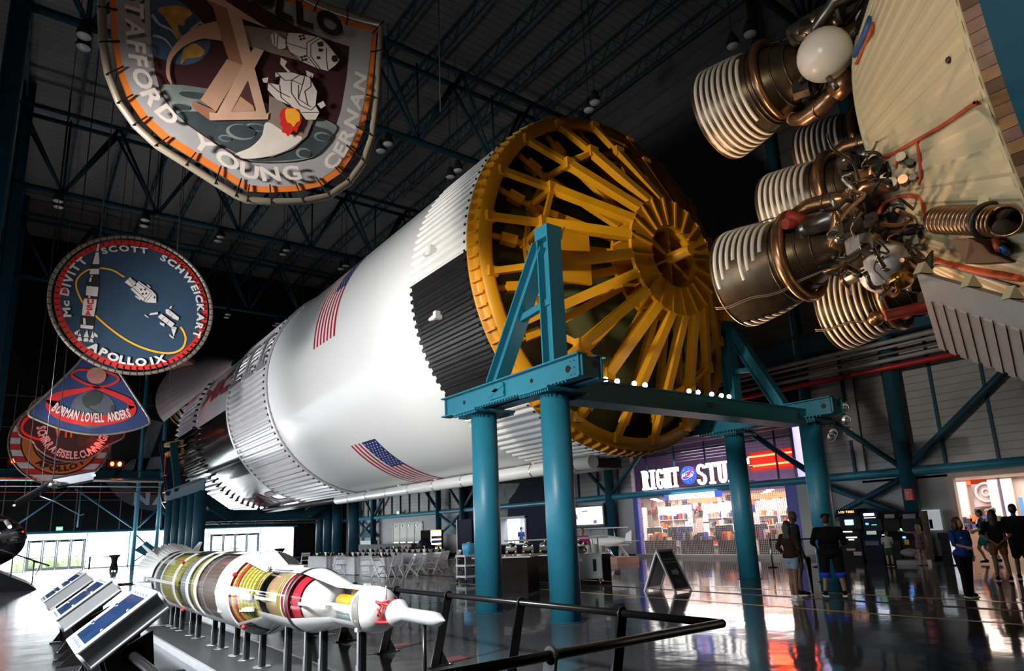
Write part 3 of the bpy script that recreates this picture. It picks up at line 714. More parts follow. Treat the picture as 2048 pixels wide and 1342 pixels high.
# ================================================================== BLUE SUPPORT
def support(name, label, X, Y0, Y1, cols, zb, zt, xoff):
    pass
sup = thing('rocket_support', 'bright blue steel support of four round columns under the yellow ring', 'support', (13, 11, 0))
XA, XB = 8.33, 17.35
for x in (XA, XB):
    for y in (12.2, 9.73):
        xx = x+(.25 if x == XB else 0)
        q = MB().use(TEAL); q.rod((xx, y, 0), (xx, y, 4.27), .29, n=32); q.use(TEALD); q.rod((xx, y, 0), (xx, y, .02), .33, n=32); c = q.build('column', sup)
        q = MB().use(TEAL); q.bx((xx-.55, y-.45, 4.24), (xx+.55, y+.45, 4.29))
        for k in range(14): q.box((xx-.5, y-.42+k*.065, 4.21), (.045, .03, .05)); q.box((xx+.5, y-.42+k*.065, 4.21), (.045, .03, .05))
        q.build('cap_plate', c)
for x, ya, yb in ((XA, 8.6, 13.45), (XB, 8.75, 13.3)):
    q = MB().use(TEAL); w_ = .36
    for s_ in (-1, 1): q.ibeam((x+s_*.24, ya, 4.56), (x+s_*.24, yb, 4.56), .26, .46, .03)
    q.bx((x-.30, ya+.05, 4.36), (x+.30, ya+.09, 4.76)); q.bx((x-.30, yb-.09, 4.36), (x+.30, yb-.05, 4.76))
    bo = q.build('saddle_beam', sup)
    q = MB().use(BLACKP)
    for y, r in ((9.0, .07), (10.1, .045), (12.6, .045)): q.rod((x-.262, y, 4.56), (x-.25, y, 4.56), r, n=16)
    q.rod((x+.12, ya+.045, 4.62), (x+.12, ya+.055, 4.62), .07, n=16)
    for k in range(3):
        for j in range(3): q.rod((x-.262, ya+.12+.1*k, 4.43+.13*j), (x-.25, ya+.12+.1*k, 4.43+.13*j), .014, n=6)
    split_build(q, 'bolt_hole', bo)
    q = MB().use(TEAL)
    for k in range(40): q.box((x-.4, ya+.3+k*.1, 4.30), (.05, .03, .05))
    q.bx((x-.30, 11.0, 4.42), (x-.26, 11.55, 4.7)); q.bar((x-.3, 11.0, 4.68), (x-.3, 11.55, 4.5), .03, .08); q.bar((x-.3, 11.0, 4.5), (x-.3, 11.55, 4.66), .03, .08)
    q.build('flange_studs', bo)['kind'] = 'stuff'
q = MB().use(TEAL); q.ibeam((8.7, 9.8, 4.35), (17.1, 9.8, 4.35), .6, .44, .035); q.bx((8.7, 9.52, 4.14), (17.1, 9.55, 4.56)); xb = q.build('cross_beam', sup)
q = MB().use(BLACKP); q.rod((16.7, 9.51, 4.36), (16.7, 9.52, 4.36), .09, n=10); q.rod((12.8, 9.51, 4.4), (13.3, 9.51, 4.4), .015, n=6); q.rod((12.8, 9.51, 4.32), (13.3, 9.51, 4.32), .015, n=6); split_build(q, 'slot', xb)
for x, yv, yd in ((XA, 9.65, 11.7), (XB, 11.9, 10.35)):
    q = MB().use(TEAL); q.ibeam((x, yv, 4.78), (x, yv, 7.5), .36, .36, .035, up=(0, 1, 0)); q.bx((x-.22, yv-.2, 4.78), (x+.22, yv+.2, 4.82)); q.bx((x-.2, yv-.2, 7.45), (x+.2, yv+.2, 7.72)); q.build('upright', sup)
    q = MB().use(TEAL); sg = 1 if yd > yv else -1; q.ibeam((x, yd, 4.8), (x, yv+sg*.2, 7.4), .34, .34, .035); q.bx((x-.2, yd-.22, 4.78), (x+.2, yd+.22, 4.82)); q.build('diagonal', sup)
    q = MB().use(TEAL); ym = (yd*.5+yv*.5); q.bar((x, yv, 6.15), (x, yd+(yv-yd)*.5, 6.05), .12, .14); q.build('tie', sup)
# floodlights standing on the cross beam
HOT = glow('lamp_glow', (1.0, 0.90, 0.74), 60.0)
for k, x in enumerate((9.69, 10.04, 10.56, 10.9, 12.39, 12.72, 13.23, 13.61, 13.91)):
    t = thing('floodlight', 'small glowing lamp on the blue cross beam, number %d from the column end' % (k+1), 'lamp', (x, 9.7, 4.57), 'row of small lamps on the cross beam')
    q = MB().use(DARK); q.box((x, 9.74, 4.585), (.1, .1, .03)); q.rod((x, 9.74, 4.6), (x, 9.74, 4.65), .07, .08, 10); q.build('housing', t)
    q = MB().use(HOT); q.ball((x, 9.66, 4.66), .055, 10); q.build('bulb', t)
    l = spot('floodlight_beam', (x, 9.5, 4.72), (x+.3, 5.5, 8.6), 170, (1.0, 0.60, 0.30), 120, .8, .08)
# rear support, dark in the distance
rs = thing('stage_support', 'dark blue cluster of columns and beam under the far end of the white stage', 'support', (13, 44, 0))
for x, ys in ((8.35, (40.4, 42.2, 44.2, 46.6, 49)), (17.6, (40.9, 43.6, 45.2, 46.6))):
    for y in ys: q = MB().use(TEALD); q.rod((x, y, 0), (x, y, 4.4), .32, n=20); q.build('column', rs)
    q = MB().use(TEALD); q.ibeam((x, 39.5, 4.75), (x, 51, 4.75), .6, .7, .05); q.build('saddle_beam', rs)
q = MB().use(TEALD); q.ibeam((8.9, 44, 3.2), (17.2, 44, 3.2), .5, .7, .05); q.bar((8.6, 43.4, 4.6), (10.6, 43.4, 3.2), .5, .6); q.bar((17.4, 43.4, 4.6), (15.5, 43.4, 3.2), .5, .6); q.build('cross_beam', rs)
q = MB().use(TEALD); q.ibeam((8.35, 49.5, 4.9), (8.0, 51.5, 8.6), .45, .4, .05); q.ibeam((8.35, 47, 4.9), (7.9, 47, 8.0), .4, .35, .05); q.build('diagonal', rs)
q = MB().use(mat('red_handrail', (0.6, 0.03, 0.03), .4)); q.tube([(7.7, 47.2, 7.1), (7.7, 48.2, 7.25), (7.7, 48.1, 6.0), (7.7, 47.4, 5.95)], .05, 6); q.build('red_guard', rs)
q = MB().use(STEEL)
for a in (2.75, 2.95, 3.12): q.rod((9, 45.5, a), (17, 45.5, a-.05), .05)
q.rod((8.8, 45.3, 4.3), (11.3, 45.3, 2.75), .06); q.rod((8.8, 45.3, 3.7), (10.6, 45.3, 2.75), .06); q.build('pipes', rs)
# ================================================================== THE SECOND STAGE (engines facing the ring)
SX, SZ = 13.45, 8.4
CREAM = mat('cream_primer', (0.60, 0.535, 0.36), 0.45, var=0.04, scale=1.0)
s2 = thing('engine_stage', 'cream coloured rocket stage with five engines at the right, pointing at the yellow ring', 'rocket stage', (SX, 2, 0))
def scyl(th, Y, r):
    t = radians(th); return Vector((SX+r*cos(t), Y, SZ+r*sin(t)))
# ribbed conical thrust frame
q = MB().use(CREAM); n = 90; sub = 6; N = n*sub; A = []; B = []
for i in range(N):
    k = (i % sub)/sub; d = .035 if k < .35 else 0
    A.append(q.v(scyl(360*i/N, 4.35, 2.69+d*.7))); B.append(q.v(scyl(360*i/N, 2.15, 5.03+d)))
for i in range(N): q.face([A[i], A[(i+1) % N], B[(i+1) % N], B[i]], False)
q.torus((SX, 2.15, SZ), (0, 1, 0), 5.0, .05, 90, 6); q.torus((SX, 4.35, SZ), (0, 1, 0), 2.67, .06, 60, 6)
q.build('thrust_cone', s2)
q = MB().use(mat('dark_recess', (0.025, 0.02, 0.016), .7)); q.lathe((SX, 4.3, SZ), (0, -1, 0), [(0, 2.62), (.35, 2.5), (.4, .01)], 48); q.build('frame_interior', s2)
# wooden packing blocks between the cone and the blue ring
woods = [mat('wood_block_%s' % nm, c, .6, var=.2, scale=6) for nm, c in (('brown', (0.20, 0.095, 0.035)), ('tan', (0.30, 0.16, 0.065)), ('dark', (0.10, 0.045, 0.018)), ('rosy', (0.22, 0.12, 0.09)))]
wr_ = random.Random(3)
for i in range(60):
    a0, a1 = 150+i*1.7, 150+i*1.7+1.62
    q = MB().use(wr_.choice(woods)); q.hexa([scyl(a0, 2.12, 4.9), scyl(a1, 2.12, 4.9), scyl(a1, 2.12, 5.06), scyl(a0, 2.12, 5.06), scyl(a0, 1.9, 4.9), scyl(a1, 1.9, 4.9), scyl(a1, 1.9, 5.06), scyl(a0, 1.9, 5.06)]); q.build('packing_block', s2)
q = MB().use(mat('bright_teal_ring', (0.006, 0.075, 0.135), .6, spec=.2)); q.lathe((SX, 1.93, SZ), (0, -1, 0), [(0, 5.0), (0, 5.12), (.3, 5.14), (.3, 5.4), (1.1, 5.4), (1.1, 5.3), (1.6, 5.5), (1.6, 5.0), (0, 5.0)], 96, smooth=False); q.build('support_ring', s2)
q = MB().use(CREAM); q.lathe((SX, .2, SZ), (0, -1, 0), [(0, 5.03), (11, 5.03)], 96); q.build('stage_skin', s2)
# ---- engines
BELL = mat('engine_bell', (0.12, 0.09, 0.06), 0.36, 0.7, var=0.25, scale=4)
BAND = mat('white_band', (0.74, 0.70, 0.64), 0.45, var=0.06)
COPPER = mat('copper_duct', (0.42, 0.24, 0.14), 0.30, 0.85, var=0.2, scale=5)
ENGM = mat('engine_metal', (0.22, 0.20, 0.18), 0.28, 0.85, var=0.3, scale=8)
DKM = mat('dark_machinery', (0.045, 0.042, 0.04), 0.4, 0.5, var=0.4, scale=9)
REDD = mat('red_sleeve', (0.36, 0.035, 0.02), 0.5, var=.15)
ORH = mat('orange_red_harness', (0.55, 0.09, 0.035), 0.6, var=.2, scale=10)
GREYB = mat('grey_box_paint', (0.27, 0.265, 0.27), 0.45)
YE = 7.45
def engine(dx, dz, arcs, label, seed, turn):
    """bell opening towards +Y at YE; its gimbal end at 4.05"""
    r_ = random.Random(seed); o = Vector((SX+dx, YE, SZ+dz)); P = lambda t, r, a: o+Vector((r*cos(radians(a)), -t, r*sin(radians(a))))
    q = MB().use(BELL)
    prof = [(0.03, .93), (0, 1.0), (.06, 1.0), (.35, .96), (.7, .90), (1.0, .82), (1.25, .74), (1.5, .64), (1.7, .53), (1.9, .38), (2.05, .26), (2.2, .24), (2.35, .30), (2.8, .31), (2.85, .2), (3.1, .18)]
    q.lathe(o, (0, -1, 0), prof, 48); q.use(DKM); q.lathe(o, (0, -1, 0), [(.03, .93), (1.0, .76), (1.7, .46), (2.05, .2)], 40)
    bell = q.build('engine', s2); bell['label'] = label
    for k in range(8):
        t = .12+.125*k; r = 1.0-.10*(t/.7) if t < .7 else .90-.08*((t-.7)/.3)
        for a0, a1 in arcs(k):
            q = MB().use(BAND); q.lathe(o+Vector((0, -t, 0)), (0, -1, 0), [(-.032, r-.01), (-.03, r+.028), (.03, r+.024), (.032, r-.012)], max(6, int(abs(a1-a0)/7)), radians(a0), radians(a1)); q.build('stiffening_band', bell)
    q = MB().use(BELL)
    for t, r in ((1.12, .79), (1.2, .765), (1.55, .62), (1.78, .49)): q.torus(o+Vector((0, -t, 0)), (0, 1, 0), r, .022, 40, 6)
    q.torus(o+Vector((0, -.03, 0)), (0, 1, 0), .985, .03, 48, 6); split_build(q, 'bell_hoop', bell)
    q = MB().use(COPPER); pts = [P(1.35, .80, turn+10*i) for i in range(0, 34)]; q.tube(pts, [.13-.0022*i for i in range(34)], 10); q.build('exhaust_manifold', bell)
    q = MB().use(COPPER); q.tube([P(1.35, .82, turn), P(1.6, .92, turn-6), P(2.0, .88, turn-10), P(2.5, .72, turn-14)], [.13, .15, .16, .15], 12); q.torus(P(1.9, .89, turn-9), (0, 1, 0.2), .15, .03, 16, 6)
    q.rod(P(2.3, .78, turn-12), P(2.75, .62, turn-14), .22, n=14); q.build('turbine_duct', bell)
    q = MB().use(ENGM); q.rod(P(1.75, .55, turn+50), P(2.65, .55, turn+50), .19, n=14); q.ball(P(1.75, .55, turn+50), .2, 12); q.rod(P(2.65, .55, turn+50), P(2.85, .5, turn+50), .24, n=14); q.build('fuel_pump', bell)
    q = MB().use(ENGM); q.rod(P(2.0, .58, turn+200), P(2.75, .55, turn+200), .21, n=14); q.rod(P(2.75, .55, turn+200), P(2.95, .5, turn+200), .25, n=14); q.build('oxidizer_pump', bell)
    q = MB().use(COPPER); q.tube([P(2.3, .3, turn+130), P(2.35, .75, turn+105), P(2.6, .92, turn+75), P(3.0, .95, turn+60), P(3.35, .8, turn+60)], .13, 10); q.torus(P(2.55, .9, turn+80), (0, 1, 0), .13, .03, 14, 6); q.build('propellant_duct', bell)
    q = MB().use(ENGM); q.tube([P(2.4, .3, turn+250), P(2.6, .7, turn+235), P(3.0, .85, turn+225), P(3.5, .7, turn+220)], .11, 10); q.build('propellant_duct', bell)
    for k in range(7):
        a = r_.uniform(0, 360); q = MB().use(r_.choice((DKM, ENGM, DKM))); q.box(P(r_.uniform(1.7, 2.9), r_.uniform(.42, .7), a), (r_.uniform(.1, .3), r_.uniform(.12, .35), r_.uniform(.1, .28)), r_.uniform(0, 1)); q.build('control_box', bell)
    for k in range(12):
        a = r_.uniform(0, 360); t0 = r_.uniform(1.5, 2.2); pts = [P(t0, .62, a)]
        for j in range(4): a += r_.uniform(-35, 35); t0 += r_.uniform(.15, .4); pts.append(P(t0, r_.uniform(.4, .72), a))
        q = MB().use(r_.choice((ENGM, COPPER, DKM, DKM, DKM))); q.tube(path_pts(pts)[::6], r_.uniform(.012, .04), 6); q.build('pipe', bell)
    q = MB().use(DKM)
    for k in range(4): q.rod(P(2.9, .25, 45+90*k), P(3.6, .6, 45+90*k), .04, n=6)
    q.lathe(o, (0, -1, 0), [(3.0, .16), (3.2, .32), (3.5, .5)], 16); q.build('gimbal_mount', bell)
    return bell
full = lambda k: [(0, 360)]
ENG = [(-1.89, 1.89, lambda k: [(55-4*k, 335)] if k < 7 else [(150, 250)], 'upper near engine with a white sphere beside it', 1, 300),
       (-1.89, -1.89, lambda k: [(95, 205-(k % 4)*9), (258+3*k, 330)], 'lower near engine with broken white bands', 2, 95),
       (0, 0, full, 'middle engine', 3, 95), (1.89, 1.89, full, 'upper far engine', 4, 60), (1.89, -1.89, lambda k: [(0, 360)], 'lower far engine with red sleeve pipe', 5, 60)]
for e in ENG: engine(*e)
# long wires running over the bells
q = MB().use(mat('dull_wire', (0.22, 0.18, 0.13), .5, .5))
for dx, dz, a in ((-1.89, 1.89, 88), (-1.89, -1.89, 92), (-1.89, -1.89, 222), (1.89, -1.89, 215)):
    for k in range(2):
        pts = []
        for j in range(9):
            t = -.12+j*.26; r = (1.0-.12*max(t, 0)/.8 if t < 1 else .86-.35*(t-1))+.06; aa = radians(a+k*2.2+2.0*sin(j*1.7)+j*2.2); pts.append(Vector((SX+dx+r*cos(aa), YE-t, SZ+dz+r*sin(aa))))
        q.tube(path_pts(pts)[::5], .011, 5)
q.build('sensor_wires', s2)
# spheres
SPH = mat('white_sphere', (0.80, 0.76, 0.72), 0.3, var=.02)
q = MB().use(SPH); q.ball((10.87, 4.8, 9.73), .46, 32); q.use(ENGM); q.rod((10.87, 4.8, 9.27), (10.9, 4.7, 9.0), .05); q.build('gas_sphere', s2)['label'] = 'big white sphere'
q = MB().use(SPH); q.ball(onY(1763, 545, 4.6), .34, 24); q.build('gas_sphere', s2)['label'] = 'white sphere under the lower near engine'
q = MB().use(SPH); q.ball(onY(1783, 515, 4.35), .24, 20); q.build('gas_sphere', s2)['label'] = 'smaller white sphere'
q = MB().use(mat('gold_bottle', (0.55, 0.33, 0.06), .25, .9)); q.ball(onY(1802, 560, 4.2), .17, 16, (1.3, 1, .9)); q.build('gold_bottle', s2)
q = MB().use(CREAM); q.ball(onY(1728, 25, 4.3), .17, 14, (1, 1, 1.4)); q.build('small_tank', s2)
# red sleeve pipe across the middle, another low down
q = MB().use(REDD); q.tube([onY(1572, 432, 5.9), onY(1600, 440, 5.75), onY(1660, 455, 5.5), onY(1678, 468, 5.4), onY(1690, 480, 5.3)], .115, 12); q.tube([onY(1570, 448, 5.9), onY(1600, 446, 5.8)], .1, 10)
q.tube([onY(1708, 478, 5.1), onY(1712, 505, 5.1), onY(1703, 525, 5.1)], .05, 8); q.build('red_sleeve', s2)
q = MB().use(REDD); q.tube([onY(1770, 632, 5.2), onY(1830, 618, 4.8), onY(1870, 612, 4.5)], .10, 10); q.use(COPPER); q.ball(onY(1752, 637, 5.3), .14, 10); q.tube([onY(1880, 622, 4.4), onY(1876, 640, 4.4)], .05, 8); q.build('red_sleeve', s2)
# clutter of pipes in the middle
cr = random.Random(8); q = MB()
for k in range(70):
    px, py = cr.uniform(1690, 1830), cr.uniform(330, 560); Y = cr.uniform(4.0, 4.9); q.use(cr.choice((DKM, DKM, ENGM, ENGM, COPPER))); pts = [onY(px, py, Y)]
    for j in range(3): px += cr.uniform(-38, 38); py += cr.uniform(-35, 35); Y += cr.uniform(-.2, .25); pts.append(onY(px, py, Y))
    q.tube(path_pts(pts)[::7], cr.uniform(.01, .04), 6)
tg = q.build('pipe_tangle', s2); tg['kind'] = 'stuff'
for k in range(26):
    px, py = cr.uniform(1660, 1850), cr.uniform(300, 560); q = MB().use(cr.choice((DKM, ENGM, DKM, COPPER, GREYB))); c = onY(px, py, cr.uniform(4.1, 4.7)); s_ = cr.uniform(.07, .22)
    if k % 3: q.box(c, (s_, s_*1.4, s_*1.1), cr.uniform(0, 3))
    else: q.rod(c, c+Vector((cr.uniform(-.2, .2), cr.uniform(-.3, .3), cr.uniform(-.2, .2))), s_*.7, n=12)
    q.build('valve_box', s2)
# wiring over the cone: points given as (angle, Y) on the cone surface
def cone(th, Y, lift=.05): return scyl(th, Y, 2.69+(4.35-Y)*1.064+lift)
def cone_px(px, py, lift=.04):
    d = ray(px, py); k = 1.064; best = None
    for i in range(400):
        Y = 4.35-i*2.2/400; P = Vector((0, 0, CAMZ))+d*(Y/d.y); e = abs(hypot(P.x-SX, P.z-SZ)-(2.69+(4.35-Y)*k+lift))
        if best is None or e < best[0]: best = (e, P)
    return best[1]
def harness(pxs, r, m, name='harness'):
    q = MB().use(m); q.tube(path_pts([cone_px(*p) for p in pxs])[::5], r, 8); q.build(name, s2)
harness([(1742, 318), (1757, 316), (1790, 305), (1835, 280), (1890, 248), (1945, 210), (1955, 207), (1978, 214)], .028, ORH)
harness([(1834, 280), (1838, 310), (1842, 345), (1838, 370)], .024, ORH)
harness([(1758, 425), (1770, 405), (1800, 393), (1830, 393), (1845, 405), (1850, 440)], .03, ORH)
harness([(1790, 303), (1794, 318), (1790, 335)], .02, ORH)
harness([(1990, 470), (1998, 500), (2012, 520), (2018, 545)], .05, ORH); harness([(1995, 490), (2015, 505), (2040, 525)], .05, mat('blue_cable', (.03, .10, .30), .5))
harness([(1830, 540), (1860, 520), (1910, 530), (1970, 545), (2015, 552), (2046, 556)], .06, ORH)
harness([(1840, 545), (1880, 530), (1950, 548), (2046, 575)], .025, MATS['blue_cable'])
harness([(1755, 8), (1740, 45), (1724, 85), (1710, 110)], .07, MATS['blue_cable']); harness([(1762, 8), (1746, 50), (1730, 90), (1712, 130)], .03, ORH)
q = MB().use(mat('black_cable', (.02, .024, .02), .6))
for k in range(8):
    q.tube(path_pts([onY(1746, 522+k*2, 4.9), onY(1790, 556+k*1.5, 4.6), onY(1830, 545+k*2.2, 4.2), onY(1868, 498+k*5, 3.7)])[::5], .022, 6); q.tube(path_pts([onY(1640, 18+k*3, 5.2), onY(1680, 22+k*3, 4.9), onY(1715, 5+k*3, 4.6), onY(1740, -12+k*4, 4.3)])[::5], .022, 6)
q.build('black_cables', s2)
# instrument cluster on the cone
for px, py, s_, m_ in ((1762, 345, .2, GREYB), (1775, 360, .16, ENGM), (1808, 320, .17, ENGM), (1825, 330, .13, DKM), (1790, 372, .2, ENGM), (1812, 365, .17, COPPER), (1768, 330, .12, BAND), (1830, 360, .12, ENGM)):
    q = MB().use(m_); c = cone_px(px, py, .1); q.rod(c-Vector((s_*.6, 0, -.03)), c+Vector((s_*.6, .05, .05)), s_*.42, n=12); q.build('instrument', s2)
q = MB().use(DKM); c = cone_px(1898, 120, .01); q.ball(c, .045, 8); q.build('port', s2)
# feed line, brackets and grey boxes low on the near side
q = MB().use(mat('brown_duct', (0.15, 0.115, 0.095), .42, .55, var=.15)); FP = [cone_px(x_, 440+(x_-1872)*.015, .27) for x_ in (1872, 1905, 1940, 1975, 2010, 2044, 2080)]; a, b = FP[0], FP[-1]; q.tube(FP, .19, 18); q.use(COPPER)
for k in range(1, 24): c = FP[k//4].lerp(FP[k//4+1], (k % 4)/4); q.torus(c, FP[k//4+1]-FP[k//4], .185, .02, 18, 5)
q.use(DKM); c = FP[3]; q.torus(c, FP[4]-FP[3], .21, .04, 20, 6); q.build('feed_line', s2)
q = MB().use(CREAM); c = cone_px(1975, 412, .12); q.prism([c+Vector((-.12, 0, -.14)), c+Vector((.12, -.1, -.14)), c+Vector((0, -.05, .16))], (0, .12, .02)); q.use(BLACKP); q.ball(c+Vector((-.02, .1, -.03)), .04, 8); q.build('bracket', s2)
q = MB().use(CREAM); P0 = [onY(1847, 432, 4.1), onY(1877, 500, 3.9), onY(2000, 455, 3.2), onY(1990, 400, 3.3)]; q.bar(P0[0], P0[1], .06, .08); q.bar(P0[1], P0[2], .05, .06); q.bar(P0[0], P0[0].lerp(P0[3], .4), .05, .08); q.build('frame_bracket', s2)
q = MB().use(mat('pinkish_plate', (0.55, 0.36, 0.27), .5)); A_, B_, C_, D_ = onY(1902, 478, 3.1), onY(1940, 482, 2.95), onY(1965, 530, 2.9), onY(1930, 528, 3.0); off = Vector((.5, -.25, .05))
q.prism([A_, B_, C_, D_], off); q.build('equipment_box', s2)
# grey slanted fairing with corrugated underside
q = MB().use(GREYB)
F0, F1 = onY(1832, 545, 3.75), onY(2060, 610, 2.45); dn = Vector((.18, .02, -.36)); inn = Vector((.9, .25, -.55))
q.hexa([F0, F1, F1+dn, F0+dn, F0+Vector((.3, 0, .08)), F1+Vector((.3, 0, .08)), F1+dn+Vector((.3, 0, .08)), F0+dn+Vector((.3, 0, .08))])
q.use(mat('grey_pink_corrugation', (0.36, 0.31, 0.28), .5))
n = 9
for k in range(n):
    a, b = k/n, (k+.62)/n; p, r = F0.lerp(F1, a)+dn, F0.lerp(F1, b)+dn; u = Vector((0, 0, -.035)); q.hexa([p, r, r+u, p+u, p+inn, r+inn, r+inn+u, p+inn+u])
q.hexa([F0+dn, F1+dn, F1+dn+Vector((0, 0, .02)), F0+dn+Vector((0, 0, .02)), F0+dn+inn, F1+dn+inn, F1+dn+inn+Vector((0, 0, .02)), F0+dn+inn+Vector((0, 0, .02))])
q.build('grey_fairing', s2)
q = MB().use(CREAM)
for t in (.05, .5, .85): c = F0.lerp(F1, t); q.prism([c+Vector((-.02, 0, .02)), c+Vector((.22, -.1, .02)), c+Vector((.1, -.05, .2))], (0, .1, 0))
split_build(q, 'fairing_clip', s2)
# frame that carries the stage
q = MB().use(TEALD)
for x in (7.9, 19.0):
    q.rod((x, .6, 0), (x, .6, 5.0), .35, n=20)
q.ibeam((7.6, .6, 3.0), (19.3, .6, 3.0), .6, .7, .05); q.build('carrying_frame', s2)
# ================================================================== HANGING MISSION EMBLEMS
class Art:
    """flat artwork on one vertical plane Y = const; every layer a little nearer to the viewer"""
    def __init__(s, Y): s.Y = Y; s.q = MB(); s.k = 0
    def p(s, x, y): v = onY(x, y, s.Y); v.y = s.Y-.004*s.k*s.Y/12; return v
    def lay(s, m, step=1): s.k += step; s.q.use(m); return s
    def poly(s, pts): s.q.poly([s.p(*a) for a in pts]); return s
    def smooth(s, pts, closed=True):
        P = [Vector((a, b, 0)) for a, b in pts]
        Q = path_pts(([P[-1]]+P+[P[0], P[1]]) if closed else P)
        if closed: Q = Q[24:-24]
        return s.poly([(a.x, a.y) for a in Q[::3]])
    def ell(s, c, rx, ry, rot=0, n=40):
        t = radians(rot); return s.poly([(c[0]+rx*cos(a)*cos(t)-ry*sin(a)*sin(t), c[1]+rx*cos(a)*sin(t)+ry*sin(a)*cos(t)) for a in [2*pi*i/n for i in range(n)]])
    def stroke(s, pts, w0, w1=None, sm=True):
        w1 = w0 if w1 is None else w1; P = [Vector((a, b, 0)) for a, b in pts]; D = path_pts(P)[::4] if sm and len(P) > 2 else P; L = []; R = []
        for i, p in enumerate(D):
            d = (D[min(i+1, len(D)-1)]-D[max(i-1, 0)]).normalized(); nn = Vector((-d.y, d.x, 0))*(w0+(w1-w0)*i/max(1, len(D)-1))/2; L.append(p+nn); R.append(p-nn)
        for i in range(len(D)-1): s.poly([(a.x, a.y) for a in (L[i], L[i+1], R[i+1], R[i])])
        return s
    def text(s, txt, pts, h, bold=.03, gap=.1, space=.5):
        text_path(s.q, txt, [s.p(*a) for a in pts], (0, -1, 0), h, bold, gap, space); return s
def emblem(label, cat, Y, outline, rope=.055, hang=(0, 0), frame_px=None, lacing=60):
    """padded banner in a round tube frame; outline in picture points of its plane"""
    c = sum((onY(a, b, Y) for a, b in outline), Vector())/len(outline)
    t = thing('mission_emblem', label, cat, (c.x, Y, c.z), 'emblems hanging from the roof in a row')
    F = [onY(a, b, Y) for a, b in (frame_px or outline)]
    q = MB().use(mat('frame_tube', (0.21, 0.18, 0.14), .42, .3)); q.tube(F, rope, 8, closed=True); q.build('frame', t)
    q = MB().use(mat('banner_back', (0.05, 0.05, 0.055), .8)); q.prism([onY(a, b, Y) for a, b in outline], (0, .03, 0)); q.build('backing', t)
    q = MB().use(DARK); O = [onY(a, b, Y-.02) for a, b in outline]; n = len(F)
    for k in range(lacing):
        i = k*n//lacing; a = F[i]; b = min(O, key=lambda v: (v-a).length); b = b+(b-a)*.9; q.bar(a+Vector((0, -rope-.005, 0))-(b-a).normalized()*rope, b, .018)
    lo = q.build('lacing', t); lo['kind'] = 'stuff'
    q = MB().use(DARK)
    for x in hang: q.rod((x, Y, c.z+1.0), (x, Y, ZC), .015, n=6)
    q.build('hanging_cable', t); return t
def sm_close(pts, every=4):
    P = [Vector((a, b, 0)) for a, b in pts]; Q = path_pts([P[-1]]+P+[P[0], P[1]])[24:-24]; return [(v.x, v.y) for v in Q[::every]]
PINK = mat('emblem_pale', (0.60, 0.56, 0.54), .7); PINKD = mat('emblem_salmon', (0.52, 0.33, 0.25), .7); PINKDD = mat('emblem_brown', (0.30, 0.13, 0.08), .7); PINKM = mat('emblem_tan', (0.45, 0.26, 0.18), .7)
GREYE = mat('emblem_grey', (0.30, 0.30, 0.33), .7); MAROON = mat('emblem_maroon', (0.035, 0.006, 0.008), .7); ORE = mat('emblem_orange', (0.62, 0.16, 0.02), .65); BLK = mat('emblem_black', (0.012, 0.01, 0.012), .7)
EARTH = mat('emblem_ocean', (0.035, 0.075, 0.14), .7, var=.5, scale=2.5); LAND = mat('emblem_land', (0.42, 0.22, 0.05), .7, var=.4, scale=4); MOON = mat('emblem_moon', (0.16, 0.19, 0.20), .7, var=.4, scale=2); MOOND = mat('emblem_moon_dark', (0.03, 0.045, 0.055), .7, var=.3)
TAUPE = mat('emblem_taupe', (0.21, 0.165, 0.15), .7); REDE = mat('emblem_red', (0.55, 0.02, 0.015), .6); BLUEE = mat('emblem_blue', (0.016, 0.045, 0.085), .7, var=.1); GOLDE = mat('emblem_gold', (0.70, 0.36, 0.03), .6); FLAMEY = mat('emblem_flame', (0.85, 0.38, .03), .6)
s3 = 620/1981
Z = lambda x, y: (180+x*s3, y*s3)
# ---- shield with the big X
Y10 = 10.3
fr_pts = [Z(70, -160), Z(75, 60), Z(85, 280), Z(120, 480), Z(190, 660), Z(290, 800), Z(430, 930), Z(620, 1050), Z(800, 1165), Z(930, 1245), Z(1000, 1277), Z(1150, 1290), Z(1350, 1287), Z(1520, 1255), Z(1650, 1170), Z(1745, 1040), Z(1800, 880), Z(1830, 640), Z(1850, 330), Z(1860, 155), Z(1640, 90), Z(1450, 20), Z(1330, -40), Z(1000, -160), Z(520, -260)]
out_pts = [Z(120, -150), Z(128, 60), Z(140, 270), Z(170, 450), Z(235, 630), Z(330, 770), Z(470, 900), Z(650, 1010), Z(820, 1110), Z(950, 1190), Z(1010, 1225), Z(1150, 1232), Z(1330, 1222), Z(1480, 1190), Z(1600, 1110), Z(1690, 980), Z(1745, 840), Z(1795, 620), Z(1822, 330), Z(1832, 185), Z(1640, 125), Z(1440, 45), Z(1290, -20), Z(1000, -130), Z(520, -230)]
e10 = emblem('grey shield emblem with a large pale X, nearest of the hanging emblems', 'emblem', Y10, out_pts, .062, (1.4, 6.2), fr_pts, 90)
A = Art(Y10); C0 = Z(900, 520)
def inset(pts, f, c=C0): return [(c[0]+(x-c[0])*f, c[1]+(y-c[1])*f) for x, y in pts]
A.lay(ORE, 2).poly(out_pts)
inner = [Z(160, -140), Z(165, 60), Z(178, 270), Z(215, 460), Z(275, 610), Z(370, 745), Z(500, 860), Z(680, 975), Z(850, 1080), Z(965, 1155), Z(1020, 1188), Z(1150, 1196), Z(1320, 1188), Z(1460, 1155), Z(1570, 1080), Z(1655, 960), Z(1710, 830), Z(1760, 620), Z(1790, 330), Z(1805, 200), Z(1640, 160), Z(1430, 80), Z(1200, -20), Z(900, -110), Z(500, -200)]
A.lay(GREYE).poly(inner)
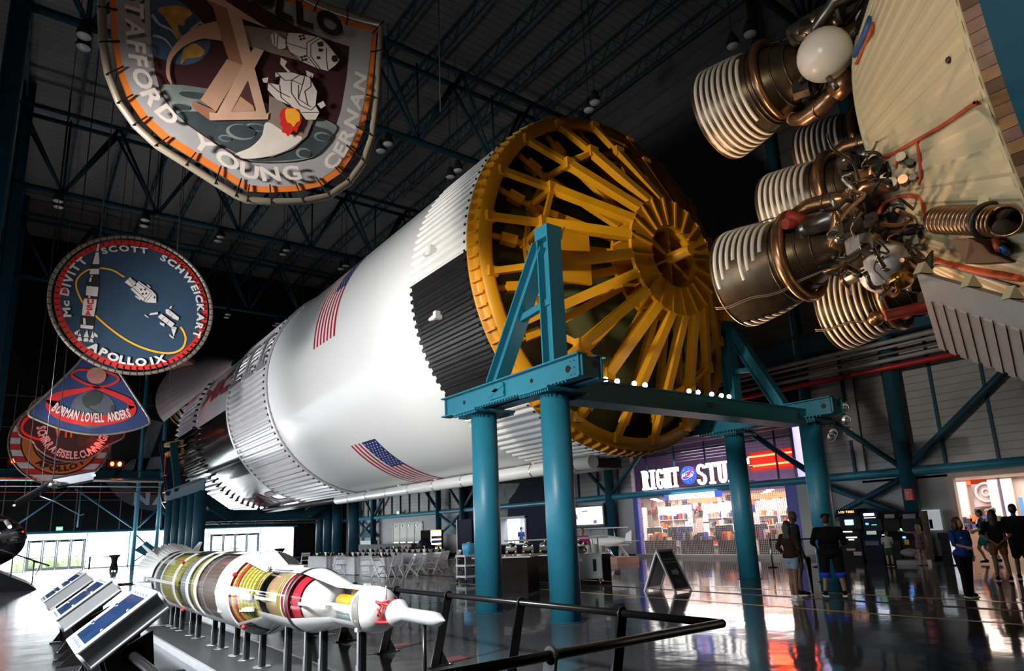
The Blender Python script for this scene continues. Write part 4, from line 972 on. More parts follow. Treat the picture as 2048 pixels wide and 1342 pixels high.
pic = [Z(385, -140), Z(385, 60), Z(390, 260), Z(412, 450), Z(450, 600), Z(520, 700), Z(620, 800), Z(750, 890), Z(900, 985), Z(960, 1025), Z(1020, 1040), Z(1150, 1048), Z(1320, 1040), Z(1430, 1015), Z(1500, 950), Z(1550, 860), Z(1600, 700), Z(1635, 500), Z(1655, 300), Z(1500, 250), Z(1300, 165), Z(1150, 80), Z(1000, 0), Z(700, -100)]
A.lay(MAROON).poly(pic)
A.lay(EARTH).smooth([Z(388, -20), Z(390, 200), Z(400, 340), Z(480, 390), Z(600, 420), Z(700, 390), Z(760, 320), Z(765, 240), Z(730, 160), Z(660, 80), Z(570, 10), Z(480, -20)])
A.lay(LAND).smooth([Z(430, 60), Z(520, 40), Z(600, 50), Z(650, 90), Z(610, 130), Z(600, 170), Z(560, 165), Z(570, 210), Z(590, 240), Z(560, 245), Z(520, 180), Z(470, 110)]).smooth([Z(600, 310), Z(660, 280), Z(730, 330), Z(700, 370), Z(620, 380), Z(580, 415), Z(590, 350)])
A.lay(mat('emblem_cloud', (.32, .36, .40), .7, var=.3, scale=6)).stroke([Z(395, 100), Z(440, 160), Z(520, 200), Z(560, 260)], 7, 2).stroke([Z(400, 230), Z(480, 260), Z(540, 340)], 6, 2).stroke([Z(640, 200), Z(700, 150), Z(720, 160)], 6, 2)
A.lay(MOON).smooth([Z(445, 560), Z(560, 548), Z(700, 565), Z(850, 590), Z(980, 625), Z(1100, 660), Z(1300, 700), Z(1450, 750), Z(1570, 810), Z(1540, 880), Z(1490, 960), Z(1420, 1010), Z(1300, 1035), Z(1150, 1042), Z(1020, 1032), Z(900, 975), Z(750, 880), Z(620, 790), Z(520, 690)])
A.lay(MOOND).smooth([Z(560, 730), Z(760, 720), Z(1000, 740), Z(1200, 760), Z(1400, 800), Z(1545, 860), Z(1480, 965), Z(1400, 1010), Z(1150, 1035), Z(1020, 1025), Z(800, 910), Z(650, 815)])
A.lay(MOON)
for c, rx, ry in (((960, 850), 95, 50), ((570, 690), 70, 28), ((650, 620), 120, 30), ((1480, 880), 55, 30), ((1060, 820), 70, 26), ((860, 890), 45, 22), ((1360, 985), 50, 34)): A.ell(Z(*c), rx*s3, ry*s3, 8)
A.lay(MOOND)
for c, rx, ry in (((970, 846), 85, 42), ((578, 692), 58, 20), ((665, 618), 100, 22), ((1486, 884), 46, 22), ((1066, 823), 58, 18), ((866, 892), 36, 15), ((1368, 988), 40, 25)): A.ell(Z(*c), rx*s3, ry*s3, 8)
A.lay(TAUPE).poly([Z(800, 150), Z(930, 165), Z(1100, 190), Z(1250, 215), Z(1360, 250), Z(1350, 400), Z(1200, 360), Z(1000, 305), Z(800, 265), Z(700, 255)])
A.lay(PINKM).smooth([Z(830, 155), Z(760, 155), Z(660, 190), Z(570, 260), Z(500, 360), Z(482, 450), Z(490, 510), Z(520, 550), Z(505, 470), Z(520, 390), Z(580, 320), Z(660, 275), Z(740, 255), Z(830, 260)])
A.lay(TAUPE).poly([Z(1140, 620), Z(1220, 660), Z(1290, 720), Z(1420, 780), Z(1380, 880), Z(1290, 960), Z(1160, 1010), Z(1060, 1010), Z(1110, 900), Z(1135, 780)])
A.lay(PINK).smooth([Z(920, 995), Z(1020, 950), Z(1090, 880), Z(1125, 790), Z(1250, 860), Z(1350, 890), Z(1250, 970), Z(1100, 1015), Z(970, 1022)])
A.lay(PINKDD).poly([Z(735, -20), Z(860, 5), Z(880, 70), Z(970, 430), Z(880, 390), Z(850, 300), Z(780, 60), Z(735, 15)]).poly([Z(950, 560), Z(1010, 530), Z(1050, 720), Z(890, 725)]).poly([Z(650, 655), Z(800, 720), Z(760, 780), Z(650, 700)])
A.lay(PINKM).poly([Z(870, 390), Z(975, 430), Z(800, 725), Z(700, 650)]).poly([Z(910, 665), Z(1030, 680), Z(1040, 725), Z(890, 728)])
A.lay(PINKD).poly([Z(740, 0), Z(830, 0), Z(930, 65), Z(1130, 195), Z(965, 135), Z(1020, 350), Z(1040, 315), Z(1105, 335), Z(1045, 450), Z(1120, 740), Z(1135, 730), Z(1130, 775), Z(760, 782), Z(755, 730), Z(805, 735), Z(970, 430), Z(870, 70), Z(740, 15)])
A.lay(mat('emblem_maroon_hole', (0.07, 0.02, 0.02), .7)).poly([Z(1000, 530), Z(1050, 715), Z(895, 728)])
A.lay(PINKM).poly([Z(955, 630), Z(1035, 690), Z(1045, 722), Z(898, 727)])
# orbiter
def craft(polys, lines, w=1.2):
    A.lay(PINK)
    for p in polys: A.poly([Z(*a) for a in p])
    A.lay(BLK)
    for l in lines: A.stroke([Z(*a) for a in l], w, w, False)
craft([[(1145, 240), (1170, 222), (1195, 240), (1250, 275), (1240, 325), (1200, 330), (1160, 300)], [(1255, 225), (1340, 230), (1460, 255), (1510, 300), (1585, 395), (1560, 430), (1510, 468), (1440, 450), (1330, 400), (1265, 350), (1240, 290)]],
      [[(1255, 225), (1240, 290), (1265, 350), (1330, 400)], [(1440, 250), (1375, 290), (1375, 370), (1440, 450)], [(1460, 258), (1400, 300), (1400, 375), (1460, 455)], [(1245, 290), (1375, 330)], [(1500, 320), (1500, 400), (1510, 465)], [(1190, 240), (1185, 320)], [(1165, 225), (1170, 300)], [(1270, 352), (1400, 420)]])
A.lay(BLK)
for c in ((1345, 255), (1355, 388)):
    for a in range(4): A.ell(Z(c[0]+15*cos(a*pi/2+.5), c[1]+14*sin(a*pi/2+.5)), 2.6, 2.2)
A.poly([Z(1440, 290), Z(1475, 280), Z(1480, 310), Z(1450, 315)]).poly([Z(1450, 325), Z(1480, 330), Z(1470, 348), Z(1450, 345)]).ell(Z(1448, 385), 3.2, 3).ell(Z(1552, 390), 6, 7)
# lander
craft([[(1175, 480), (1280, 480), (1330, 495), (1390, 510), (1440, 600), (1430, 690), (1455, 735), (1430, 780), (1370, 780), (1335, 735), (1270, 690), (1180, 650), (1125, 590), (1130, 545), (1200, 560), (1210, 500), (1175, 510)], [(1210, 385), (1250, 410), (1235, 440), (1270, 475), (1255, 480), (1205, 425)], [(1370, 465), (1420, 490), (1410, 515), (1375, 500)], [(1090, 520), (1130, 510), (1125, 545), (1100, 545)], [(1440, 680), (1480, 660), (1495, 690), (1465, 710)]],
      [[(1330, 495), (1275, 530), (1275, 610), (1330, 690), (1400, 720), (1430, 690)], [(1280, 530), (1345, 560), (1320, 650), (1400, 700)], [(1345, 560), (1360, 505)], [(1360, 600), (1400, 570), (1400, 500)], [(1200, 560), (1210, 640), (1270, 690)], [(1130, 545), (1190, 600), (1270, 640)], [(1180, 480), (1230, 530), (1275, 530)], [(1320, 650), (1320, 560)], [(1360, 600), (1380, 690)], [(1340, 735), (1450, 735)]], 1.3)
A.lay(REDE).poly([Z(1215, 715), Z(1260, 700), Z(1320, 715), Z(1342, 770), Z(1335, 810), Z(1320, 830), Z(1310, 865), Z(1290, 850), Z(1255, 890), Z(1240, 870), Z(1215, 860), Z(1222, 830), Z(1200, 810), Z(1210, 790), Z(1198, 760)])
A.lay(FLAMEY).poly([Z(1245, 710), Z(1300, 712), Z(1330, 745), Z(1330, 790), Z(1310, 800), Z(1290, 830), Z(1270, 805), Z(1250, 800), Z(1238, 770), Z(1235, 730)])
A.lay(PINK)
A.text('STAFFORD', [Z(222, -70), Z(222, 60), Z(232, 270), Z(262, 470), Z(322, 620), Z(420, 745), Z(502, 825)], .245, .03, .14)
A.text('YOUNG', [Z(625, 930), Z(745, 1010), Z(900, 1105), Z(1000, 1150), Z(1130, 1170), Z(1345, 1160)], .245, .03, .14)
A.text('CERNAN', [Z(1525, 1110), Z(1600, 1030), Z(1660, 900), Z(1705, 740), Z(1735, 620), Z(1752, 505)], .22, .03, .12)
A.lay(BLK).text('APOLLO', [Z(560, -180), Z(800, -95), Z(1000, 0), Z(1150, 90), Z(1330, 170), Z(1610, 262)], .45, .05, .12)
A.q.build('banner_art', e10)
# ---- round blue emblem
Y9 = 20.0; s4 = 360/1610; Z = lambda x, y: (80+x*s4, 460+y*s4)
ctr = onY(256, 608, Y9); ctr = Vector((2.17, Y9, 8.142)); r9 = 1.9497
def unproj(P):
    v = P-Vector((0, 0, CAMZ)); d = v.dot(_f); return (CX+FPX*v.dot(R2)/d, CY-FPX*v.dot(U2)/d)
circ = lambda r, n=72: [unproj(ctr+Vector((r*cos(2*pi*i/n), 0, r*sin(2*pi*i/n)))) for i in range(n)]
e9 = emblem('round dark blue emblem with red rim and white rocket, second in the hanging row', 'emblem', Y9, circ(r9-.10), .05, (1.2, 3.1), circ(r9), 72)
A = Art(Y9); A.lay(REDE, 2).poly(circ(r9-.10)); A.lay(BLUEE).poly(circ(r9-.24))
A.lay(BLK).stroke([Z(752, 425), Z(650, 365), Z(530, 345), Z(420, 365), Z(340, 430), Z(322, 500), Z(345, 580), Z(400, 680), Z(500, 775), Z(620, 880), Z(760, 980), Z(900, 1050), Z(1050, 1095), Z(1180, 1102), Z(1270, 1060), Z(1300, 980), Z(1285, 920), Z(1255, 870)], 5.2, 6)
A.lay(GOLDE).stroke([Z(752, 425), Z(650, 365), Z(530, 345), Z(420, 365), Z(340, 430), Z(322, 500), Z(345, 580), Z(400, 680), Z(500, 775), Z(620, 880), Z(760, 980), Z(900, 1050), Z(1050, 1095), Z(1180, 1102), Z(1270, 1060), Z(1300, 980), Z(1285, 920), Z(1255, 870)], 3.4, 4.2)
A.lay(BLK).poly([Z(520, 120), Z(532, 300), Z(528, 420), Z(530, 510), Z(515, 610), Z(505, 700), Z(490, 790), Z(475, 900), Z(350, 890), Z(365, 770), Z(380, 680), Z(395, 580), Z(408, 490), Z(420, 440), Z(440, 400), Z(448, 310), Z(470, 290), Z(500, 200)])
A.lay(PINK)
for p in ([(515, 130), (530, 130), (522, 195), (502, 195)], [(498, 205), (524, 205), (530, 310), (468, 310)], [(448, 352), (528, 352), (526, 400), (442, 400)], [(452, 410), (472, 410), (468, 422), (450, 422)], [(445, 430), (462, 430), (455, 468), (435, 466)], [(415, 505), (522, 515), (512, 600), (408, 588)], [(432, 593), (450, 595), (446, 612), (430, 610)], [(395, 615), (508, 625), (500, 700), (488, 702), (482, 778), (372, 765), (388, 690)], [(405, 795), (408, 850), (385, 848), (385, 790)], [(362, 850), (478, 862), (472, 892), (358, 880)], [(305, 920), (355, 892), (350, 940), (310, 940)], [(485, 920), (515, 945), (515, 965), (480, 955)], [(345, 895), (335, 950), (368, 955)], [(420, 895), (385, 960), (435, 965)], [(472, 905), (450, 968), (482, 972)], [(345, 958), (330, 985), (345, 998), (375, 995), (370, 965)], [(395, 968), (385, 998), (405, 1003), (432, 1000), (428, 970)], [(450, 975), (435, 1003), (478, 1010), (472, 978)]): A.poly([Z(*a) for a in p])
A.q.build('banner_art', e9); A2 = A; k9 = A.k
A = Art(Y9); A.k = k9+1
A.q.use(BLUEE); A.lay(PINK).poly([Z(388, 630), Z(505, 636), Z(482, 778), Z(372, 765)])
A.lay(REDE)
for ch, (x, y) in (('U', (420, 668)), ('S', (412, 720)), ('A', (398, 772))): A.text(ch, [Z(x, y), Z(x+58, y+4)], .135, .05)
A.lay(PINK)
for p in ([(800, 430), (850, 470), (858, 505), (810, 515), (755, 475)], [(880, 465), (1000, 550), (920, 645), (805, 535)], [(1000, 550), (1035, 590), (1035, 660), (950, 655), (920, 640)], [(950, 500), (960, 495), (985, 520), (975, 525)], [(850, 590), (900, 625), (890, 635), (848, 605)], [(930, 758), (965, 785), (968, 795), (935, 775)], [(1050, 740), (985, 750), (970, 768), (1050, 760)], [(1080, 755), (1200, 845), (1170, 880), (1050, 785)], [(1120, 715), (1145, 715), (1240, 790), (1230, 815), (1190, 800), (1120, 750)], [(1065, 830), (1110, 845), (1105, 870), (1070, 850)], [(1180, 870), (1220, 880), (1190, 960), (1170, 890)], [(1150, 935), (1195, 970), (1185, 978), (1155, 955)], [(1160, 690), (1180, 685), (1165, 712), (1150, 708)]): A.poly([Z(*a) for a in p])
A.lay(BLK)
for l in ([(785, 445), (835, 510)], [(815, 445), (850, 490)], [(870, 475), (985, 560)], [(820, 520), (935, 620)], [(995, 555), (925, 640)], [(1010, 570), (945, 650)], [(1110, 785), (1085, 810)], [(1150, 815), (1130, 845)], [(1180, 760), (1165, 790)], [(1145, 735), (1165, 745), (1150, 755)], [(1050, 740), (1052, 780)], [(1180, 880), (1215, 900)]): A.stroke([Z(*a) for a in l], .8, .8, False)
for c in ((900, 540), (935, 540), (915, 580), (945, 575)): A.ell(Z(*c), 2, 2)
A.poly([Z(1025, 590), Z(1010, 612), Z(1025, 625)])
A.lay(PINK)
A.text('Mc', [Z(205, 790), Z(190, 690), Z(252, 640)][:0] or [Z(275, 785), Z(255, 640)], .16, .04)
A.text('DIVITT', [Z(250, 600), Z(275, 500), Z(330, 380), Z(425, 290)], .19, .04, .13)
A.text('SCOTT', [Z(560, 225), Z(650, 205), Z(750, 198), Z(960, 220)], .165, .04, .1)
A.text('SCHWEICKART', [Z(1065, 270), Z(1180, 335), Z(1290, 440), Z(1370, 570), Z(1400, 700), Z(1395, 830), Z(1360, 960)], .18, .04, .1)
A.text('APOLLO IX', [Z(415, 1055), Z(520, 1115), Z(680, 1185), Z(830, 1212), Z(950, 1215), Z(1130, 1180)], .20, .05, .1, .25)
A.lay(REDE).ell(Z(218, 552), 4.2, 4.6); A.q.build('banner_figures', e9)
# ---- triangular emblem
Y8 = 31.0; s5 = 280/1503; Z = lambda x, y: (30+x*s5, 710+y*s5)
tri = sm_close([Z(800, -60), Z(870, -75), Z(940, -50), Z(1110, 180), Z(1280, 440), Z(1400, 620), Z(1440, 700), Z(1420, 750), Z(1250, 810), Z(1000, 850), Z(750, 845), Z(500, 795), Z(300, 720), Z(170, 660), Z(150, 615), Z(200, 555), Z(400, 365), Z(640, 130)], 3)
e8 = emblem('rounded triangle emblem with a red figure eight, third in the hanging row', 'emblem', Y8, inset(tri, .985, Z(800, 480)), .05, (4.0, 4.9), tri, 50)
BLU8 = mat('emblem_royal', (0.018, 0.035, 0.115), .7)
A = Art(Y8); A.lay(BLU8, 2).poly(inset(tri, .975, Z(800, 480)))
A.lay(mat('emblem_globe', (0.075, 0.08, 0.095), .7, var=.25, scale=1)).ell(Z(835, 590), 240*s5, 200*s5)
A.lay(mat('emblem_continent', (0.035, 0.038, 0.035), .7)).smooth([Z(790, 400), Z(900, 395), Z(945, 440), Z(900, 520), Z(840, 545), Z(790, 560), Z(850, 600), Z(880, 620), Z(800, 585), Z(740, 540), Z(720, 470)]).smooth([Z(1030, 540), Z(1068, 560), Z(1065, 620), Z(1030, 600)])
A.lay(REDE)
loop = [Z(870, 345), Z(760, 312), Z(640, 250), Z(610, 205), Z(680, 165), Z(790, 165), Z(950, 180), Z(1080, 225), Z(1110, 270), Z(1040, 315), Z(930, 345), Z(850, 355)]
A.stroke(loop, 4.6, 4.6)
A.stroke([Z(870, 350), Z(960, 385), Z(1080, 430), Z(1220, 500), Z(1265, 570)], 6, 14).stroke([Z(860, 350), Z(700, 385), Z(520, 420), Z(420, 470), Z(370, 530)], 6, 22)
A.stroke([Z(400, 490), Z(400, 560), Z(500, 640), Z(680, 690), Z(880, 705), Z(1080, 680), Z(1230, 620), Z(1255, 550)], 25, 18)
A.lay(PINK).text('BORMAN LOVELL ANDERS', [Z(385, 595), Z(520, 660), Z(700, 705), Z(880, 722), Z(1080, 705), Z(1245, 660)], .36, .03, .1, .5)
A.lay(mat('emblem_red_planet', (0.42, 0.17, 0.13), .7, var=.25, scale=1.4)).ell(Z(872, 225), 105*s5, 88*s5); A.lay(PINKDD)
for c in ((850, 237), (890, 175), (895, 270), (920, 238)): A.ell(Z(*c), 1.6, 1.5)
A.q.build('banner_art', e8)
# ---- dark oval emblem
Y7 = 41.0
ov = sm_close([Z(130, 620), Z(60, 690), Z(30, 790), Z(70, 870), Z(190, 925), Z(240, 1000), Z(360, 1085), Z(520, 1135), Z(700, 1135), Z(860, 1075), Z(960, 985), Z(1080, 930), Z(1170, 870), Z(1160, 700), Z(1000, 520), Z(700, 420), Z(350, 440), Z(200, 500)], 3)
e7 = emblem('dark oval emblem half hidden behind the triangular one', 'emblem', Y7, inset(ov, .97, Z(600, 780)), .05, (3.4, 5.0), ov, 40)
A = Art(Y7); A.lay(mat('emblem_night', (0.014, 0.012, 0.016), .7), 2).poly(inset(ov, .965, Z(600, 780)))
A.lay(REDE).stroke([Z(330, 690), Z(200, 655), Z(120, 690), Z(72, 780), Z(110, 850), Z(230, 900), Z(350, 920)], 7, 4)
A.lay(mat('emblem_dim_globe', (0.03, 0.028, 0.03), .7)).ell(Z(640, 800), 330*s5, 270*s5)
A.lay(mat('emblem_dim_land', (0.06, 0.045, 0.02), .7)).smooth([Z(680, 860), Z(820, 850), Z(850, 900), Z(760, 960), Z(680, 980)])
A.lay(ORE).text('VII', [Z(415, 880), Z(612, 880)], .62, .05, .3)
A.lay(PINK).text('SCHIRRA.EISELE.CUNNINGHAM', [Z(232, 775), Z(262, 890), Z(340, 1000), Z(440, 1075), Z(570, 1112), Z(700, 1110), Z(820, 1070), Z(930, 985), Z(1010, 850), Z(1040, 740)], .38, .04, .12)
A.q.build('banner_art', e7)
# ---- round striped emblem
Y1 = 49.0; c1 = onY(*Z(500, 930), Y1); r1 = 2.62
circ1 = lambda r, n=60: [unproj(c1+Vector((r*cos(2*pi*i/n), 0, r*sin(2*pi*i/n)))) for i in range(n)]
e1 = emblem('round red and white striped emblem, last of the hanging row above the end wall beam', 'emblem', Y1, circ1(r1-.08), .05, (3.2, 4.6), circ1(r1), 40)
A = Art(Y1); A.lay(REDE, 2).poly(circ1(r1-.08)); A.lay(PINK)
for k in range(6):
    z0, z1 = -2.4+k*.72, -2.4+k*.72+.36; hw = lambda z: sqrt(max(0, (r1-.1)**2-z*z))
    A.q.poly([c1+Vector((sx*hw(z), -.06, z)) for sx, z in ((-1, z0), (1, z0), (1, z1), (-1, z1))])
A.k += 4; A.lay(BLK).poly(circ1(r1*.78)); A.lay(ORE).poly(circ1(r1*.75)); A.lay(BLK).poly(circ1(r1*.56)); A.lay(PINKDD).poly(circ1(r1*.52)); A.lay(mat('emblem_navy', (.01, .012, .03), .7)).poly([unproj(c1+Vector((r1*.5*cos(a), 0, r1*.5*sin(a)))) for a in [radians(b) for b in range(180, 361, 10)]])
A.lay(BLK).text('APOLLO 1', [unproj(c1+Vector((r1*.70*cos(radians(a)), 0, r1*.70*sin(radians(a))))) for a in (228, 248, 270, 292, 312)], .32, .05, .12, .3)
A.q.build('banner_art', e1)
# ================================================================== CUTAWAY MODEL ON ITS PLATFORM
MX, MZ = 2.74, 1.02
PLB = mat('platform_top', (0.055, 0.058, 0.062), .5, var=.06); PLS = mat('platform_side', (0.50, 0.53, 0.56), .35, .2)
q = MB().use(PLS); q.bx((2.2, 4.2, 0), (3.34, 15.35, .085)); q.bx((2.2, 4.2, .085), (2.235, 15.35, .108)); q.bx((3.305, 4.2, .085), (3.34, 15.35, .108)); q.bx((2.2, 15.31, .085), (3.34, 15.35, .108))
plt = q.build('model_platform', None); tag(plt, 'low dark platform with pale metal edge under the cutaway model', 'platform'); plt['_org'] = (0, 0, 0)
q = MB().use(PLB); q.bx((2.235, 4.2, .085), (3.305, 15.31, .1)); q.build('platform_top', plt)
q = MB().use(DARK)
for k in range(4): q.rod((2.05-.04*k, 5.2, .03+.012*(k % 2)), (2.02-.035*k, 10.2, .03), .02, n=8)
tag(q.build('cable_bundle'), 'black cable bundle lying on the floor beside the platform', 'cables')
mod = thing('rocket_model', 'white cutaway rocket model with clear panels on a row of posts', 'rocket model', (MX, 10, 0.1))
def mcyl(th, Y, r): t = radians(th); return Vector((MX+r*cos(t), Y, MZ+r*sin(t)))
MW = WHITEG; ACR = glass('clear_acrylic', (0.99, 0.995, 1.0), 0.14, 0.03)
def arc_shell(mb, prof, a0, a1, n=40, th=.006):
    """prof: [(Y, r)...]; closed thin shell between angles a0..a1 (degrees)"""
    for (ya, ra), (yb, rb) in zip(prof[:-1], prof[1:]):
        A = [mb.v(mcyl(a0+(a1-a0)*i/n, ya, ra)) for i in range(n+1)]; B = [mb.v(mcyl(a0+(a1-a0)*i/n, yb, rb)) for i in range(n+1)]
        for i in range(n): mb.face([A[i], A[i+1], B[i+1], B[i]], True)
def ringband(mb, y0, y1, r, m): mb.use(m); arc_shell(mb, [(y0, r-.02), (y0, r), (y1, r), (y1, r-.02)], 0, 360, 64)
def grid_mat(name, base, dark, sc, rough=.5, metal=0.0):
    M = mat(name, base, rough, metal, var=.1, scale=5); nt, n = nodes_of(M); b = n['Principled BSDF']
    tc = n.new('ShaderNodeTexCoord'); br = n.new('ShaderNodeTexBrick'); br.offset = 0.0; br.inputs['Scale'].default_value = sc; br.inputs['Mortar Size'].default_value = .022; br.inputs['Brick Width'].default_value = .5; br.inputs['Row Height'].default_value = .5
    mp = n.new('ShaderNodeMapping'); mp.inputs['Rotation'].default_value = (0, radians(90), 0); nt.links.new(tc.outputs['Object'], mp.inputs[0])
    nt.links.new(mp.outputs[0], br.inputs['Vector']); br.inputs['Color1'].default_value = (*base, 1); br.inputs['Color2'].default_value = (*[c*.9 for c in base], 1); br.inputs['Mortar'].default_value = (*dark, 1)
    nt.links.new(br.outputs['Color'], b.inputs['Base Color']); return M
OLIVE = grid_mat('olive_grid', (0.46, 0.44, 0.07), (0.06, 0.06, 0.02), 11); BRN = grid_mat('brown_grid', (0.16, 0.11, 0.085), (0.03, 0.022, 0.018), 10); GRYG = grid_mat('grey_grid', (0.30, 0.34, 0.35), (0.06, 0.07, 0.07), 11)
GOLDT = mat('gold_tank', (0.62, 0.42, 0.22), .3, .45, var=.2, scale=4); YELI = mat('yellow_tank', (0.72, 0.42, 0.02), .3); REDI = mat('deep_red_interior', (0.38, 0.014, 0.03), .4, var=.2); TEALI = mat('grey_green_tank', (0.17, 0.26, 0.25), .35); LIME = mat('yellow_green_ring', (0.36, 0.33, 0.07), .4)
R1 = .503
# inner tanks seen through the panels
def inner(name, prof, m, rings=()):
    q = MB().use(m); q.lathe((MX, 0, MZ), (0, 1, 0), prof, 56)
    for (y, r, rr, mm) in rings: q.use(mm); q.torus((MX, y, MZ), (0, 1, 0), r, rr, 56, 6)
    return q.build(name, mod)
inner('fuel_tank', [(14.2, .01), (14.15, .25), (14.0, .40), (13.8, .46), (12.9, .46), (12.7, .40), (12.55, .25), (12.5, .01)], OLIVE)
inner('oxidizer_tank', [(12.4, .01), (12.35, .25), (12.2, .42), (12.05, .47), (11.6, .47), (11.45, .44)], GRYG)
inner('thrust_section', [(15.5, .1), (15.4, .45), (14.3, .46), (14.2, .2)], GRYG, [(14.5, .47, .012, MW), (14.9, .47, .012, MW)])
inner('hydrogen_tank', [(11.4, .44), (11.3, .47), (10.9, .47), (10.85, .465)], OLIVE); inner('brown_tank', [(10.85, .465), (10.0, .465), (9.9, .42), (9.8, .2)], BRN, [(10.5, .47, .010, GRYG)])
q = MB()
for k, y in enumerate([8.52+.072*i for i in range(8)]):
    r = .345+.14*(y-8.45)/.55; q.use((OLIVE, LIME, OLIVE, LIME, OLIVE, REDI, OLIVE, REDI)[k]); q.lathe((MX, y, MZ), (0, 1, 0), [(0, r-.05), (0, r-.02), (.05, r-.01), (.05, r-.05), (0, r-.05)], 56, smooth=False)
q.use(mat('dark_bay', (0.03, 0.028, 0.03), .6)); q.lathe((MX, 8.45, MZ), (0, 1, 0), [(0, .28), (.6, .40)], 40); q.build('interstage_rings', mod)
inner('engine_bay', [(8.9, .05), (8.6, .12), (8.35, .05)], BRN); inner('gold_tank', [(8.35, .05), (8.3, .2), (8.18, .29), (8.02, .305), (7.72, .305), (7.65, .29)], GOLDT, [(8.38, .315, .012, LIME), (8.44, .32, .012, LIME), (7.68, .315, .012, LIME), (7.62, .315, .012, LIME), (7.56, .315, .01, MW)])
inner('red_section', [(7.62, .30), (7.36, .30), (7.32, .1)], REDI, [(7.46, .305, .01, MW)])
inner('lander_section', [(7.3, .27), (7.1, .235), (6.95, .12), (6.9, .01)], mat('pale_lander', (.62, .60, .56), .5, var=.2, scale=8)); inner('red_cone', [(7.3, .285), (7.12, .262)], REDI)
for a, m_, nm in ((150, YELI, 'yellow_tank'), (215, TEALI, 'grey_green_tank'), (182, MW, 'service_tank'), (60, YELI, 'yellow_tank'), (330, TEALI, 'grey_green_tank')):
    q = MB().use(m_); c0, c1 = mcyl(a, 6.38, .115), mcyl(a, 5.98, .115); q.rod(c0, c1, .062, n=18); q.ball(c0, .062, 14); q.ball(c1, .062, 14); q.build(nm, mod)
# white outer skin: upper and lower saddles, closed far side, bands
q = MB()
q.use(MW); arc_shell(q, [(15.45, R1), (11.45, R1)], -95, 108); arc_shell(q, [(11.45, R1), (9.02, R1)], -95, 108); arc_shell(q, [(9.02, R1), (8.44, .335)], -95, 92); arc_shell(q, [(8.44, .335), (7.3, .335), (6.5, .2), (5.86, .2)], -95, 120)
arc_shell(q, [(15.45, R1), (9.02, R1)], 222, 266); arc_shell(q, [(8.44, .335), (7.3, .335), (6.5, .2), (5.86, .2)], 208, 266); arc_shell(q, [(9.02, R1), (8.44, .335)], 222, 266)
q.build('outer_skin', mod)
q = MB()
for y0, y1 in ((15.3, 15.5), (12.42, 12.54), (11.38, 11.5), (10.82, 10.92), (9.02, 9.62)): ringband(q, y0, y1, R1+.004, MW)
ringband(q, 14.18, 14.26, R1+.003, MW); ringband(q, 13.6, 13.64, R1+.002, MW)
split_build(q, 'white_band', mod)
q = MB().use(BLACKP); arc_shell(q, [(15.2, R1+.006), (14.3, R1+.006)], 60, 118, 20); arc_shell(q, [(12.38, R1+.006), (11.55, R1+.006)], 55, 112, 20); arc_shell(q, [(10.8, R1+.006), (10.3, R1+.006)], 60, 108, 20); arc_shell(q, [(7.36, .341), (7.28, .341)], 0, 360, 60)
arc_shell(q, [(14.2, R1+.007), (14.1, R1+.007)], 195, 240, 12); split_build(q, 'black_paint_area', mod)
def mcorr(mb, y0, r0, y1, r1, a0, a1, pick, n=60):
    A = []; B = []
    for i in range(n*4+1):
        a = a0+(a1-a0)*i/(n*4); d = .012 if i % 4 in (0, 1) else .002; A.append(mb.v(mcyl(a, y0, r0+d))); B.append(mb.v(mcyl(a, y1, r1+d)))
    for i in range(n*4): mb.use(pick((a0+(a1-a0)*(i+.5)/(n*4)) % 360)); mb.face([A[i], A[i+1], B[i+1], B[i]], False)
q = MB(); mcorr(q, 9.0, R1, 8.44, .34, -90, 128, lambda t: BLACKP if (t < 30 or 48 < t < 82 or t > 330) else MW, 60); mcorr(q, 9.3, R1+.005, 9.0, R1+.003, 30, 110, lambda t: BLACKP if t < 62 else MW, 30)
mcorr(q, 9.02, R1+.004, 8.72, .42, 226, 262, lambda t: BLACKP, 18); q.build('corrugated_interstage', mod)
q = MB().use(ACR); arc_shell(q, [(15.3, R1-.004), (9.62, R1-.004)], 108, 222); arc_shell(q, [(9.02, R1-.004), (8.44, .333)], 128, 222); arc_shell(q, [(8.44, .333), (7.36, .333), (6.5, .198), (5.95, .198)], 120, 208); q.build('clear_panels', mod)
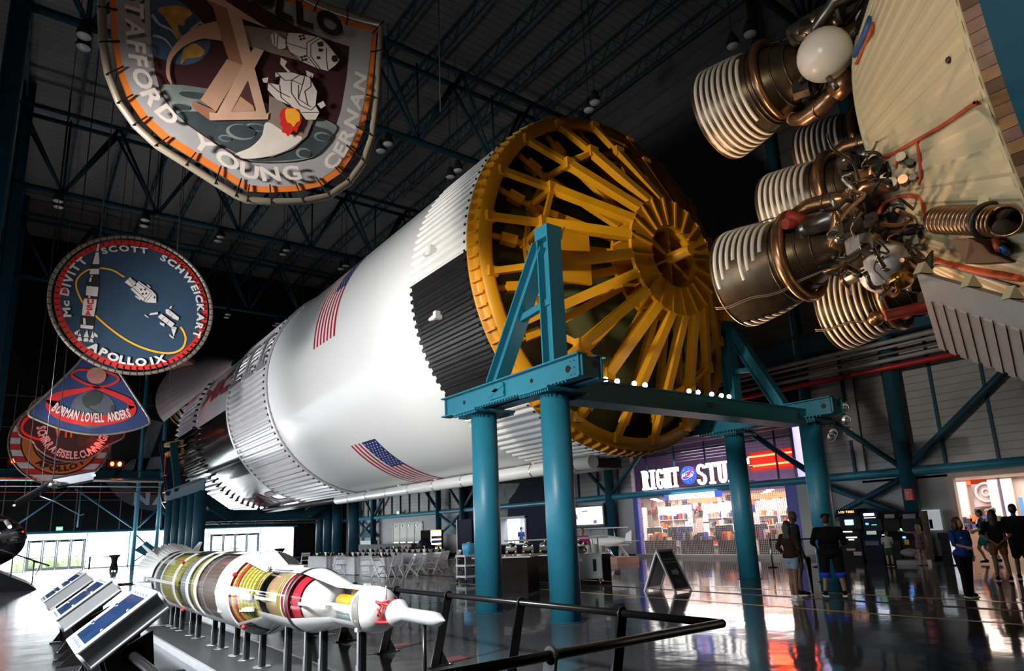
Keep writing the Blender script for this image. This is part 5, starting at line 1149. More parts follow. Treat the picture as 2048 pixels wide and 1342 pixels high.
# bars along the clear side, rear engines and fins
q = MB().use(MW); q.bar(mcyl(178, 15.3, R1), mcyl(178, 12.5, R1), .02, .05); q.bar(mcyl(178, 9.6, R1), mcyl(180, 8.5, .36), .03, .07); q.bar(mcyl(205, 9.6, R1), mcyl(203, 8.5, .36), .03, .05); q.bar(mcyl(180, 8.4, .345), mcyl(180, 6.5, .215), .012, .03)
q.bar(mcyl(112, 15.3, R1+.01), mcyl(112, 6.5, .21), .012, .015) if False else None
split_build(q, 'side_rail', mod)
FINW = mat('fin_white', (0.72, 0.72, 0.70), .4)
for a in (130, 230, 50, 310):
    q = MB().use(FINW); n = 14
    for i in range(n): # fan of ribs
        b = a-42+84*i/(n-1); q.hexa([mcyl(b-2, 14.6, R1), mcyl(b+2, 14.6, R1), mcyl(b+1.5, 15.7, R1+.16), mcyl(b-1.5, 15.7, R1+.16), mcyl(b-2, 14.8, R1-.03), mcyl(b+2, 14.8, R1-.03), mcyl(b+1.5, 15.7, R1+.1), mcyl(b-1.5, 15.7, R1+.1)])
    arc_shell(q, [(14.6, R1), (15.7, R1+.13)], a-42, a+42, 16)
    fo = q.build('engine_fairing', mod)
    q = MB().use(FINW); rad = mcyl(a, 0, 1)-mcyl(a, 0, 0); tn = Vector((-rad.z, 0, rad.x))*.008; P = [mcyl(a, 15.0, R1+.05), mcyl(a, 15.7, R1+.1), mcyl(a, 15.8, R1+.36), mcyl(a, 15.55, R1+.36)]
    q.hexa([p-tn for p in P]+[p+tn for p in P]); q.build('fin', fo)
for dx, dz in ((0, 0), (.3, .3), (-.3, .3), (.3, -.3), (-.3, -.3)):
    q = MB().use(STEEL); q.lathe((MX+dx, 15.4, MZ+dz), (0, 1, 0), [(0, .05), (.15, .06), (.4, .14), (.58, .178), (.58, .165), (.15, .04)], 20); q.build('nozzle', mod)
# nose end: service module, capsule, escape tower
q = MB().use(MW); q.lathe((MX, 5.96, MZ), (0, -1, 0), [(-.02, .2), (0, .207), (.10, .207), (.18, .198), (.24, .18), (.29, .15), (.32, .11), (.335, .06), (.34, .001)], 48); cap = q.build('capsule', mod)
q = MB().use(mat('cockpit_grey', (0.22, 0.21, 0.19), .6)); pts = []
prof = lambda y: .207 if y > 5.86 else (.207-(5.86-y)*.11 if y > 5.78 else .198-(5.78-y)*.3)
wa = lambda a: .062*sqrt(max(0, 1-((a-184)/47)**2))
mid_ = lambda a: 5.865-.02*cos(radians((a-184)*3.2))
for i in range(24):
    a0, a1 = 137+94*i/24, 137+94*(i+1)/24
    for k in range(4):
        P4 = [(a0, mid_(a0)+wa(a0)*(k/2-1)), (a1, mid_(a1)+wa(a1)*(k/2-1)), (a1, mid_(a1)+wa(a1)*((k+1)/2-1)), (a0, mid_(a0)+wa(a0)*((k+1)/2-1))]
        q.poly([mcyl(a, y, prof(y)+.004) for a, y in P4])
bmesh.ops.remove_doubles(q.bm, verts=q.bm.verts, dist=.0005)
q.build('cabin_opening', cap)
q = MB().use(MW)
for a in (165, 203): c = mcyl(a, 5.86, .19); q.ball(c, .024, 12); q.rod(c, c+Vector((0, -.035, -.01)), .014, n=8)
q.build('crew_figures', cap)
REDT = mat('tower_red', (0.62, 0.03, 0.035), .4)
q = MB().use(REDT); tw = []
for k in range(4): a = 45+90*k; p0, p1 = mcyl(a, 5.69, .125), mcyl(a, 5.40, .095); tw.append((p0, p1)); q.rod(p0, p1, .013, n=8)
for k in range(4):
    p0, p1 = tw[k]; r0, r1_ = tw[(k+1) % 4]
    for s_ in (0.02, .5, .98): q.rod(p0.lerp(p1, s_), r0.lerp(r1_, s_), .007, n=6)
    q.rod(p0, r0.lerp(r1_, .5), .006, n=6); q.rod(p0.lerp(p1, .5), r1_, .006, n=6); q.rod(r0, p0.lerp(p1, .5), .006, n=6)
q.build('escape_tower', mod)
q = MB().use(MW); q.lathe((MX, 5.42, MZ), (0, -1, 0), [(0, .001), (.005, .115), (.03, .115), (.12, .07), (.17, .052), (.18, .058), (.62, .056), (.69, .05), (.80, .002)], 28); q.build('escape_motor', mod)
q = MB().use(MW); q.rod(mcyl(95, 5.62, .1), mcyl(95, 5.6, .22), .006, n=6); q.box(mcyl(235, 5.95, .21), (.05, .06, .03)); q.box(mcyl(100, 5.95, .215), (.05, .05, .03)); q.box(mcyl(130, 9.1, R1+.01), (.05, .12, .04)); q.bx((MX-.18, 7.7, MZ+.315), (MX-.02, 8.35, MZ+.36)); q.rod((MX-.2, 8.4, MZ+.3), (MX-.24, 8.45, MZ+.43), .02, n=8); split_build(q, 'fitting', mod)
RB = mat('red_knob', (0.65, 0.02, 0.03), .35)
for a, y in ((150, 9.0), (228, 8.85), (138, 12.4), (232, 12.5)):
    q = MB().use(RB); q.ball(mcyl(a, y, R1+.02 if y > 9 else .5), .028, 12); q.build('red_knob', mod)
# posts
def post(y, r_body, w_=.05, name='stand_post'):
    zt = MZ-r_body; q = MB().use(STEEL); q.rod((MX, y, .1), (MX, y, .112), .11, n=24); q.bx((MX-.045, y-.03, .11), (MX-.02, y+.03, zt*.62)); q.bx((MX-.04, y-.02, zt*.62), (MX-.02, y+.02, zt)); q.use(BLACKM); q.bx((MX-.02, y-.03, .11), (MX+.035, y+.03, zt)); q.build(name, mod)
for y in (9.18, 9.9, 10.39, 11.23, 11.69, 12.81, 13.31, 14.16, 14.67, 15.1): post(y, R1-.01)
for y, r in ((8.2, .33), (7.55, .33), (7.1, .295), (6.15, .197)): post(y, r)
q = MB().use(BLACKM); q.rod((MX, 4.95, .1), (MX, 4.95, MZ-.05), .018, n=10); q.rod((MX, 4.95, .1), (MX, 4.95, .11), .09, n=18); q.build('stand_post', mod)

# ================================================================== RAILING AROUND IT
rail = thing('railing', 'black round bar railing with slanted flat posts around the cutaway model', 'railing', (2.6, 9.5, 0))
RZt = .86; XR, XLr, YFr, YBr = 4.77, .84, 3.62, 16.9
for a, b in (((XR, YFr), (XR, YBr)), ((XR, YFr), (XLr, YFr)), ((XLr, YFr), (XLr, 6.2)), ((XLr, 6.9), (XLr, 8.9)), ((XLr, 9.8), (XLr, 12.0)), ((XLr, 13), (XLr, YBr)), ((XLr, YBr), (XR, YBr))):
    q = MB().use(BLACKM); q.rod((*a, RZt), (*b, RZt), .034, n=14); q.ball((*a, RZt), .036, 12); q.build('handrail', rail)
GREYPOST = mat('grey_flat_post', (0.30, 0.31, 0.32), .4)
def rail_post(top, base, side, m=BLACKM):
    """flat slanted bar with a round head, triangular foot and base plate"""
    t_, b_ = Vector((*top, RZt)), Vector((*base, 0)); s_ = Vector(side); d = (b_-t_).normalized(); o = Vector((d.y, -d.x, 0)); q = MB().use(m)
    q.bar(t_, b_+Vector((0, 0, .02)), .11, .02, up=tuple(s_)) if False else None
    th = s_*.012; ax = s_.cross(d).normalized()*.055
    q.hexa([t_-ax-th, t_+ax-th, b_+ax*1.2-th, b_-ax*1.2-th, t_-ax+th, t_+ax+th, b_+ax*1.2+th, b_-ax*1.2+th])
    q.rod(t_-th, t_+th, .06, n=20); k = (t_-b_); k.z = 0; k = k.normalized() if k.length > .01 else Vector((1, 0, 0))
    q.prism([b_+k*.05+Vector((0, 0, .02))-th, b_+k*.2+Vector((0, 0, .02))-th, b_+k*.05-d*.2-th], th*2); q.box(b_+k*.06+Vector((0, 0, .008)), (.36, .12, .016) if abs(k.x) > .5 else (.12, .36, .016))
    o = q.build('post', rail); q = MB().use(STEEL)
    for i in (-1, 1):
        for j in (-1, 1): c = b_+k*(.06+.14*i)+s_*.04*j; q.rod(c, c+Vector((0, 0, .025)), .01, n=6)
    q.build('bolts', o)
for y in (4.75, 6.35, 7.95, 9.45, 11.0, 12.5, 14.0, 15.5): rail_post((XR, y), (XR-.22, y), (0, 1, 0))
for x in (2.95, 1.5): rail_post((x, YFr), (x, YFr+.2), (1, 0, 0), GREYPOST)
for y in (4.6, 7.75, 10.7, 13.7, 15.3): rail_post((XLr, y), (XLr+.17, y), (0, 1, 0))

# ================================================================== READER PANELS
SCRN = mat('screen_glass', (0.012, 0.03, 0.085), .08, var=.5, scale=3, coat=.6, emit=(0.05, 0.12, 0.32), es=.35)
def kiosk(y0, wd, label):
    t = thing('reader_panel', label, 'info panel', (1.0, y0+wd/2, 0), 'silver reader panels beside the model')
    A0, B0 = Vector((.475, 0, .925)), Vector((.97, 0, 1.31)); sl = (B0-A0).normalized(); nr = Vector((-sl.z, 0, sl.x)); th = -nr*.145
    P = lambda s_, y, h=0: A0+sl*s_+nr*h+Vector((0, y0+y, 0)); L = (B0-A0).length
    q = MB().use(SILVER); q.hexa([P(0, 0)+th, P(L, 0)+th, P(L, wd)+th, P(0, wd)+th, P(0, 0), P(L, 0), P(L, wd), P(0, wd)])
    box = q.build('case', t, bevel=.008)
    q = MB().use(mat('pale_silver_edge', (.62, .64, .66), .35, .2))
    for a, b in ((P(0, 0), P(L, 0)), (P(0, 0)+th, P(L, 0)+th), (P(0, 0), P(0, wd)), (P(L, 0), P(L, wd)), (P(0, 0), P(0, 0)+th), (P(L, 0), P(L, 0)+th), (P(0, wd), P(L, wd))): q.rod(a, b, .012, n=8)
    q.hexa([P(.005, .005, .001), P(L-.005, .005, .001), P(L-.005, wd-.005, .001), P(.005, wd-.005, .001), P(.005, .005, .004), P(L-.005, .005, .004), P(L-.005, wd-.005, .004), P(.005, wd-.005, .004)]); q.build('edge_trim', box)
    q = MB().use(SCRN); q.hexa([P(.07, .13, .004), P(L-.08, .13, .004), P(L-.08, wd-.13, .004), P(.07, wd-.13, .004), P(.07, .13, .008), P(L-.08, .13, .008), P(L-.08, wd-.13, .008), P(.07, wd-.13, .008)]); q.build('screen', box)
    q = MB().use(STEEL)
    for s_ in (L*.33, L*.66):
        for y in (.12, wd-.12): q.ball(P(s_, y, .008), .016, 8)
    q.build('studs', box)
    q = MB().use(mat('indicator_slots', (.16, .22, .35), .3))
    for k in range(5): y = .2+(wd-.4)*k/4; q.bar(P(.035, y-.04, .005), P(.05, y+.04, .005), .02, .004); q.bar(P(L-.06, y-.04, .005), P(L-.045, y+.04, .005), .02, .004)
    q.build('slots', box)
    q = MB().use(BLACKM); q.bar(P(L*.35, -.0, -.26), P(L*1.02, 0, -.24), .05, .1) if False else None
    for y in (.16, wd-.16):
        q.hexa([(.94, y0+y-.02, .02), (1.08, y0+y-.02, .02), (.98, y0+y-.02, 1.02), (.66, y0+y-.02, .84), (.94, y0+y+.02, .02), (1.08, y0+y+.02, .02), (.98, y0+y+.02, 1.02), (.66, y0+y+.02, .84)])
        q.prism([(.95, y0+y-.015, .02), (.76, y0+y-.015, .02), (.93, y0+y-.015, .2)], (0, .03, 0)); q.box((.92, y0+y, .01), (.42, .14, .02)); q.rod((XLr+.02, y0+y-.02, RZt), (XLr+.02, y0+y+.02, RZt), .085, n=20)
    q.bar((.9, y0+.16, .72), (.9, y0+wd-.16, .72), .12, .3); q.hexa([P(.12, .1)+th, P(L-.05, .1)+th, P(L-.05, wd-.1)+th, P(.12, wd-.1)+th, P(.2, .15)+th*1.4, P(L+.02, .15)+th*1.3, P(L+.02, wd-.15)+th*1.3, P(.2, wd-.15)+th*1.4])
    q.build('stand', t); return t
kiosk(6.0, .98, 'silver slanted reader panel nearest the camera, at the railing')
kiosk(8.86, .98, 'silver slanted reader panel in the middle of the three')
kiosk(12.0, .98, 'silver slanted reader panel farthest from the camera')
# ================================================================== SHOP WITH THE GRILLE
def yx(px, X, py=1040): return onX(px, py, X).y
PURP = mat('purple_shop_wall', (0.20, 0.14, 0.30), .6, var=.1); PEACH = mat('shop_cream', (0.78, 0.66, 0.60), .6, var=.06); BLUEC = mat('shop_blue', (0.05, 0.06, 0.36), .5)
q = MB(); q.use(PEACH); q.bx((33.0, 15.8, 0), (33.2, 31.3, 3.25)); q.use(PURP); q.bx((33.0, 15.8, 3.25), (33.2, 31.3, 5.9)); q.bx((27.1, 31.3, 3.2), (33.2, 31.45, 6)); q.bx((26.8, 15.65, 3.2), (33.2, 15.8, 6)); q.bx((27.06, 25.3, 3.2), (27.1, 31.3, 6))
q.use(PEACH); q.bx((27.1, 31.3, 0), (33.2, 31.45, 3.2)); q.bx((27.05, 15.65, 0), (33.2, 15.8, 3.2)); q.use(NAVY); q.bx((26.8, 15.65, 5.9), (33.2, 31.45, 6.0)); struct(q.build('wall_shop'), 'bright interior walls of the shop behind the grille')
q = MB().use(BLUEC); q.bx((26.82, 25.0, 0), (27.1, 25.3, 3.1)); q.bx((26.82, 15.8, 0), (27.1, 16.35, 3.1)); struct(q.build('trim_8'), 'blue jambs of the shop front')
q = MB().use(GREYP); q.bx((26.7, 15.8, 0), (27.0, 25.3, .16)); struct(q.build('trim_9'), 'grey sill under the shop grille')
q = MB().use(mat('lilac_strip', (.45, .28, .52), .6)); q.bx((26.78, 15.0, 5.55), (26.86, 25.3, 5.75)); struct(q.build('trim_10'), 'lilac strip over the shop front')
area('shop_ceiling_light', (30.0, 23, 3.15), (30.0, 23, 0), 5, 12, 1500, (1.0, 0.84, 0.76)); area('shop_upper_light', (30, 22.5, 5.7), (30.8, 22.5, 3), 3, 9, 260, (0.85, 0.70, 1.0))
SHOPL = glow('shop_lamp', (1.0, 0.90, 0.82), 9.0)
sh = random.Random(21)
for i in range(9):
    t = MB().use(SHOPL); y = 18.2+i*1.2; q = t; q.lathe((28.6+(i % 3)*1.6, y, 3.05), (0, 0, -1), [(0, .16), (.05, .2), (.06, .001)], 14); tag(q.build('ceiling_spot'), 'bright ceiling spotlight inside the shop behind the grille', 'lamp', 'shop ceiling spotlights')
# white display walls with panels
GCOL = [mat('goods_%s' % n, c, .5) for n, c in (('white', (.75, .7, .68)), ('blue', (.05, .08, .35)), ('red', (.5, .05, .05)), ('orange', (.7, .2, .05)), ('black', (.03, .03, .035)), ('grey', (.3, .3, .32)), ('tan', (.5, .35, .22)), ('navy', (.03, .04, .12)))]
for k in range(7):
    y0 = 18.6+k*1.75; x0 = 32.4 if k % 2 else 31.6
    t = thing('shop_shelf', 'tall white shelving unit inside the shop, number %d from the right jamb' % (k+1), 'shelf', (x0, y0+.55, 0), 'shelving units behind the grille')
    q = MB().use(WHITE); q.bx((x0+.38, y0, 0), (x0+.42, y0+1.15, 2.7)); q.build('back_panel', t)
    q = MB().use(WHITE); q.bx((x0, y0-.02, 0), (x0+.4, y0+.02, 2.7)); q.bx((x0, y0+1.13, 0), (x0+.4, y0+1.17, 2.7)); q.build('side_panels', t)
    for z in (.35, .85, 1.35, 1.85):
        q = MB().use(WHITE); q.bx((x0, y0+.02, z), (x0+.38, y0+1.13, z+.03)); q.build('shelf', t)
        a = y0+.06
        while a < y0+1.0:
            w_ = sh.uniform(.08, .24); h = sh.uniform(.14, .38); q = MB().use(sh.choice(GCOL)); q.bx((x0+.05, a, z+.031), (x0+.3, a+w_, z+.031+h))
            if sh.random() < .6: q.bx((x0+.12, a+.02, z+.031+h), (x0+.22, a+w_-.02, z+.05+h))
            tag(q.build('boxed_souvenir'), 'small boxed souvenir on a shelf inside the shop with the grille', 'souvenir', 'boxed souvenirs behind the grille'); a += w_+sh.uniform(.02, .12)
# low dark display counters, luggage, clothes racks
for k, (x, y, w_, h) in enumerate(((28.6, 25.2, 1.7, .8), (28.8, 22.9, 1.6, .8), (28.6, 20.6, 1.3, .75), (28.5, 18.3, 1.2, .8))):
    t = thing('display_table', 'dark display table heaped with goods in the shop, number %d from the left jamb' % (k+1), 'table', (x, y, 0), 'display tables behind the grille')
    q = MB().use(GCOL[4]); q.bx((x-.4, y-w_/2, h-.06), (x+.4, y+w_/2, h)); q.build('top', t)
    q = MB().use(GCOL[4]); q.bx((x-.36, y-w_/2+.05, 0), (x+.36, y+w_/2-.05, h-.06)); q.build('body', t)
    for j in range(9):
        yy = y-w_/2+.1+j*(w_-.2)/9; q = MB().use(sh.choice(GCOL)); hh = sh.uniform(.12, .45); q.bx((x-.25, yy, h), (x+.1, yy+sh.uniform(.08, .14), h+hh)); tag(q.build('boxed_souvenir'), 'souvenir standing on a dark display table inside the shop', 'souvenir', 'goods on the display tables')
for k, (x, y, c) in enumerate(((30.3, 22.2, 1), (30.1, 20.0, 4), (30.4, 25.5, 4), (29.9, 18.4, 5), (30.2, 26.9, 4), (29.6, 24.2, 7), (30.0, 28.4, 4), (29.4, 21.5, 4))):
    t = thing('clothes_rack', 'rack of %s shirts inside the shop' % ('blue', 'black', 'dark', 'grey', 'black', 'navy', 'black', 'dark')[k] + ' beyond the grille, number %d' % (k+1), 'rack', (x, y, 0), 'clothes racks behind the grille')
    q = MB().use(STEEL); q.rod((x, y-.5, 0), (x, y-.5, 1.5), .02); q.rod((x, y+.5, 0), (x, y+.5, 1.5), .02); q.rod((x, y-.5, 1.5), (x, y+.5, 1.5), .015); q.build('rail', t)
    for j in range(8): q = MB().use(GCOL[c]); yy = y-.42+j*.12; q.hexa([(x-.22, yy, .75), (x+.22, yy, .75), (x+.22, yy+.07, .75), (x-.22, yy+.07, .75), (x-.16, yy, 1.45), (x+.16, yy, 1.45), (x+.16, yy+.07, 1.45), (x-.16, yy+.07, 1.45)]); q.build('shirt', t)
# model rocket in the shop
t = thing('display_rocket', 'tall white toy rocket standing inside the shop', 'model', (31.0, 23.9, 0)); q = MB().use(WHITE); q.lathe((31.0, 23.9, .9), (0, 0, 1), [(0, .16), (.7, .16), (.75, .14), (1.1, .14), (1.2, .1), (1.45, .09), (1.7, .01)], 18); q.build('body', t)
q = MB().use(GCOL[4]); q.lathe((31.0, 23.9, .0), (0, 0, 1), [(0, .3), (.9, .25), (.9, .01)], 18); q.lathe((31.0, 23.9, 1.6), (0, 0, 1), [(0, .165), (.08, .165)], 18); q.build('base', t)
for k in range(110):
    y, z = sh.uniform(18.5, 31), sh.uniform(1.9, 3.0); w_, h = sh.uniform(.08, .4), sh.uniform(.1, .45); q = MB().use(sh.choice(GCOL[1:])); q.bx((32.93, y, z-h/2), (33.0, y+w_, z+h/2)); q.bx((32.9, y+w_*.2, z-h*.3), (32.93, y+w_*.8, z+h*.3)); tag(q.build('wall_souvenir'), 'souvenir pack hung on the back wall of the shop with the grille', 'souvenir', 'packs hung on the shop back wall')
# hanging orange and red signs over the goods
q = MB().use(mat('orange_fascia', (.62, .16, .06), .5, emit=(.8, .2, .08), es=.5)); q.bx((31.2, 17.5, 2.72), (31.25, 21.2, 3.0)); q.bx((31.2, 23.2, 2.75), (31.25, 25.2, 3.0)); tag(q.build('fascia'), 'orange fascia hanging under the shop ceiling', 'sign')
# the grille
q = MB().use(mat('grille_wire', (.45, .40, .38), .4, .3))
for i in range(92): y = 16.36+i*.094; q.bx((26.86, y-.006, .16), (26.872, y+.006, 3.05))
for i in range(31): z = .16+i*.094; q.bx((26.872, 16.35, z-.006), (26.884, 25.0, z+.006))
tag(q.build('security_grille'), 'fine wire security grille closing the shop front', 'grille')
# upper glazing, neon, tubes
q = MB().use(TEALD)
for y in (16.6, 18.5, 20.4, 22.3, 24.2): q.bx((26.84, y-.035, 3.3), (26.9, y+.035, 5.9))
struct(q.build('trim_11'), 'slim teal mullions above the shop sign')
NEON = glow('red_neon', (1.0, 0.06, 0.02), 14.0)
t = thing('neon_sign', 'two glowing red neon tubes above the shop front right of the sign', 'neon sign', (29.5, 17.2, 4.2))
for z in (4.62, 4.18): q = MB().use(NEON); q.rod((28.2, 15.9, z), (28.2, 18.9, z), .045, n=10); q.build('tube', t)
q = MB().use(mat('red_backing', (.30, .03, .02), .5)); q.bx((28.35, 15.85, 3.9), (28.4, 19.0, 4.85)); q.build('backing', t)
l = area('neon_spill', (28.1, 17.4, 4.4), (20, 17.4, 3.5), 3.0, .5, 55, (1, .08, .03))
q = MB().use(mat('dark_maroon_band', (.08, .01, .015), .5)); q.bx((28.6, 19.4, 3.7), (28.65, 25.0, 4.25)); tag(q.build('fascia'), 'dark red band behind the shop sign', 'sign')
q = MB().use(GREYP)
for k in range(5): q.rod((29.5, 16, 5.0+.16*k), (29.5, 25, 5.0+.16*k), .02, n=6)
tag(q.build('ceiling_conduits'), 'thin conduits under the upper shop ceiling', 'pipes')
# sign
LETW = glow('white_sign_glow', (1.0, 0.99, 0.96), 2.6)
sg = thing('shop_sign', 'large white illuminated RIGHT STUFF sign with a round blue badge', 'sign', (26.55, 21, 3.9))
ey = (0, -1, 0)
def slab(mb, ch, y0, y1, z0, z1):
    """condensed slab-serif capital drawn with bars; unit square mapped to the given box"""
    X0 = 26.5
    P = lambda u, v: (X0, y0+(y1-y0)*u, z0+(z1-z0)*v)
    def b(u0, v0, u1, v1): mb.bx(P(u0, v0), (X0+.12, P(u1, v1)[1], P(u1, v1)[2]))
    def arc(cu, cv, ru, rv, a0, a1, w_=.24, n=10):
        for i in range(n):
            s0, s1 = radians(a0+(a1-a0)*i/n), radians(a0+(a1-a0)*(i+1)/n); o = [(cu+ru*cos(s0), cv+rv*sin(s0)), (cu+ru*cos(s1), cv+rv*sin(s1)), (cu+(ru-w_)*cos(s1), cv+(rv-w_*.45)*sin(s1)), (cu+(ru-w_)*cos(s0), cv+(rv-w_*.45)*sin(s0))]
            mb.prism([P(*a) for a in o], (.12, 0, 0))
    W = .26; H = .10
    if ch == 'R': b(.12, 0, .12+W, 1); b(0, 0, .48, H); b(0, 1-H, .5, 1); arc(.48, .74, .44, .26, -90, 90); mb.prism([P(.45, .5), P(.7, .5), P(.92, H), P(.66, H)], (.12, 0, 0)); b(.6, 0, 1, H)
    elif ch == 'I': b(.5-W/2-.06, 0, .5+W/2+.06, 1); b(.1, 0, .9, H); b(.1, 1-H, .9, 1)
    elif ch == 'G': arc(.5, .70, .48, .30, 10, 180); arc(.5, .30, .48, .30, 180, 360); b(.02, .3, .02+W, .7); b(.72, .28, .98, .48); b(.5, .40, 1, .50)
    elif ch == 'H': b(.1, 0, .1+W, 1); b(.9-W, 0, .9, 1); b(.2, .45, .8, .57); b(0, 0, .46, H); b(.54, 0, 1, H); b(0, 1-H, .46, 1); b(.54, 1-H, 1, 1)
    elif ch == 'T': b(.5-W/2, 0, .5+W/2, 1); b(0, 1-H, 1, 1); b(0, .78, .14, 1); b(.86, .78, 1, 1); b(.22, 0, .78, H)
    elif ch == 'S': arc(.5, .74, .48, .26, 10, 270); arc(.5, .27, .48, .27, -90, 90+0); arc(.5, .27, .48, .27, 180, 275); b(.45, .47, .55, .6)
    elif ch == 'U': b(.1, .3, .1+W, 1); b(.9-W, .3, .9, 1); arc(.5, .3, .40, .30, 180, 360); b(0, 1-H, .46, 1); b(.54, 1-H, 1, 1)
    elif ch == 'F': b(.12, 0, .12+W, 1); b(0, 0, .55, H); b(0, 1-H, 1, 1); b(.84, .74, 1, 1); b(.3, .48, .72, .58)
for word, ya, yb in (('RIGHT', 24.28, 21.80), ('STUFF', 20.72, 17.75)):
    n = len(word); st = (yb-ya)/n
    for i, ch in enumerate(word):
        q = MB().use(LETW); a = ya+st*i; slab(q, ch, a, a+st*.9, 3.42, 4.42); q.build('letter', sg)
q = MB().use(mat('sign_rail', (.03, .03, .04), .5)); q.bx((26.62, 17.7, 3.36), (26.7, 24.4, 3.42)); q.bx((26.62, 17.7, 4.0), (26.7, 24.4, 4.06)); q.build('rail', sg)
bc = Vector((26.5, 21.24, 3.95)); q = MB().use(glow('badge_blue', (0.03, 0.12, 0.75), 1.3)); q.rod(bc, bc+Vector((.12, 0, 0)), .44, n=40); bd = q.build('badge', sg)
B = lambda u, v, k=1: bc+Vector((-.008*k, -u, v))
q = MB().use(LETW); pts = [(.40*cos(a), .17*sin(a)) for a in [2*pi*i/40 for i in range(40)]]
for (u0, v0), (u1, v1) in zip(pts, pts[1:]+pts[:1]): q.bar(B(u0*.9, v0+.25*u0), B(u1*.9, v1+.25*u1), .012, .008)
text_flat(q, 'NASA', B(0, -.07, 2), (0, -1, 0), (0, 0, 1), .15, .62, .04, center=True)
for u, v in ((-.2, .25), (.1, .3), (-.25, -.2), (.2, -.25), (0, -.32), (.28, .12)): q.ball(B(u, v), .014, 6)
q.build('badge_lettering', bd)
q = MB().use(glow('badge_red', (0.9, 0.03, 0.03), 1.6)); q.poly([B(-.36, -.10, 3), B(-.05, .02, 3), B(.50, .42, 3), B(.12, .0, 3), B(.30, .03, 3), B(.02, -.06, 3)]); q.build('badge_swoosh', bd)
sb = thing('light_bar', 'glowing white bar with blue ends hanging under the shop sign', 'sign', (26.2, 20.9, 2.95))
q = MB().use(glow('bar_white', (1, 1, 1), 4)); q.bx((26.05, 19.45, 2.80), (26.13, 22.15, 3.04)); q.build('panel', sb)
q = MB().use(glow('bar_blue', (.08, .16, .8), 1)); q.bx((26.06, 19.1, 2.78), (26.14, 19.45, 3.06)); q.bx((26.06, 22.15, 2.78), (26.14, 22.45, 3.06)); q.build('end_caps', sb)
# ================================================================== OPEN SHOP AT THE RIGHT
q = MB().use(PEACH); q.bx((31.5, .5, 0), (31.7, 13, 3.0)); q.bx((27.1, 12.8, 0), (31.7, 13.0, 3)); q.bx((27.06, 9.9, 0), (27.1, 12.8, 3)); q.bx((26.8, .4, 0), (31.7, .6, 3)); q.bx((26.8, .4, 2.92), (31.7, 13.0, 3.0)); struct(q.build('wall_shop_open'), 'bright peach walls of the open shop at the right')
area('open_shop_light', (29.2, 7, 2.85), (29.2, 7, 0), 4, 10, 620, (1.0, 0.82, 0.72))
q = MB().use(mat('beige_header', (.42, .33, .26), .6)); q.bx((26.6, 1.5, 2.85), (26.85, 9.9, 3.08)); q.bx((26.6, 9.75, 0), (26.85, 9.95, 2.85)); struct(q.build('trim_12'), 'beige frame round the open shop front')
sv = lambda px, py, X=31.3: onX(px, py, X)
def wallcard(name, px0, py0, px1, py1, m, label, cat, X=31.3, t_=.06):
    a, b = sv(px0, py0, X), sv(px1, py1, X); q = MB().use(m); q.bx((X, a.y, a.z), (X+t_, b.y, b.z)); return tag(q.build(name), label, cat)
wallcard('fascia', 1914, 958, 1990, 966, mat('red_fascia', (.75, .09, .03), .5, emit=(.9, .1, .03), es=.8), 'orange red band along the top of the open shop wall', 'sign', 31.2, .05)
for i, (a, b) in enumerate(((1926, 1934), (1990, 1999), (2018, 2026))): wallcard('display_column', a, 950, b, 1095, WHITE, 'slim white display post in the open shop, number %d from its left end' % (i+1), 'post', 31.0, .15)
wallcard('display_column', 1999, 950, 2017, 1060, BLUEC, 'blue display column in the open shop', 'post', 31.05, .15)
pm = mat('storm_picture', (0.35, 0.28, 0.30), .5, var=.75, scale=1.1)
t = thing('wall_picture', 'big grey picture with a pale swirl on the open shop wall', 'picture', sv(1962, 985)); q = MB().use(pm); a, b = sv(1940, 960, 31.2), sv(1990, 1012, 31.2); q.bx((31.2, a.y, a.z), (31.25, b.y, b.z)); q.build('picture', t)
q = MB().use(mat('pale_swirl', (.50, .44, .44), .6)); c = sv(1972, 985, 31.15); q.torus((31.17, c.y, c.z), (1, 0, 0), .36, .06, 24, 6); q.torus((31.17, c.y, c.z), (1, 0, 0), .14, .05, 20, 6); q.build('swirl', t)
wallcard('wall_screen', 1948, 1018, 1992, 1032, GCOL[4], 'dark wide panel under the swirl picture', 'panel', 31.15); wallcard('framed_photo', 1919, 978, 1931, 1000, GCOL[5], 'small framed photo at the left of the open shop', 'picture', 31.2)
wallcard('blue_poster', 2036, 995, 2050, 1030, mat('sky_poster', (.08, .3, .75), .5), 'bright blue poster at the picture edge of the open shop', 'poster', 31.2)
for k in range(14):
    p = sv(1918+5.6*k, sh.uniform(1030, 1060), 30.6); q = MB().use(sh.choice(GCOL)); q.bx((30.6, p.y-.08, max(.76, p.z-.1)), (30.9, p.y+.1, max(.76, p.z-.1)+sh.uniform(.12, .3))); tag(q.build('boxed_souvenir'), 'souvenir on the counter of the open shop', 'souvenir', 'goods in the open shop')
q = MB().use(mat('shop_counter', (.32, .22, .16), .5)); q.bx((30.4, 7.2, 0), (31.0, 11.4, .76)); tag(q.build('shop_counter'), 'low brown counter inside the open shop', 'counter')
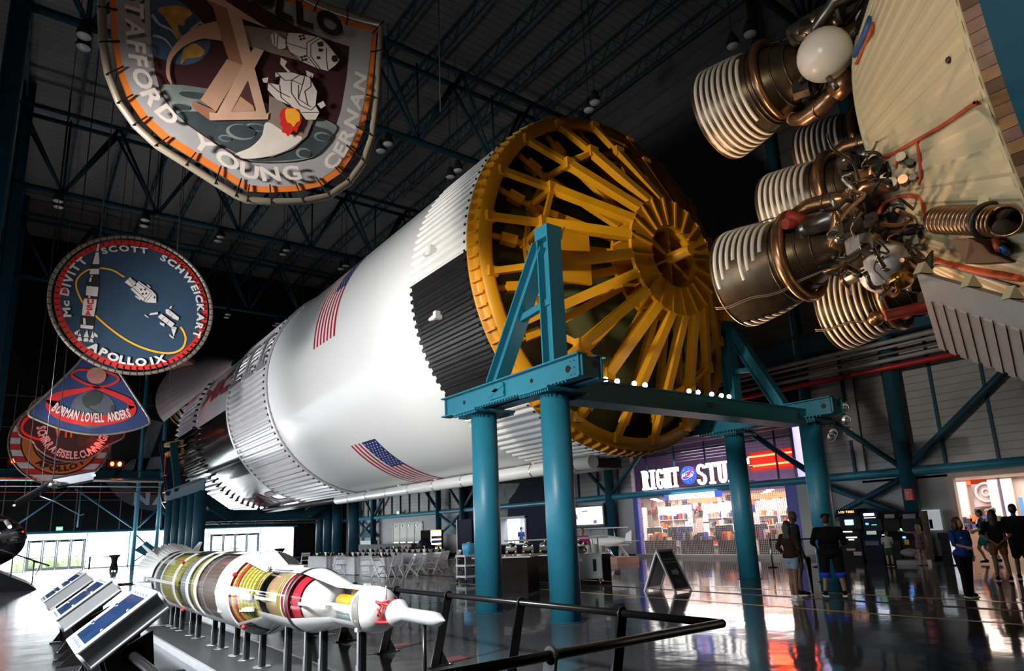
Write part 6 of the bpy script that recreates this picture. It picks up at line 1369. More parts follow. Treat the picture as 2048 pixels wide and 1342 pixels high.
# ================================================================== MACHINES ALONG THE WALL
CAB = mat('cabinet_black', (.011, .011, .012), .6, var=.3, spec=.12); CABB = mat('cabinet_navy', (.010, .015, .035), .6, spec=.12)
def arcade(px0, px1, h, label, kind):
    X = 25.1; y0, y1 = yx(px0, X), yx(px1, X); lo, hi = min(y0, y1), max(y0, y1); t = thing('arcade_machine', label, 'arcade machine', (X, (lo+hi)/2, 0), 'machines along the wall')
    q = MB().use(CAB if kind != 1 else CABB); q.prism([(X, lo, .1), (X+.75, lo, .1), (X+.75, lo, h), (X+.12, lo, h), (X+.02, lo, h*.9), (X+.18, lo, h*.86), (X+.22, lo, h*.62), (X-.08, lo, h*.54), (X, lo, h*.45)], (0, hi-lo, 0)); q.bx((X+.03, lo+.03, 0), (X+.75, hi-.03, .1)); q.build('cabinet', t)
    P = lambda u, v, d=0: Vector((X+.2-d, hi-(hi-lo)*u, h*v))
    def pl(name, u0, u1, v0, v1, m, x=.18): q = MB().use(m); q.bx((X+x-.02, hi-(hi-lo)*u0, h*v0), (X+x, hi-(hi-lo)*u1, h*v1)); return q.build(name, t)
    return t, pl, P, h, lo, hi, X
SCR = lambda n, c, s_: glow(n, c, s_)
WG = glow('button_glow', (1, .95, .85), 3.0)
t, pl, P, h, lo, hi, X = arcade(1673, 1716, 1.93, 'tall black machine with a lit marquee and small colourful screen, nearest the cap man', 0)
q = MB().use(glow('orange_marquee', (1, .45, .2), 2.2)); text_flat(q, 'LCD TIMES', Vector((X-.0, hi-.12, h*.93)), (0, -1, 0), (0, 0, 1), .075, (hi-lo)*.72, .03); q.build('marquee_lettering', t)
pl('screen', .28, .68, .70, .80, glow('game_screen', (.35, .45, 1.0), 2.2), .16); pl('screen_border', .30, .62, .695, .705, glow('game_screen_edge', (.6, 1.0, .1), 2), .155)
for u0, u1, v in ((.3, .72, .565), (.36, .85, .455), (.46, .7, .415)): pl('light_strip', u0, u1, v, v+.02, WG, -.1 if v > .5 else -.02)
pl('cabinet_panel', .6, .95, .13, .2, mat('pale_panel', (.4, .4, .42), .5), -.005); pl('cabinet_panel', .3, .7, .22, .26, mat('orange_panel', (.5, .3, .2), .5), -.005)
t, pl, P, h, lo, hi, X = arcade(1719, 1757, 1.8, 'navy machine with a bright white header and pale window', 1)
pl('header', .25, .8, .92, .97, glow('white_header', (.75, .82, 1), 4), .02); pl('header', .2, .8, .875, .9, WG, .1); pl('window', .3, .8, .50, .62, glow('pale_window', (.42, .5, .36), .8), -.02); pl('green_light', .5, .75, .73, .745, glow('green_lamp', (.1, .8, .4), 2), .17); pl('blue_light', .18, .33, .74, .78, glow('blue_lamp', (.12, .3, 1), 3), .17); pl('cabinet_panel', .15, .85, .34, .42, mat('bluish_panel', (.06, .09, .16), .5), -.01)
t, pl, P, h, lo, hi, X = arcade(1760, 1793, 1.75, 'black machine behind the child in the white shirt', 2)
pl('header', .3, .9, .88, .96, mat('dull_header', (.16, .13, .10), .5), .03); pl('coin_panel', .0, .2, .5, .56, WG, -.02)
t, pl, P, h, lo, hi, X = arcade(1796, 1838, 1.75, 'black machine with blue lamps beside the girl in lilac', 3)
pl('header', .25, .85, .86, .95, mat('bluish_header', (.05, .06, .10), .5), .03); pl('yellow_panel', .15, .38, .36, .46, mat('yellow_panel', (.45, .25, .01), .5), -.01)
for u, v, n in ((.1, .63, 'blue_lamp'), (.2, .50, 'blue_lamp')): q = MB().use(MATS[n]); q.ball(Vector((X-.06, hi-(hi-lo)*u, h*v)), .05, 10, (.6, 1.3, .8)); q.build('lamp', t)
q = MB().use(glow('lime_lamp', (.5, .9, .05), 2)); q.ball(Vector((X-.05, hi-(hi-lo)*.1, h*.66)), .035, 8); q.build('lamp', t)
q = MB().use(mat('scooter_grey', (.25, .24, .25), .4)); q.ball((24.7, 10.75, .38), .2, 12, (.8, 1.6, .7)); q.ball((24.6, 10.4, .25), .14, 10, (1, 1.2, .8)); q.bx((24.4, 10.2, 0), (24.9, 11.1, .14)); tag(q.build('ride_base'), 'low grey rounded ride in front of the machines', 'ride')
# red alarm box, white box, bin, black cabinet, stanchions
def fixture(name, c, s_, m, label, cat, extra=None):
    t = thing(name, label, cat, c); q = MB().use(m); q.box(c, s_); q.build('case', t)
    if extra: extra(t, Vector(c))
    return t
def _ab(t, c): q = MB().use(WHITE); q.ball(c+Vector((-.1, 0, .06)), .04, 8); q.ball(c+Vector((-.1, 0, -.07)), .035, 8); q.build('strobe', t)
fixture('fire_alarm', (26.0, 11.0, 2.35), (.2, .26, .4), RED, 'red alarm box on the teal column beside the machines', 'alarm', _ab)
def _wb(t, c): q = MB().use(BLACKM); q.bx((c.x-.06, c.y-.04, c.z-.3), (c.x-.04, c.y+.06, c.z+.02)); q.build('slot', t)
fixture('wall_cabinet', (26.74, 10.72, 1.42), (.1, .62, .72), mat('white_lit_box', (.8, .82, .85), .4, emit=(.8, .9, 1), es=.35), 'white box on the grey wall beside the machines', 'box', _wb)
t = thing('litter_bin', 'black litter bin with a silver side left of the woman in blue', 'bin', (24.6, 9.35, 0)); q = MB().use(CAB); q.bx((24.3, 9.1, 0), (24.9, 9.6, .95)); q.bx((24.27, 9.07, .8), (24.93, 9.63, 1.02)); q.build('body', t); q = MB().use(STEEL); q.bx((24.28, 9.08, .04), (24.31, 9.3, .8)); q.build('side_panel', t)
for i, (x, y) in enumerate(((21.9, 14.2), (22.6, 12.9))):
    t = thing('stanchion', 'silver belt stanchion %s' % ('left of the couple before the shop grille', 'between the couple and the cap man')[i], 'stanchion', (x, y, 0)); q = MB().use(STEEL); q.rod((x, y, .03), (x, y, .98), .032, n=14); q.rod((x, y, .98), (x, y, 1.02), .045, n=14); q.build('pole', t); q = MB().use(CAB); q.lathe((x, y, 0), (0, 0, 1), [(0, .18), (.02, .17), (.05, .05)], 18); q.build('base', t)
q = MB().use(CAB); q.bar((21.9, 14.2, .95), (22.6, 12.9, .95), .01, .05); tag(q.build('belt'), 'black belt stretched between the two stanchions', 'belt')
# pale panel with round lamps on the siding
t = thing('lamp_panel', 'pale panel with round reflector lamps high on the siding', 'lamp panel', (26.6, 13.1, 5.4)); q = MB().use(GREYP); q.bx((26.62, 12.7, 4.62), (26.7, 14.1, 6.2)); q.bx((26.6, 12.7, 3.3), (26.68, 12.95, 8)); q.build('panel', t)
for y, z in ((13.15, 5.95), (13.15, 5.45), (13.75, 5.0), (13.15, 5.0), (13.85, 5.4), (13.85, 4.85)):
    q = MB().use(STEEL); q.lathe((26.62, y, z), (-1, 0, 0), [(0, .2), (.06, .2), (.06, .17), (.0, .08), (.0, .001)], 20); q.ball((26.6, y, z), .07, 10); q.build('reflector', t)
# A-board
t = thing('sandwich_board', 'white framed black sandwich board with an arrow on the open floor', 'sign', (13.7, 11.9, 0))
a0, a1 = Vector((13.32, 11.38, 0)), Vector((13.95, 11.42, 0)); b0, b1 = Vector((13.32, 12.4, 0)), Vector((13.95, 12.44, 0)); ap = Vector((0, 0, 1.0)); m0 = (a0+b0)/2+ap; m1 = (a1+b1)/2+ap
def leaf(p0, p1, t0, t1, front):
    q = MB().use(WHITE)
    for u, v in ((p0, t0), (p1, t1)): q.bar(u, v, .05, .04)
    q.bar(t0, t1, .05, .05); q.bar(p0.lerp(t0, .07), p1.lerp(t1, .07), .04, .05); o = q.build('leaf', t)
    q = MB().use(mat('board_black', (.014, .018, .03), .35) if front else mat('board_back', (.45, .42, .48), .5)); n_ = (p1-p0).cross(t0-p0).normalized()*.008; q.hexa([p0.lerp(t0, .08)-n_, p1.lerp(t1, .08)-n_, p1.lerp(t1, .97)-n_, p0.lerp(t0, .97)-n_, p0.lerp(t0, .08)+n_, p1.lerp(t1, .08)+n_, p1.lerp(t1, .97)+n_, p0.lerp(t0, .97)+n_]); q.build('panel', o)
    return o
lf = leaf(a0, a1, m0, m1, True); leaf(b0, b1, m0, m1, False)
ex = (a1-a0).normalized(); ey2 = (m0-a0).normalized(); nn = ex.cross(ey2).normalized()*.014; W = lambda u, v: a0+ex*u+ey2*v+nn
q = MB().use(mat('board_print', (.48, .5, .52), .5)); text_flat(q, 'Get a Fast', W(.08, .86), ex, ey2, .05, .42, .02); text_flat(q, 'Photo here', W(.08, .77), ex, ey2, .05, .46, .02)
q.poly([W(.2, .46), W(.38, .46), W(.38, .42), W(.5, .52), W(.38, .62), W(.38, .58), W(.2, .58)]); q.build('print', lf)
q = MB().use(mat('board_glow_blue', (.03, .10, .16), .4)); q.poly([W(.32+.15*cos(a), .26+.07*sin(a)) for a in [2*pi*i/20 for i in range(20)]]); q.build('picture', lf)
# wall screen
t = thing('television', 'large bright television on the long wall left of the shop', 'television', (26.0, 28.0, 2.3)); q = MB().use(BLACKM); q.rod((25.98, 28.0, 2.3), (26.8, 28.0, 2.3), .06); q.use(BLACKM); q.bx((25.86, 26.6, 1.70), (26.03, 29.5, 2.82)); q.build('case', t)
q = MB().use(glow('tv_picture', (.86, .84, 1), 2.6)); q.bx((25.84, 26.72, 1.79), (25.865, 29.36, 2.74)); sc_ = q.build('screen', t)
q = MB().use(glow('tv_dark_shapes', (.25, .27, .5), .8))
for u, v, w_, h in ((28.95, 2.22, .5, .32), (27.3, 1.92, .3, .22), (28.1, 2.52, .5, .08), (28.5, 2.42, .06, .3)): q.poly([(25.835, u+w_/2, v-h/2), (25.835, u-w_/2, v-h/2*.7), (25.835, u-w_/2*.8, v+h/2), (25.835, u+w_/2*.9, v+h/2*.8)])
q.build('picture_shapes', sc_)
# navy panel with the serving hatch, mural, booth
q = MB().use(NAVY)
for a, b in (((26.5, 31.3, 0), (26.75, 34.45, 5.7)), ((26.5, 37.15, 0), (26.75, 42.2, 5.7)), ((26.5, 34.45, 2.45), (26.75, 37.15, 5.7)), ((26.5, 34.45, 0), (26.75, 37.15, .78))): q.bx(a, b)
struct(q.build('wall_hatch'), 'navy panel wall round the serving hatch')
q = MB().use(GREYP)
for a, b in (((26.44, 34.35, .72), (26.8, 34.47, 2.5)), ((26.44, 37.13, .72), (26.8, 37.25, 2.5)), ((26.44, 34.35, 2.38), (26.8, 37.25, 2.52)), ((26.3, 34.3, .70), (26.8, 37.3, .78))): q.bx(a, b)
hb = struct(q.build('window_10'), 'pale framed serving hatch in the navy wall')
q = MB().use(mat('hatch_room', (.55, .58, .66), .5, var=.25, scale=1.5)); q.bx((29.5, 33.5, 0), (29.6, 39, 3)); q.bx((26.9, 33.4, 0), (29.6, 33.5, 3)); q.use(BLUEC); q.bx((29.4, 34.6, 1.3), (29.5, 35.1, 2.2)); q.use(GREYP); q.bx((28.8, 36, .0), (29.4, 37.5, 1.5)); struct(q.build('wall_kitchen'), 'pale room behind the serving hatch')
q = MB().use(mat('menu_letters', (.1, .1, .12), .5)); text_flat(q, 'FIRST STOP', Vector((29.39, 37.0, 2.32)), (0, -1, 0), (0, 0, 1), .16, 2.2, .03); tag(q.build('menu_lettering'), 'dark lettering above the hatch room counter', 'lettering')
area('hatch_light', (28, 36, 2.9), (28, 36, 0), 2, 3, 130, (.92, .96, 1.0))
mp = lambda px, py: onX(px, py, 26.48)
q = MB().use(mat('mural_suit', (.13, .16, .145), .6, var=.5, scale=1.2)); q.poly([mp(*a) for a in ((998, 968), (1040, 966), (1030, 985), (1018, 1000), (1015, 1035), (1001, 1035), (1000, 1005), (998, 985))]); q.use(mat('mural_red', (.16, .03, .02), .6)); q.poly([mp(*a) for a in ((1001, 1018), (1009, 1014), (1016, 1018), (1016, 1022), (1008, 1018), (1001, 1023))]); tag(q.build('mural'), 'grey green spacesuit arm painted on the navy wall', 'mural')
t = thing('booth', 'tall dark navy booth against the long wall beyond the blue bucket', 'booth', (26.0, 39.8, 0)); q = MB().use(NAVY); q.bx((25.2, 38.8, 0), (26.45, 40.7, 2.5)); q.build('cabinet', t); q = MB().use(GREYP); q.bx((25.16, 40.6, 0), (25.22, 40.7, 2.5)); q.build('edge', t)
# drinks machine, turned towards the hall
vc = Vector((25.1, 43.4, 0)); VR = Matrix.Rotation(radians(28), 3, 'Z'); VL = lambda u, d, z: vc+VR@Vector((u, d, z))
t = thing('drinks_machine', 'brightly lit drinks vending machine against the long wall', 'vending machine', tuple(vc))
q = MB().use(CAB); q.box(VL(.1, .42, .94), (1.75, .84, 1.88), M=VR); q.build('cabinet', t); q = MB().use(glow('vending_panel', (1, .98, .9), 2.4)); q.box(VL(-.08, -.01, .97), (1.36, .03, 1.7), M=VR); fr = q.build('lit_front', t)
q = MB().use(glow('vending_yellow', (.9, .7, .05), 1.6)); q.box(VL(.63, -.02, .97), (.05, .03, 1.74), M=VR); q.box(VL(-.08, -.02, 1.84), (1.4, .03, .08), M=VR); q.build('yellow_edge', fr)
cc = [mat('can_%s' % n, c, .35) for n, c in (('red', (.6, .05, .05)), ('blue', (.05, .12, .5)), ('navy', (.03, .04, .1)), ('green', (.2, .5, .05)), ('white', (.7, .7, .7)), ('orange', (.7, .3, .05)))]
for j, z in enumerate((.3, .62, .94, 1.25)):
    for i in range(9): q = MB().use(cc[(2, 1, 0, 5)[3-j] if i < 5 else (3, 4, 1, 0)[j]]); q.rod(VL(-.68+i*.15, -.06, z), VL(-.68+i*.15, -.06, z+.2), .05, n=8); q.build('can', fr)
# aeroplane display (pilot left out)
t = thing('aeroplane_display', 'small white biplane display on a low pink stand left of the shop', 'display', (22.5, 22.6, 0))
PK = mat('pink_stand', (.52, .30, .25), .5)
q = MB().use(PK); q.bx((21.9, 21.9, 0), (23.3, 23.4, .26)); q.build('stand', t); q = MB().use(WHITE); q.lathe((22.4, 24.2, .95), (0, -1, .02), [(0, .02), (.05, .22), (.5, .3), (1.4, .26), (2.4, .1), (2.42, .01)], 18); q.build('fuselage', t)
for z, s_ in ((1.55, 1.0), (.72, .9)): q = MB().use(WHITE); q.bx((21.0-.2*s_, 23.3, z), (24.0+.2*s_, 24.0, z+.05)); q.build('wing', t)
q = MB().use(STEEL)
for x in (21.4, 22.0, 22.8, 23.5): q.rod((x, 23.5, .75), (x, 23.6, 1.56), .02, n=8)
q.rod((22.4, 22.6, .26), (22.4, 23.0, .75), .05); q.build('struts', t)
q = MB().use(WHITE); q.prism([(22.38, 21.85, .9), (22.38, 21.4, .9), (22.38, 21.35, 1.45), (22.38, 21.7, 1.3)], (.04, 0, 0)); q.bx((21.9, 21.4, .95), (22.9, 21.8, .98)); q.build('tail', t)
# grey triangular bracket near the shop jamb
q = MB().use(GREYP); q.prism([(24.6, 23.6, 0), (24.6, 24.5, 0), (24.6, 24.4, .75)], (.05, 0, 0)); q.use(BLACKP); q.rod((24.59, 24.2, .25), (24.6, 24.2, .25), .08); tag(q.build('tail_support'), 'grey triangular bracket with a round hole beside the shop jamb', 'bracket')
# ================================================================== DINING AREA
def ruffle_cloth(x0, x1, y0, y1, h, label):
    q = MB().use(CLOTH); N = 120; per = 2*((x1-x0)+(y1-y0)); top = []; bot = []
    cnt = lambda s_: (Vector((x0+s_, y0, 0)), Vector((0, -1, 0))) if s_ < x1-x0 else ((Vector((x1, y0+s_-(x1-x0), 0)), Vector((1, 0, 0))) if s_ < (x1-x0)+(y1-y0) else ((Vector((x1-(s_-(x1-x0)-(y1-y0)), y1, 0)), Vector((0, 1, 0))) if s_ < 2*(x1-x0)+(y1-y0) else (Vector((x0, y1-(s_-2*(x1-x0)-(y1-y0)), 0)), Vector((-1, 0, 0)))))
    for i in range(N):
        p, n_ = cnt(per*i/N); top.append(q.v(p+Vector((0, 0, h)))); bot.append(q.v(p+n_*(.05+.03*sin(i*2.1)+.02*sin(i*5.3))+Vector((0, 0, .02))))
    q.face(top, False)
    for i in range(N): q.face([top[i], top[(i+1) % N], bot[(i+1) % N], bot[i]], True)
    t = tag(q.build('tablecloth'), label, 'tablecloth', 'white cloths of the dining tables'); return t
def fold_chair():
    t = thing('folding_chair', 'x', 'chair', (0, 0, 0), 'white folding chairs at the dining tables')
    for s_ in (-1, 1):
        q = MB().use(CHAIRW); q.bar((s_*.21, .28, 0), (s_*.21, -.20, .86), .03, .04); q.build('leg', t)
        q = MB().use(CHAIRW); q.bar((s_*.18, -.26, 0), (s_*.18, .18, .46), .03, .035); q.build('leg', t)
    q = MB().use(CHAIRW); q.box((0, .06, .45), (.40, .38, .035)); q.build('seat', t)
    q = MB().use(CHAIRW); q.hexa([(-.2, -.10, .62), (.2, -.10, .62), (.2, -.08, .62), (-.2, -.08, .62), (-.2, -.22, .85), (.2, -.22, .85), (.2, -.20, .85), (-.2, -.20, .85)]) if False else None
    q.bar((-.2, -.18, .82), (.2, -.18, .82), .025, .09); q.bar((-.2, -.12, .70), (.2, -.12, .70), .02, .05)
    for k in range(4): x = -.12+.08*k; q.bar((x, -.12, .70), (x, -.17, .80), .02, .015)
    q.build('backrest', t)
    q = MB().use(CHAIRW); q.bar((-.21, .17, .2), (.21, .17, .2), .02, .03); q.bar((-.18, -.14, .13), (.18, -.14, .13), .02, .03); q.build('stretcher', t)
    return t
TABLES = [(12.35, 13.25, 25.6, 28.0), (12.35, 13.25, 28.6, 31.0), (12.3, 13.2, 31.8, 34.2), (15.6, 16.7, 27.9, 30.3), (15.7, 16.7, 30.9, 33.3), (15.7, 16.7, 34.0, 36.6), (19.2, 20.2, 34, 37), (19.2, 20.2, 38, 41)]
TL = ['at the front of the left row', 'second in the left row of tables', 'third in the left row behind the model', 'of the right row nearest the cart', 'second in the right row of tables', 'third in the right row of tables', 'near the wall before the cream doors', 'farthest back near the wall']
SETG = glass('table_glass', (1, 1, 1), .2)
pr = random.Random(4)
PLATE = mat('plate_white', (.72, .72, .72), .25)
for (x0, x1, y0, y1), lb in zip(TABLES, TL):
    cx_, cy_ = (x0+x1)/2, (y0+y1)/2
    ruffle_cloth(x0, x1, y0, y1, .765, 'long white tablecloth, %s' % lb)
    t = thing('banquet_table', 'table under the white cloth %s' % lb, 'table', (cx_, cy_, 0), 'dining tables'); q = MB().use(GREYP); q.bx((x0+.02, y0+.02, .72), (x1-.02, y1-.02, .758)); q.build('top', t)
    for xx in (x0+.12, x1-.12):
        for yy in (y0+.2, y1-.2): q = MB().use(GREYP); q.rod((xx, yy, 0), (xx, yy, .72), .02, n=8); q.build('leg', t)
    for k in range(4):
        yy = y0+.3+k*(y1-y0-.6)/3
        for xx in (x0+.22, x1-.22):
            q = MB().use(PLATE); q.lathe((xx, yy, .766), (0, 0, 1), [(0, .001), (0, .08), (.012, .12), (.016, .12), (.006, .07)], 16); tag(q.build('plate'), 'white dinner plate on a white dining table', 'plate', 'plates on the dining tables')
            q = MB().use(NAPKIN); q.lathe((xx, yy, .784), (0, 0, 1), [(0, .10), (.17, .002)], 4); tag(q.build('napkin'), 'black napkin folded to a point on a dining table', 'napkin', 'black napkins on the dining tables')
            q = MB().use(SETG); q.lathe((xx+(.12 if xx < cx_ else -.12), yy+.16, .766), (0, 0, 1), [(0, .03), (.004, .006), (.08, .006), (.1, .03), (.17, .032)], 10); tag(q.build('wine_glass'), 'clear stemmed glass on a white dining table', 'glass', 'glasses on the dining tables')
    q = MB().use(mat('candle_ivory', (.8, .76, .66), .5, emit=(.9, .8, .6), es=.3)); q.rod((cx_, cy_, .766), (cx_, cy_, .95), .045, n=14); tag(q.build('candle'), 'ivory candle on the table %s' % lb, 'candle', 'candles on the dining tables')
CH = [((735, 1154), -20, 'left of the front table'), ((757, 1157), 200, 'at the front corner of the front table, seen from behind'), ((793, 1154), 0, 'facing the end of the front table'), ((822, 1152), 75, 'sideways at the right of the front table'), ((842, 1150), 80, 'second sideways at the right of the front table'), ((695, 1149), 10, 'at the second table of the left row'), ((670, 1143), -75, 'between the second and third table of the left row'), ((640, 1140), -80, 'behind the model cone, left'), ((655, 1140), 70, 'behind the model cone, right'), ((887, 1141), 5, 'at the end of the right row'), ((913, 1139), 75, 'sideways at the right end of the right row'), ((870, 1147), 100, 'at the near side of the right row'), ((610, 1137), -10, 'leftmost, showing above the model')]
for i, (p, rz, lb) in enumerate(CH):
    if i == 0: proto = fold_chair(); c = proto
    else: c = copy_tree(proto)
    g_ = onZ(*p)
    for x0, x1, y0, y1 in TABLES:
        if x0-.32 < g_.x < x1+.32 and y0-.36 < g_.y < y1+.36:
            ds = [(g_.x-(x0-.36), 0), ((x1+.36)-g_.x, 1), (g_.y-(y0-.42), 2)]; k_ = min(ds)[1]
            if k_ == 0: g_.x = x0-.36
            elif k_ == 1: g_.x = x1+.36
            else: g_.y = y0-.42
    c.location = (g_.x, g_.y, 0); c.rotation_euler = (0, 0, radians(rz)); c['label'] = 'white folding chair '+lb
# serving cart with bucket
t = thing('utility_cart', 'grey three shelf utility cart left of the blue columns', 'cart', (12.9, 19.9, 0)); GC = mat('cart_grey', (.62, .63, .64), .45)
for z in (.16, .52, .84): q = MB().use(GC); q.bx((12.4, 19.55, z), (13.4, 20.15, z+.06)); q.build('shelf', t)
for x in (12.43, 13.37):
    for y in (19.58, 20.12):
        q = MB().use(GC); q.rod((x, y, .1), (x, y, .9), .025, n=8); q.build('upright', t); q = MB().use(CAB); q.rod((x-.015, y, .055), (x+.015, y, .055), .055, n=14); q.build('caster', t)
for z in (.24, .6): q = MB().use(mat('cart_panel', (.07, .075, .085), .6)); q.bx((12.45, 19.56, z), (13.35, 19.58, z+.24)); q.build('side_panel', t)
t = thing('bucket', 'light blue drink bucket on top of the utility cart', 'bucket', (12.72, 19.8, .9)); q = MB().use(mat('sky_blue_plastic', (.06, .36, .58), .4)); q.lathe((12.72, 19.8, .9), (0, 0, 1), [(0, .001), (0, .2), (.36, .22), (.38, .2), (.39, .001)], 24); q.build('body', t)
q = MB().use(WHITE); q.lathe((12.72, 19.8, 1.29), (0, 0, 1), [(0, .06), (.02, .05), (.03, .001)], 12); q.build('lid_knob', t)
q = MB().use(mat('sky_blue_plastic', (.06, .36, .58), .4)); q.bx((12.55, 19.6, .9), (13.2, 19.64, 1.0)); tag(q.build('tray'), 'blue tray standing on the utility cart beside the bucket', 'tray')
# bars
WOODB = mat('bar_dark', (.012, .009, .008), .7, var=.3, spec=.1)
t = thing('bar_counter', 'dark serving bar with a thin pale top behind the first blue column', 'counter', (10.9, 15.2, 0)); q = MB().use(WOODB); q.prism([(10.55, 15.7, 0), (11.3, 14.7, 0), (12.4, 15.6, 0), (11.65, 16.6, 0)], (0, 0, .93)); q.build('body', t)
q = MB().use(mat('bar_top', (.46, .43, .40), .3)); q.prism([(10.3, 15.9, .93), (11.3, 14.55, .93), (12.6, 15.6, .93), (11.6, 16.95, .93)], (0, 0, .04)); q.build('top', t)
for k in range(5): x, y = 11.0+.25*k, 15.3+.15*(k % 3); q = MB().use(SETG if k % 2 else STEEL); q.bar((x, y, .98), (x+.15, y+.06, .98), .03, .015); tag(q.build('cutlery'), 'pale serving cutlery lying on the dark bar', 'cutlery', 'cutlery on the bar')
t = thing('buffet_counter', 'long dark buffet counter with a white front edge between the blue columns', 'counter', (14.6, 18.2, 0))
u0, u1 = Vector((13.1, 18.4, 0)), Vector((15.7, 16.0, 0)); dd = (u1-u0).normalized(); nn_ = Vector((-dd.y, dd.x, 0)); nn_ = nn_ if nn_.y > 0 else -nn_
q = MB().use(WOODB); q.prism([u0, u1, u1+nn_*1.0, u0+nn_*1.0], (0, 0, .80)); q.build('body', t); q = MB().use(WHITE); q.prism([u0-nn_*.06+Vector((0, 0, .8)), u1-nn_*.06+Vector((0, 0, .8)), u1+nn_*1.05+Vector((0, 0, .8)), u0+nn_*1.05+Vector((0, 0, .8))], (0, 0, .04)); q.build('top', t)
q = MB().use(mat('buffet_shelf', (.36, .33, .28), .4)); q.prism([u0+nn_*.75+Vector((0, 0, 1.28)), u1+nn_*.75+Vector((0, 0, 1.28)), u1+nn_*1.05+Vector((0, 0, 1.28)), u0+nn_*1.05+Vector((0, 0, 1.28))], (0, 0, .05)); q.build('shelf', t)
for k in range(3): c = u0.lerp(u1, .1+.4*k)+nn_*.95; q = MB().use(BLACKM); q.rod(c+Vector((0, 0, .84)), c+Vector((0, 0, 1.28)), .02, n=8); q.build('shelf_post', t)
CHROME = mat('chrome', (.75, .75, .74), .12, 1.0); BRASS = mat('brass', (.55, .38, .10), .25, .9)
for k in range(5):
    c = u0.lerp(u1, .08+.16*k)+nn_*.4; t = thing('chafing_dish', 'shiny chafing dish with brass legs on the buffet, number %d from the left' % (k+1), 'chafing dish', tuple(c+Vector((0, 0, .84))), 'chafing dishes on the buffet')
    R3 = Matrix.Rotation(atan2(dd.y, dd.x), 3, 'Z')
    q = MB().use(CHROME); q.box(c+Vector((0, 0, 1.06)), (.34, .42, .1), M=R3); q.build('pan', t)
    q = MB().use(CHROME); q.ball(c+Vector((0, 0, 1.11)), .2, 16, (.85, 1.0, .75), R3); q.rod(c+Vector((0, 0, 1.22)), c+Vector((0, 0, 1.31)), .025, n=8); q.build('lid', t)
    for a in (-.15, .15): q = MB().use(BRASS); p = c+dd*a; q.rod(p-nn_*.18+Vector((0, 0, .84)), p-nn_*.18+Vector((0, 0, 1.06)), .018, n=8); q.rod(p+nn_*.18+Vector((0, 0, .84)), p+nn_*.18+Vector((0, 0, 1.06)), .018, n=8); q.build('leg', t)
for k, n_ in enumerate((14, 16, 12)):
    c = u0.lerp(u1, .80+.065*k)+nn_*.3
    for i in range(n_): q = MB().use(PLATE); q.lathe(c+Vector((0, 0, .842+i*.017)), (0, 0, 1), [(0, .09), (.012, .13), (.016, .13), (.006, .09), (.004, .001)], 18); tag(q.build('plate'), 'white plate in one of the stacks at the right end of the buffet', 'plate', 'stacked plates on the buffet')
# food warmer
t = thing('food_warmer', 'grey wheeled insulated cabinet right of the second blue column', 'cabinet', (13.9, 15.2, 0)); c = Vector((13.95, 15.25, 0)); R3 = Matrix.Rotation(radians(-35), 3, 'Z')
q = MB().use(mat('warmer_grey', (.33, .38, .40), .45)); q.box(c+Vector((0, 0, .50)), (.86, .62, .66), M=R3); q.box(c+Vector((0, 0, .85)), (.88, .64, .05), M=R3); q.build('case', t, bevel=.03)
L = lambda x, y, z: c+R3@Vector((x, y, z))
q = MB().use(BLACKM); q.box(L(.2, -.32, .56), (.09, .03, .34), M=R3); q.build('handle', t); q = MB().use(WHITE); q.box(L(-.2, -.315, .72), (.12, .01, .08), M=R3); q.build('label_plate', t)
for x in (-.35, .35):
    for y in (-.24, .24): q = MB().use(BRASS); q.rod(L(x, y, .17), L(x, y, .1), .02, n=8); q.rod(L(x-.02, y, .06), L(x+.02, y, .06), .06, n=14); q.build('caster', t)
q = MB().use(mat('pink_cloth', (.46, .32, .30), .8)); q.box(L(.43, .1, .48), (.06, .62, .78), M=R3); tag(q.build('draped_cloth'), 'pinkish cloth draped at the right side of the grey cabinet', 'cloth')
t = thing('steel_tray_stand', 'pale oval steel tray with handles on the grey wheeled cabinet', 'tray', tuple(L(-.1, .1, .88))); q = MB().use(STEEL); q.ball(L(-.1, .1, 1.0), .2, 16, (1.2, .35, .6)); q.build('tray', t); q = MB().use(CAB); q.ball(L(-.22, .02, 1.02), .035, 8); q.ball(L(.02, .02, 1.02), .035, 8); q.build('handles', t)
# dark furniture by the cream doors
t = thing('low_cabinet', 'long low dark cabinet below the cream doors', 'cabinet', (24.5, 47, 0)); q = MB().use(CAB); q.bx((24.0, 45.5, 0), (24.6, 57, .95)); q.build('body', t); q = MB().use(mat('cabinet_teal', (.03, .09, .12), .5)); q.bx((23.98, 52.2, .95), (24.6, 54.2, 1.25)); q.build('teal_box', t)
t = thing('crate_stack', 'dull red crate beside the dark cabinet behind the tables', 'crate', (22.5, 43.2, 0)); q = MB().use(mat('dull_red_crate', (.12, .03, .03), .6)); q.bx((22.3, 42.0, 0), (22.9, 43.6, .95)); q.build('crate', t)
t = thing('armchair', 'dark navy covered chair shape in front of the cream doors', 'chair', (22.4, 40.3, 0)); q = MB().use(NAVY); q.bx((22.1, 39.6, 0), (22.8, 41.0, .9)); q.ball((22.4, 40.3, .9), .55, 16, (.7, 1.2, .8)); q.build('cover', t)
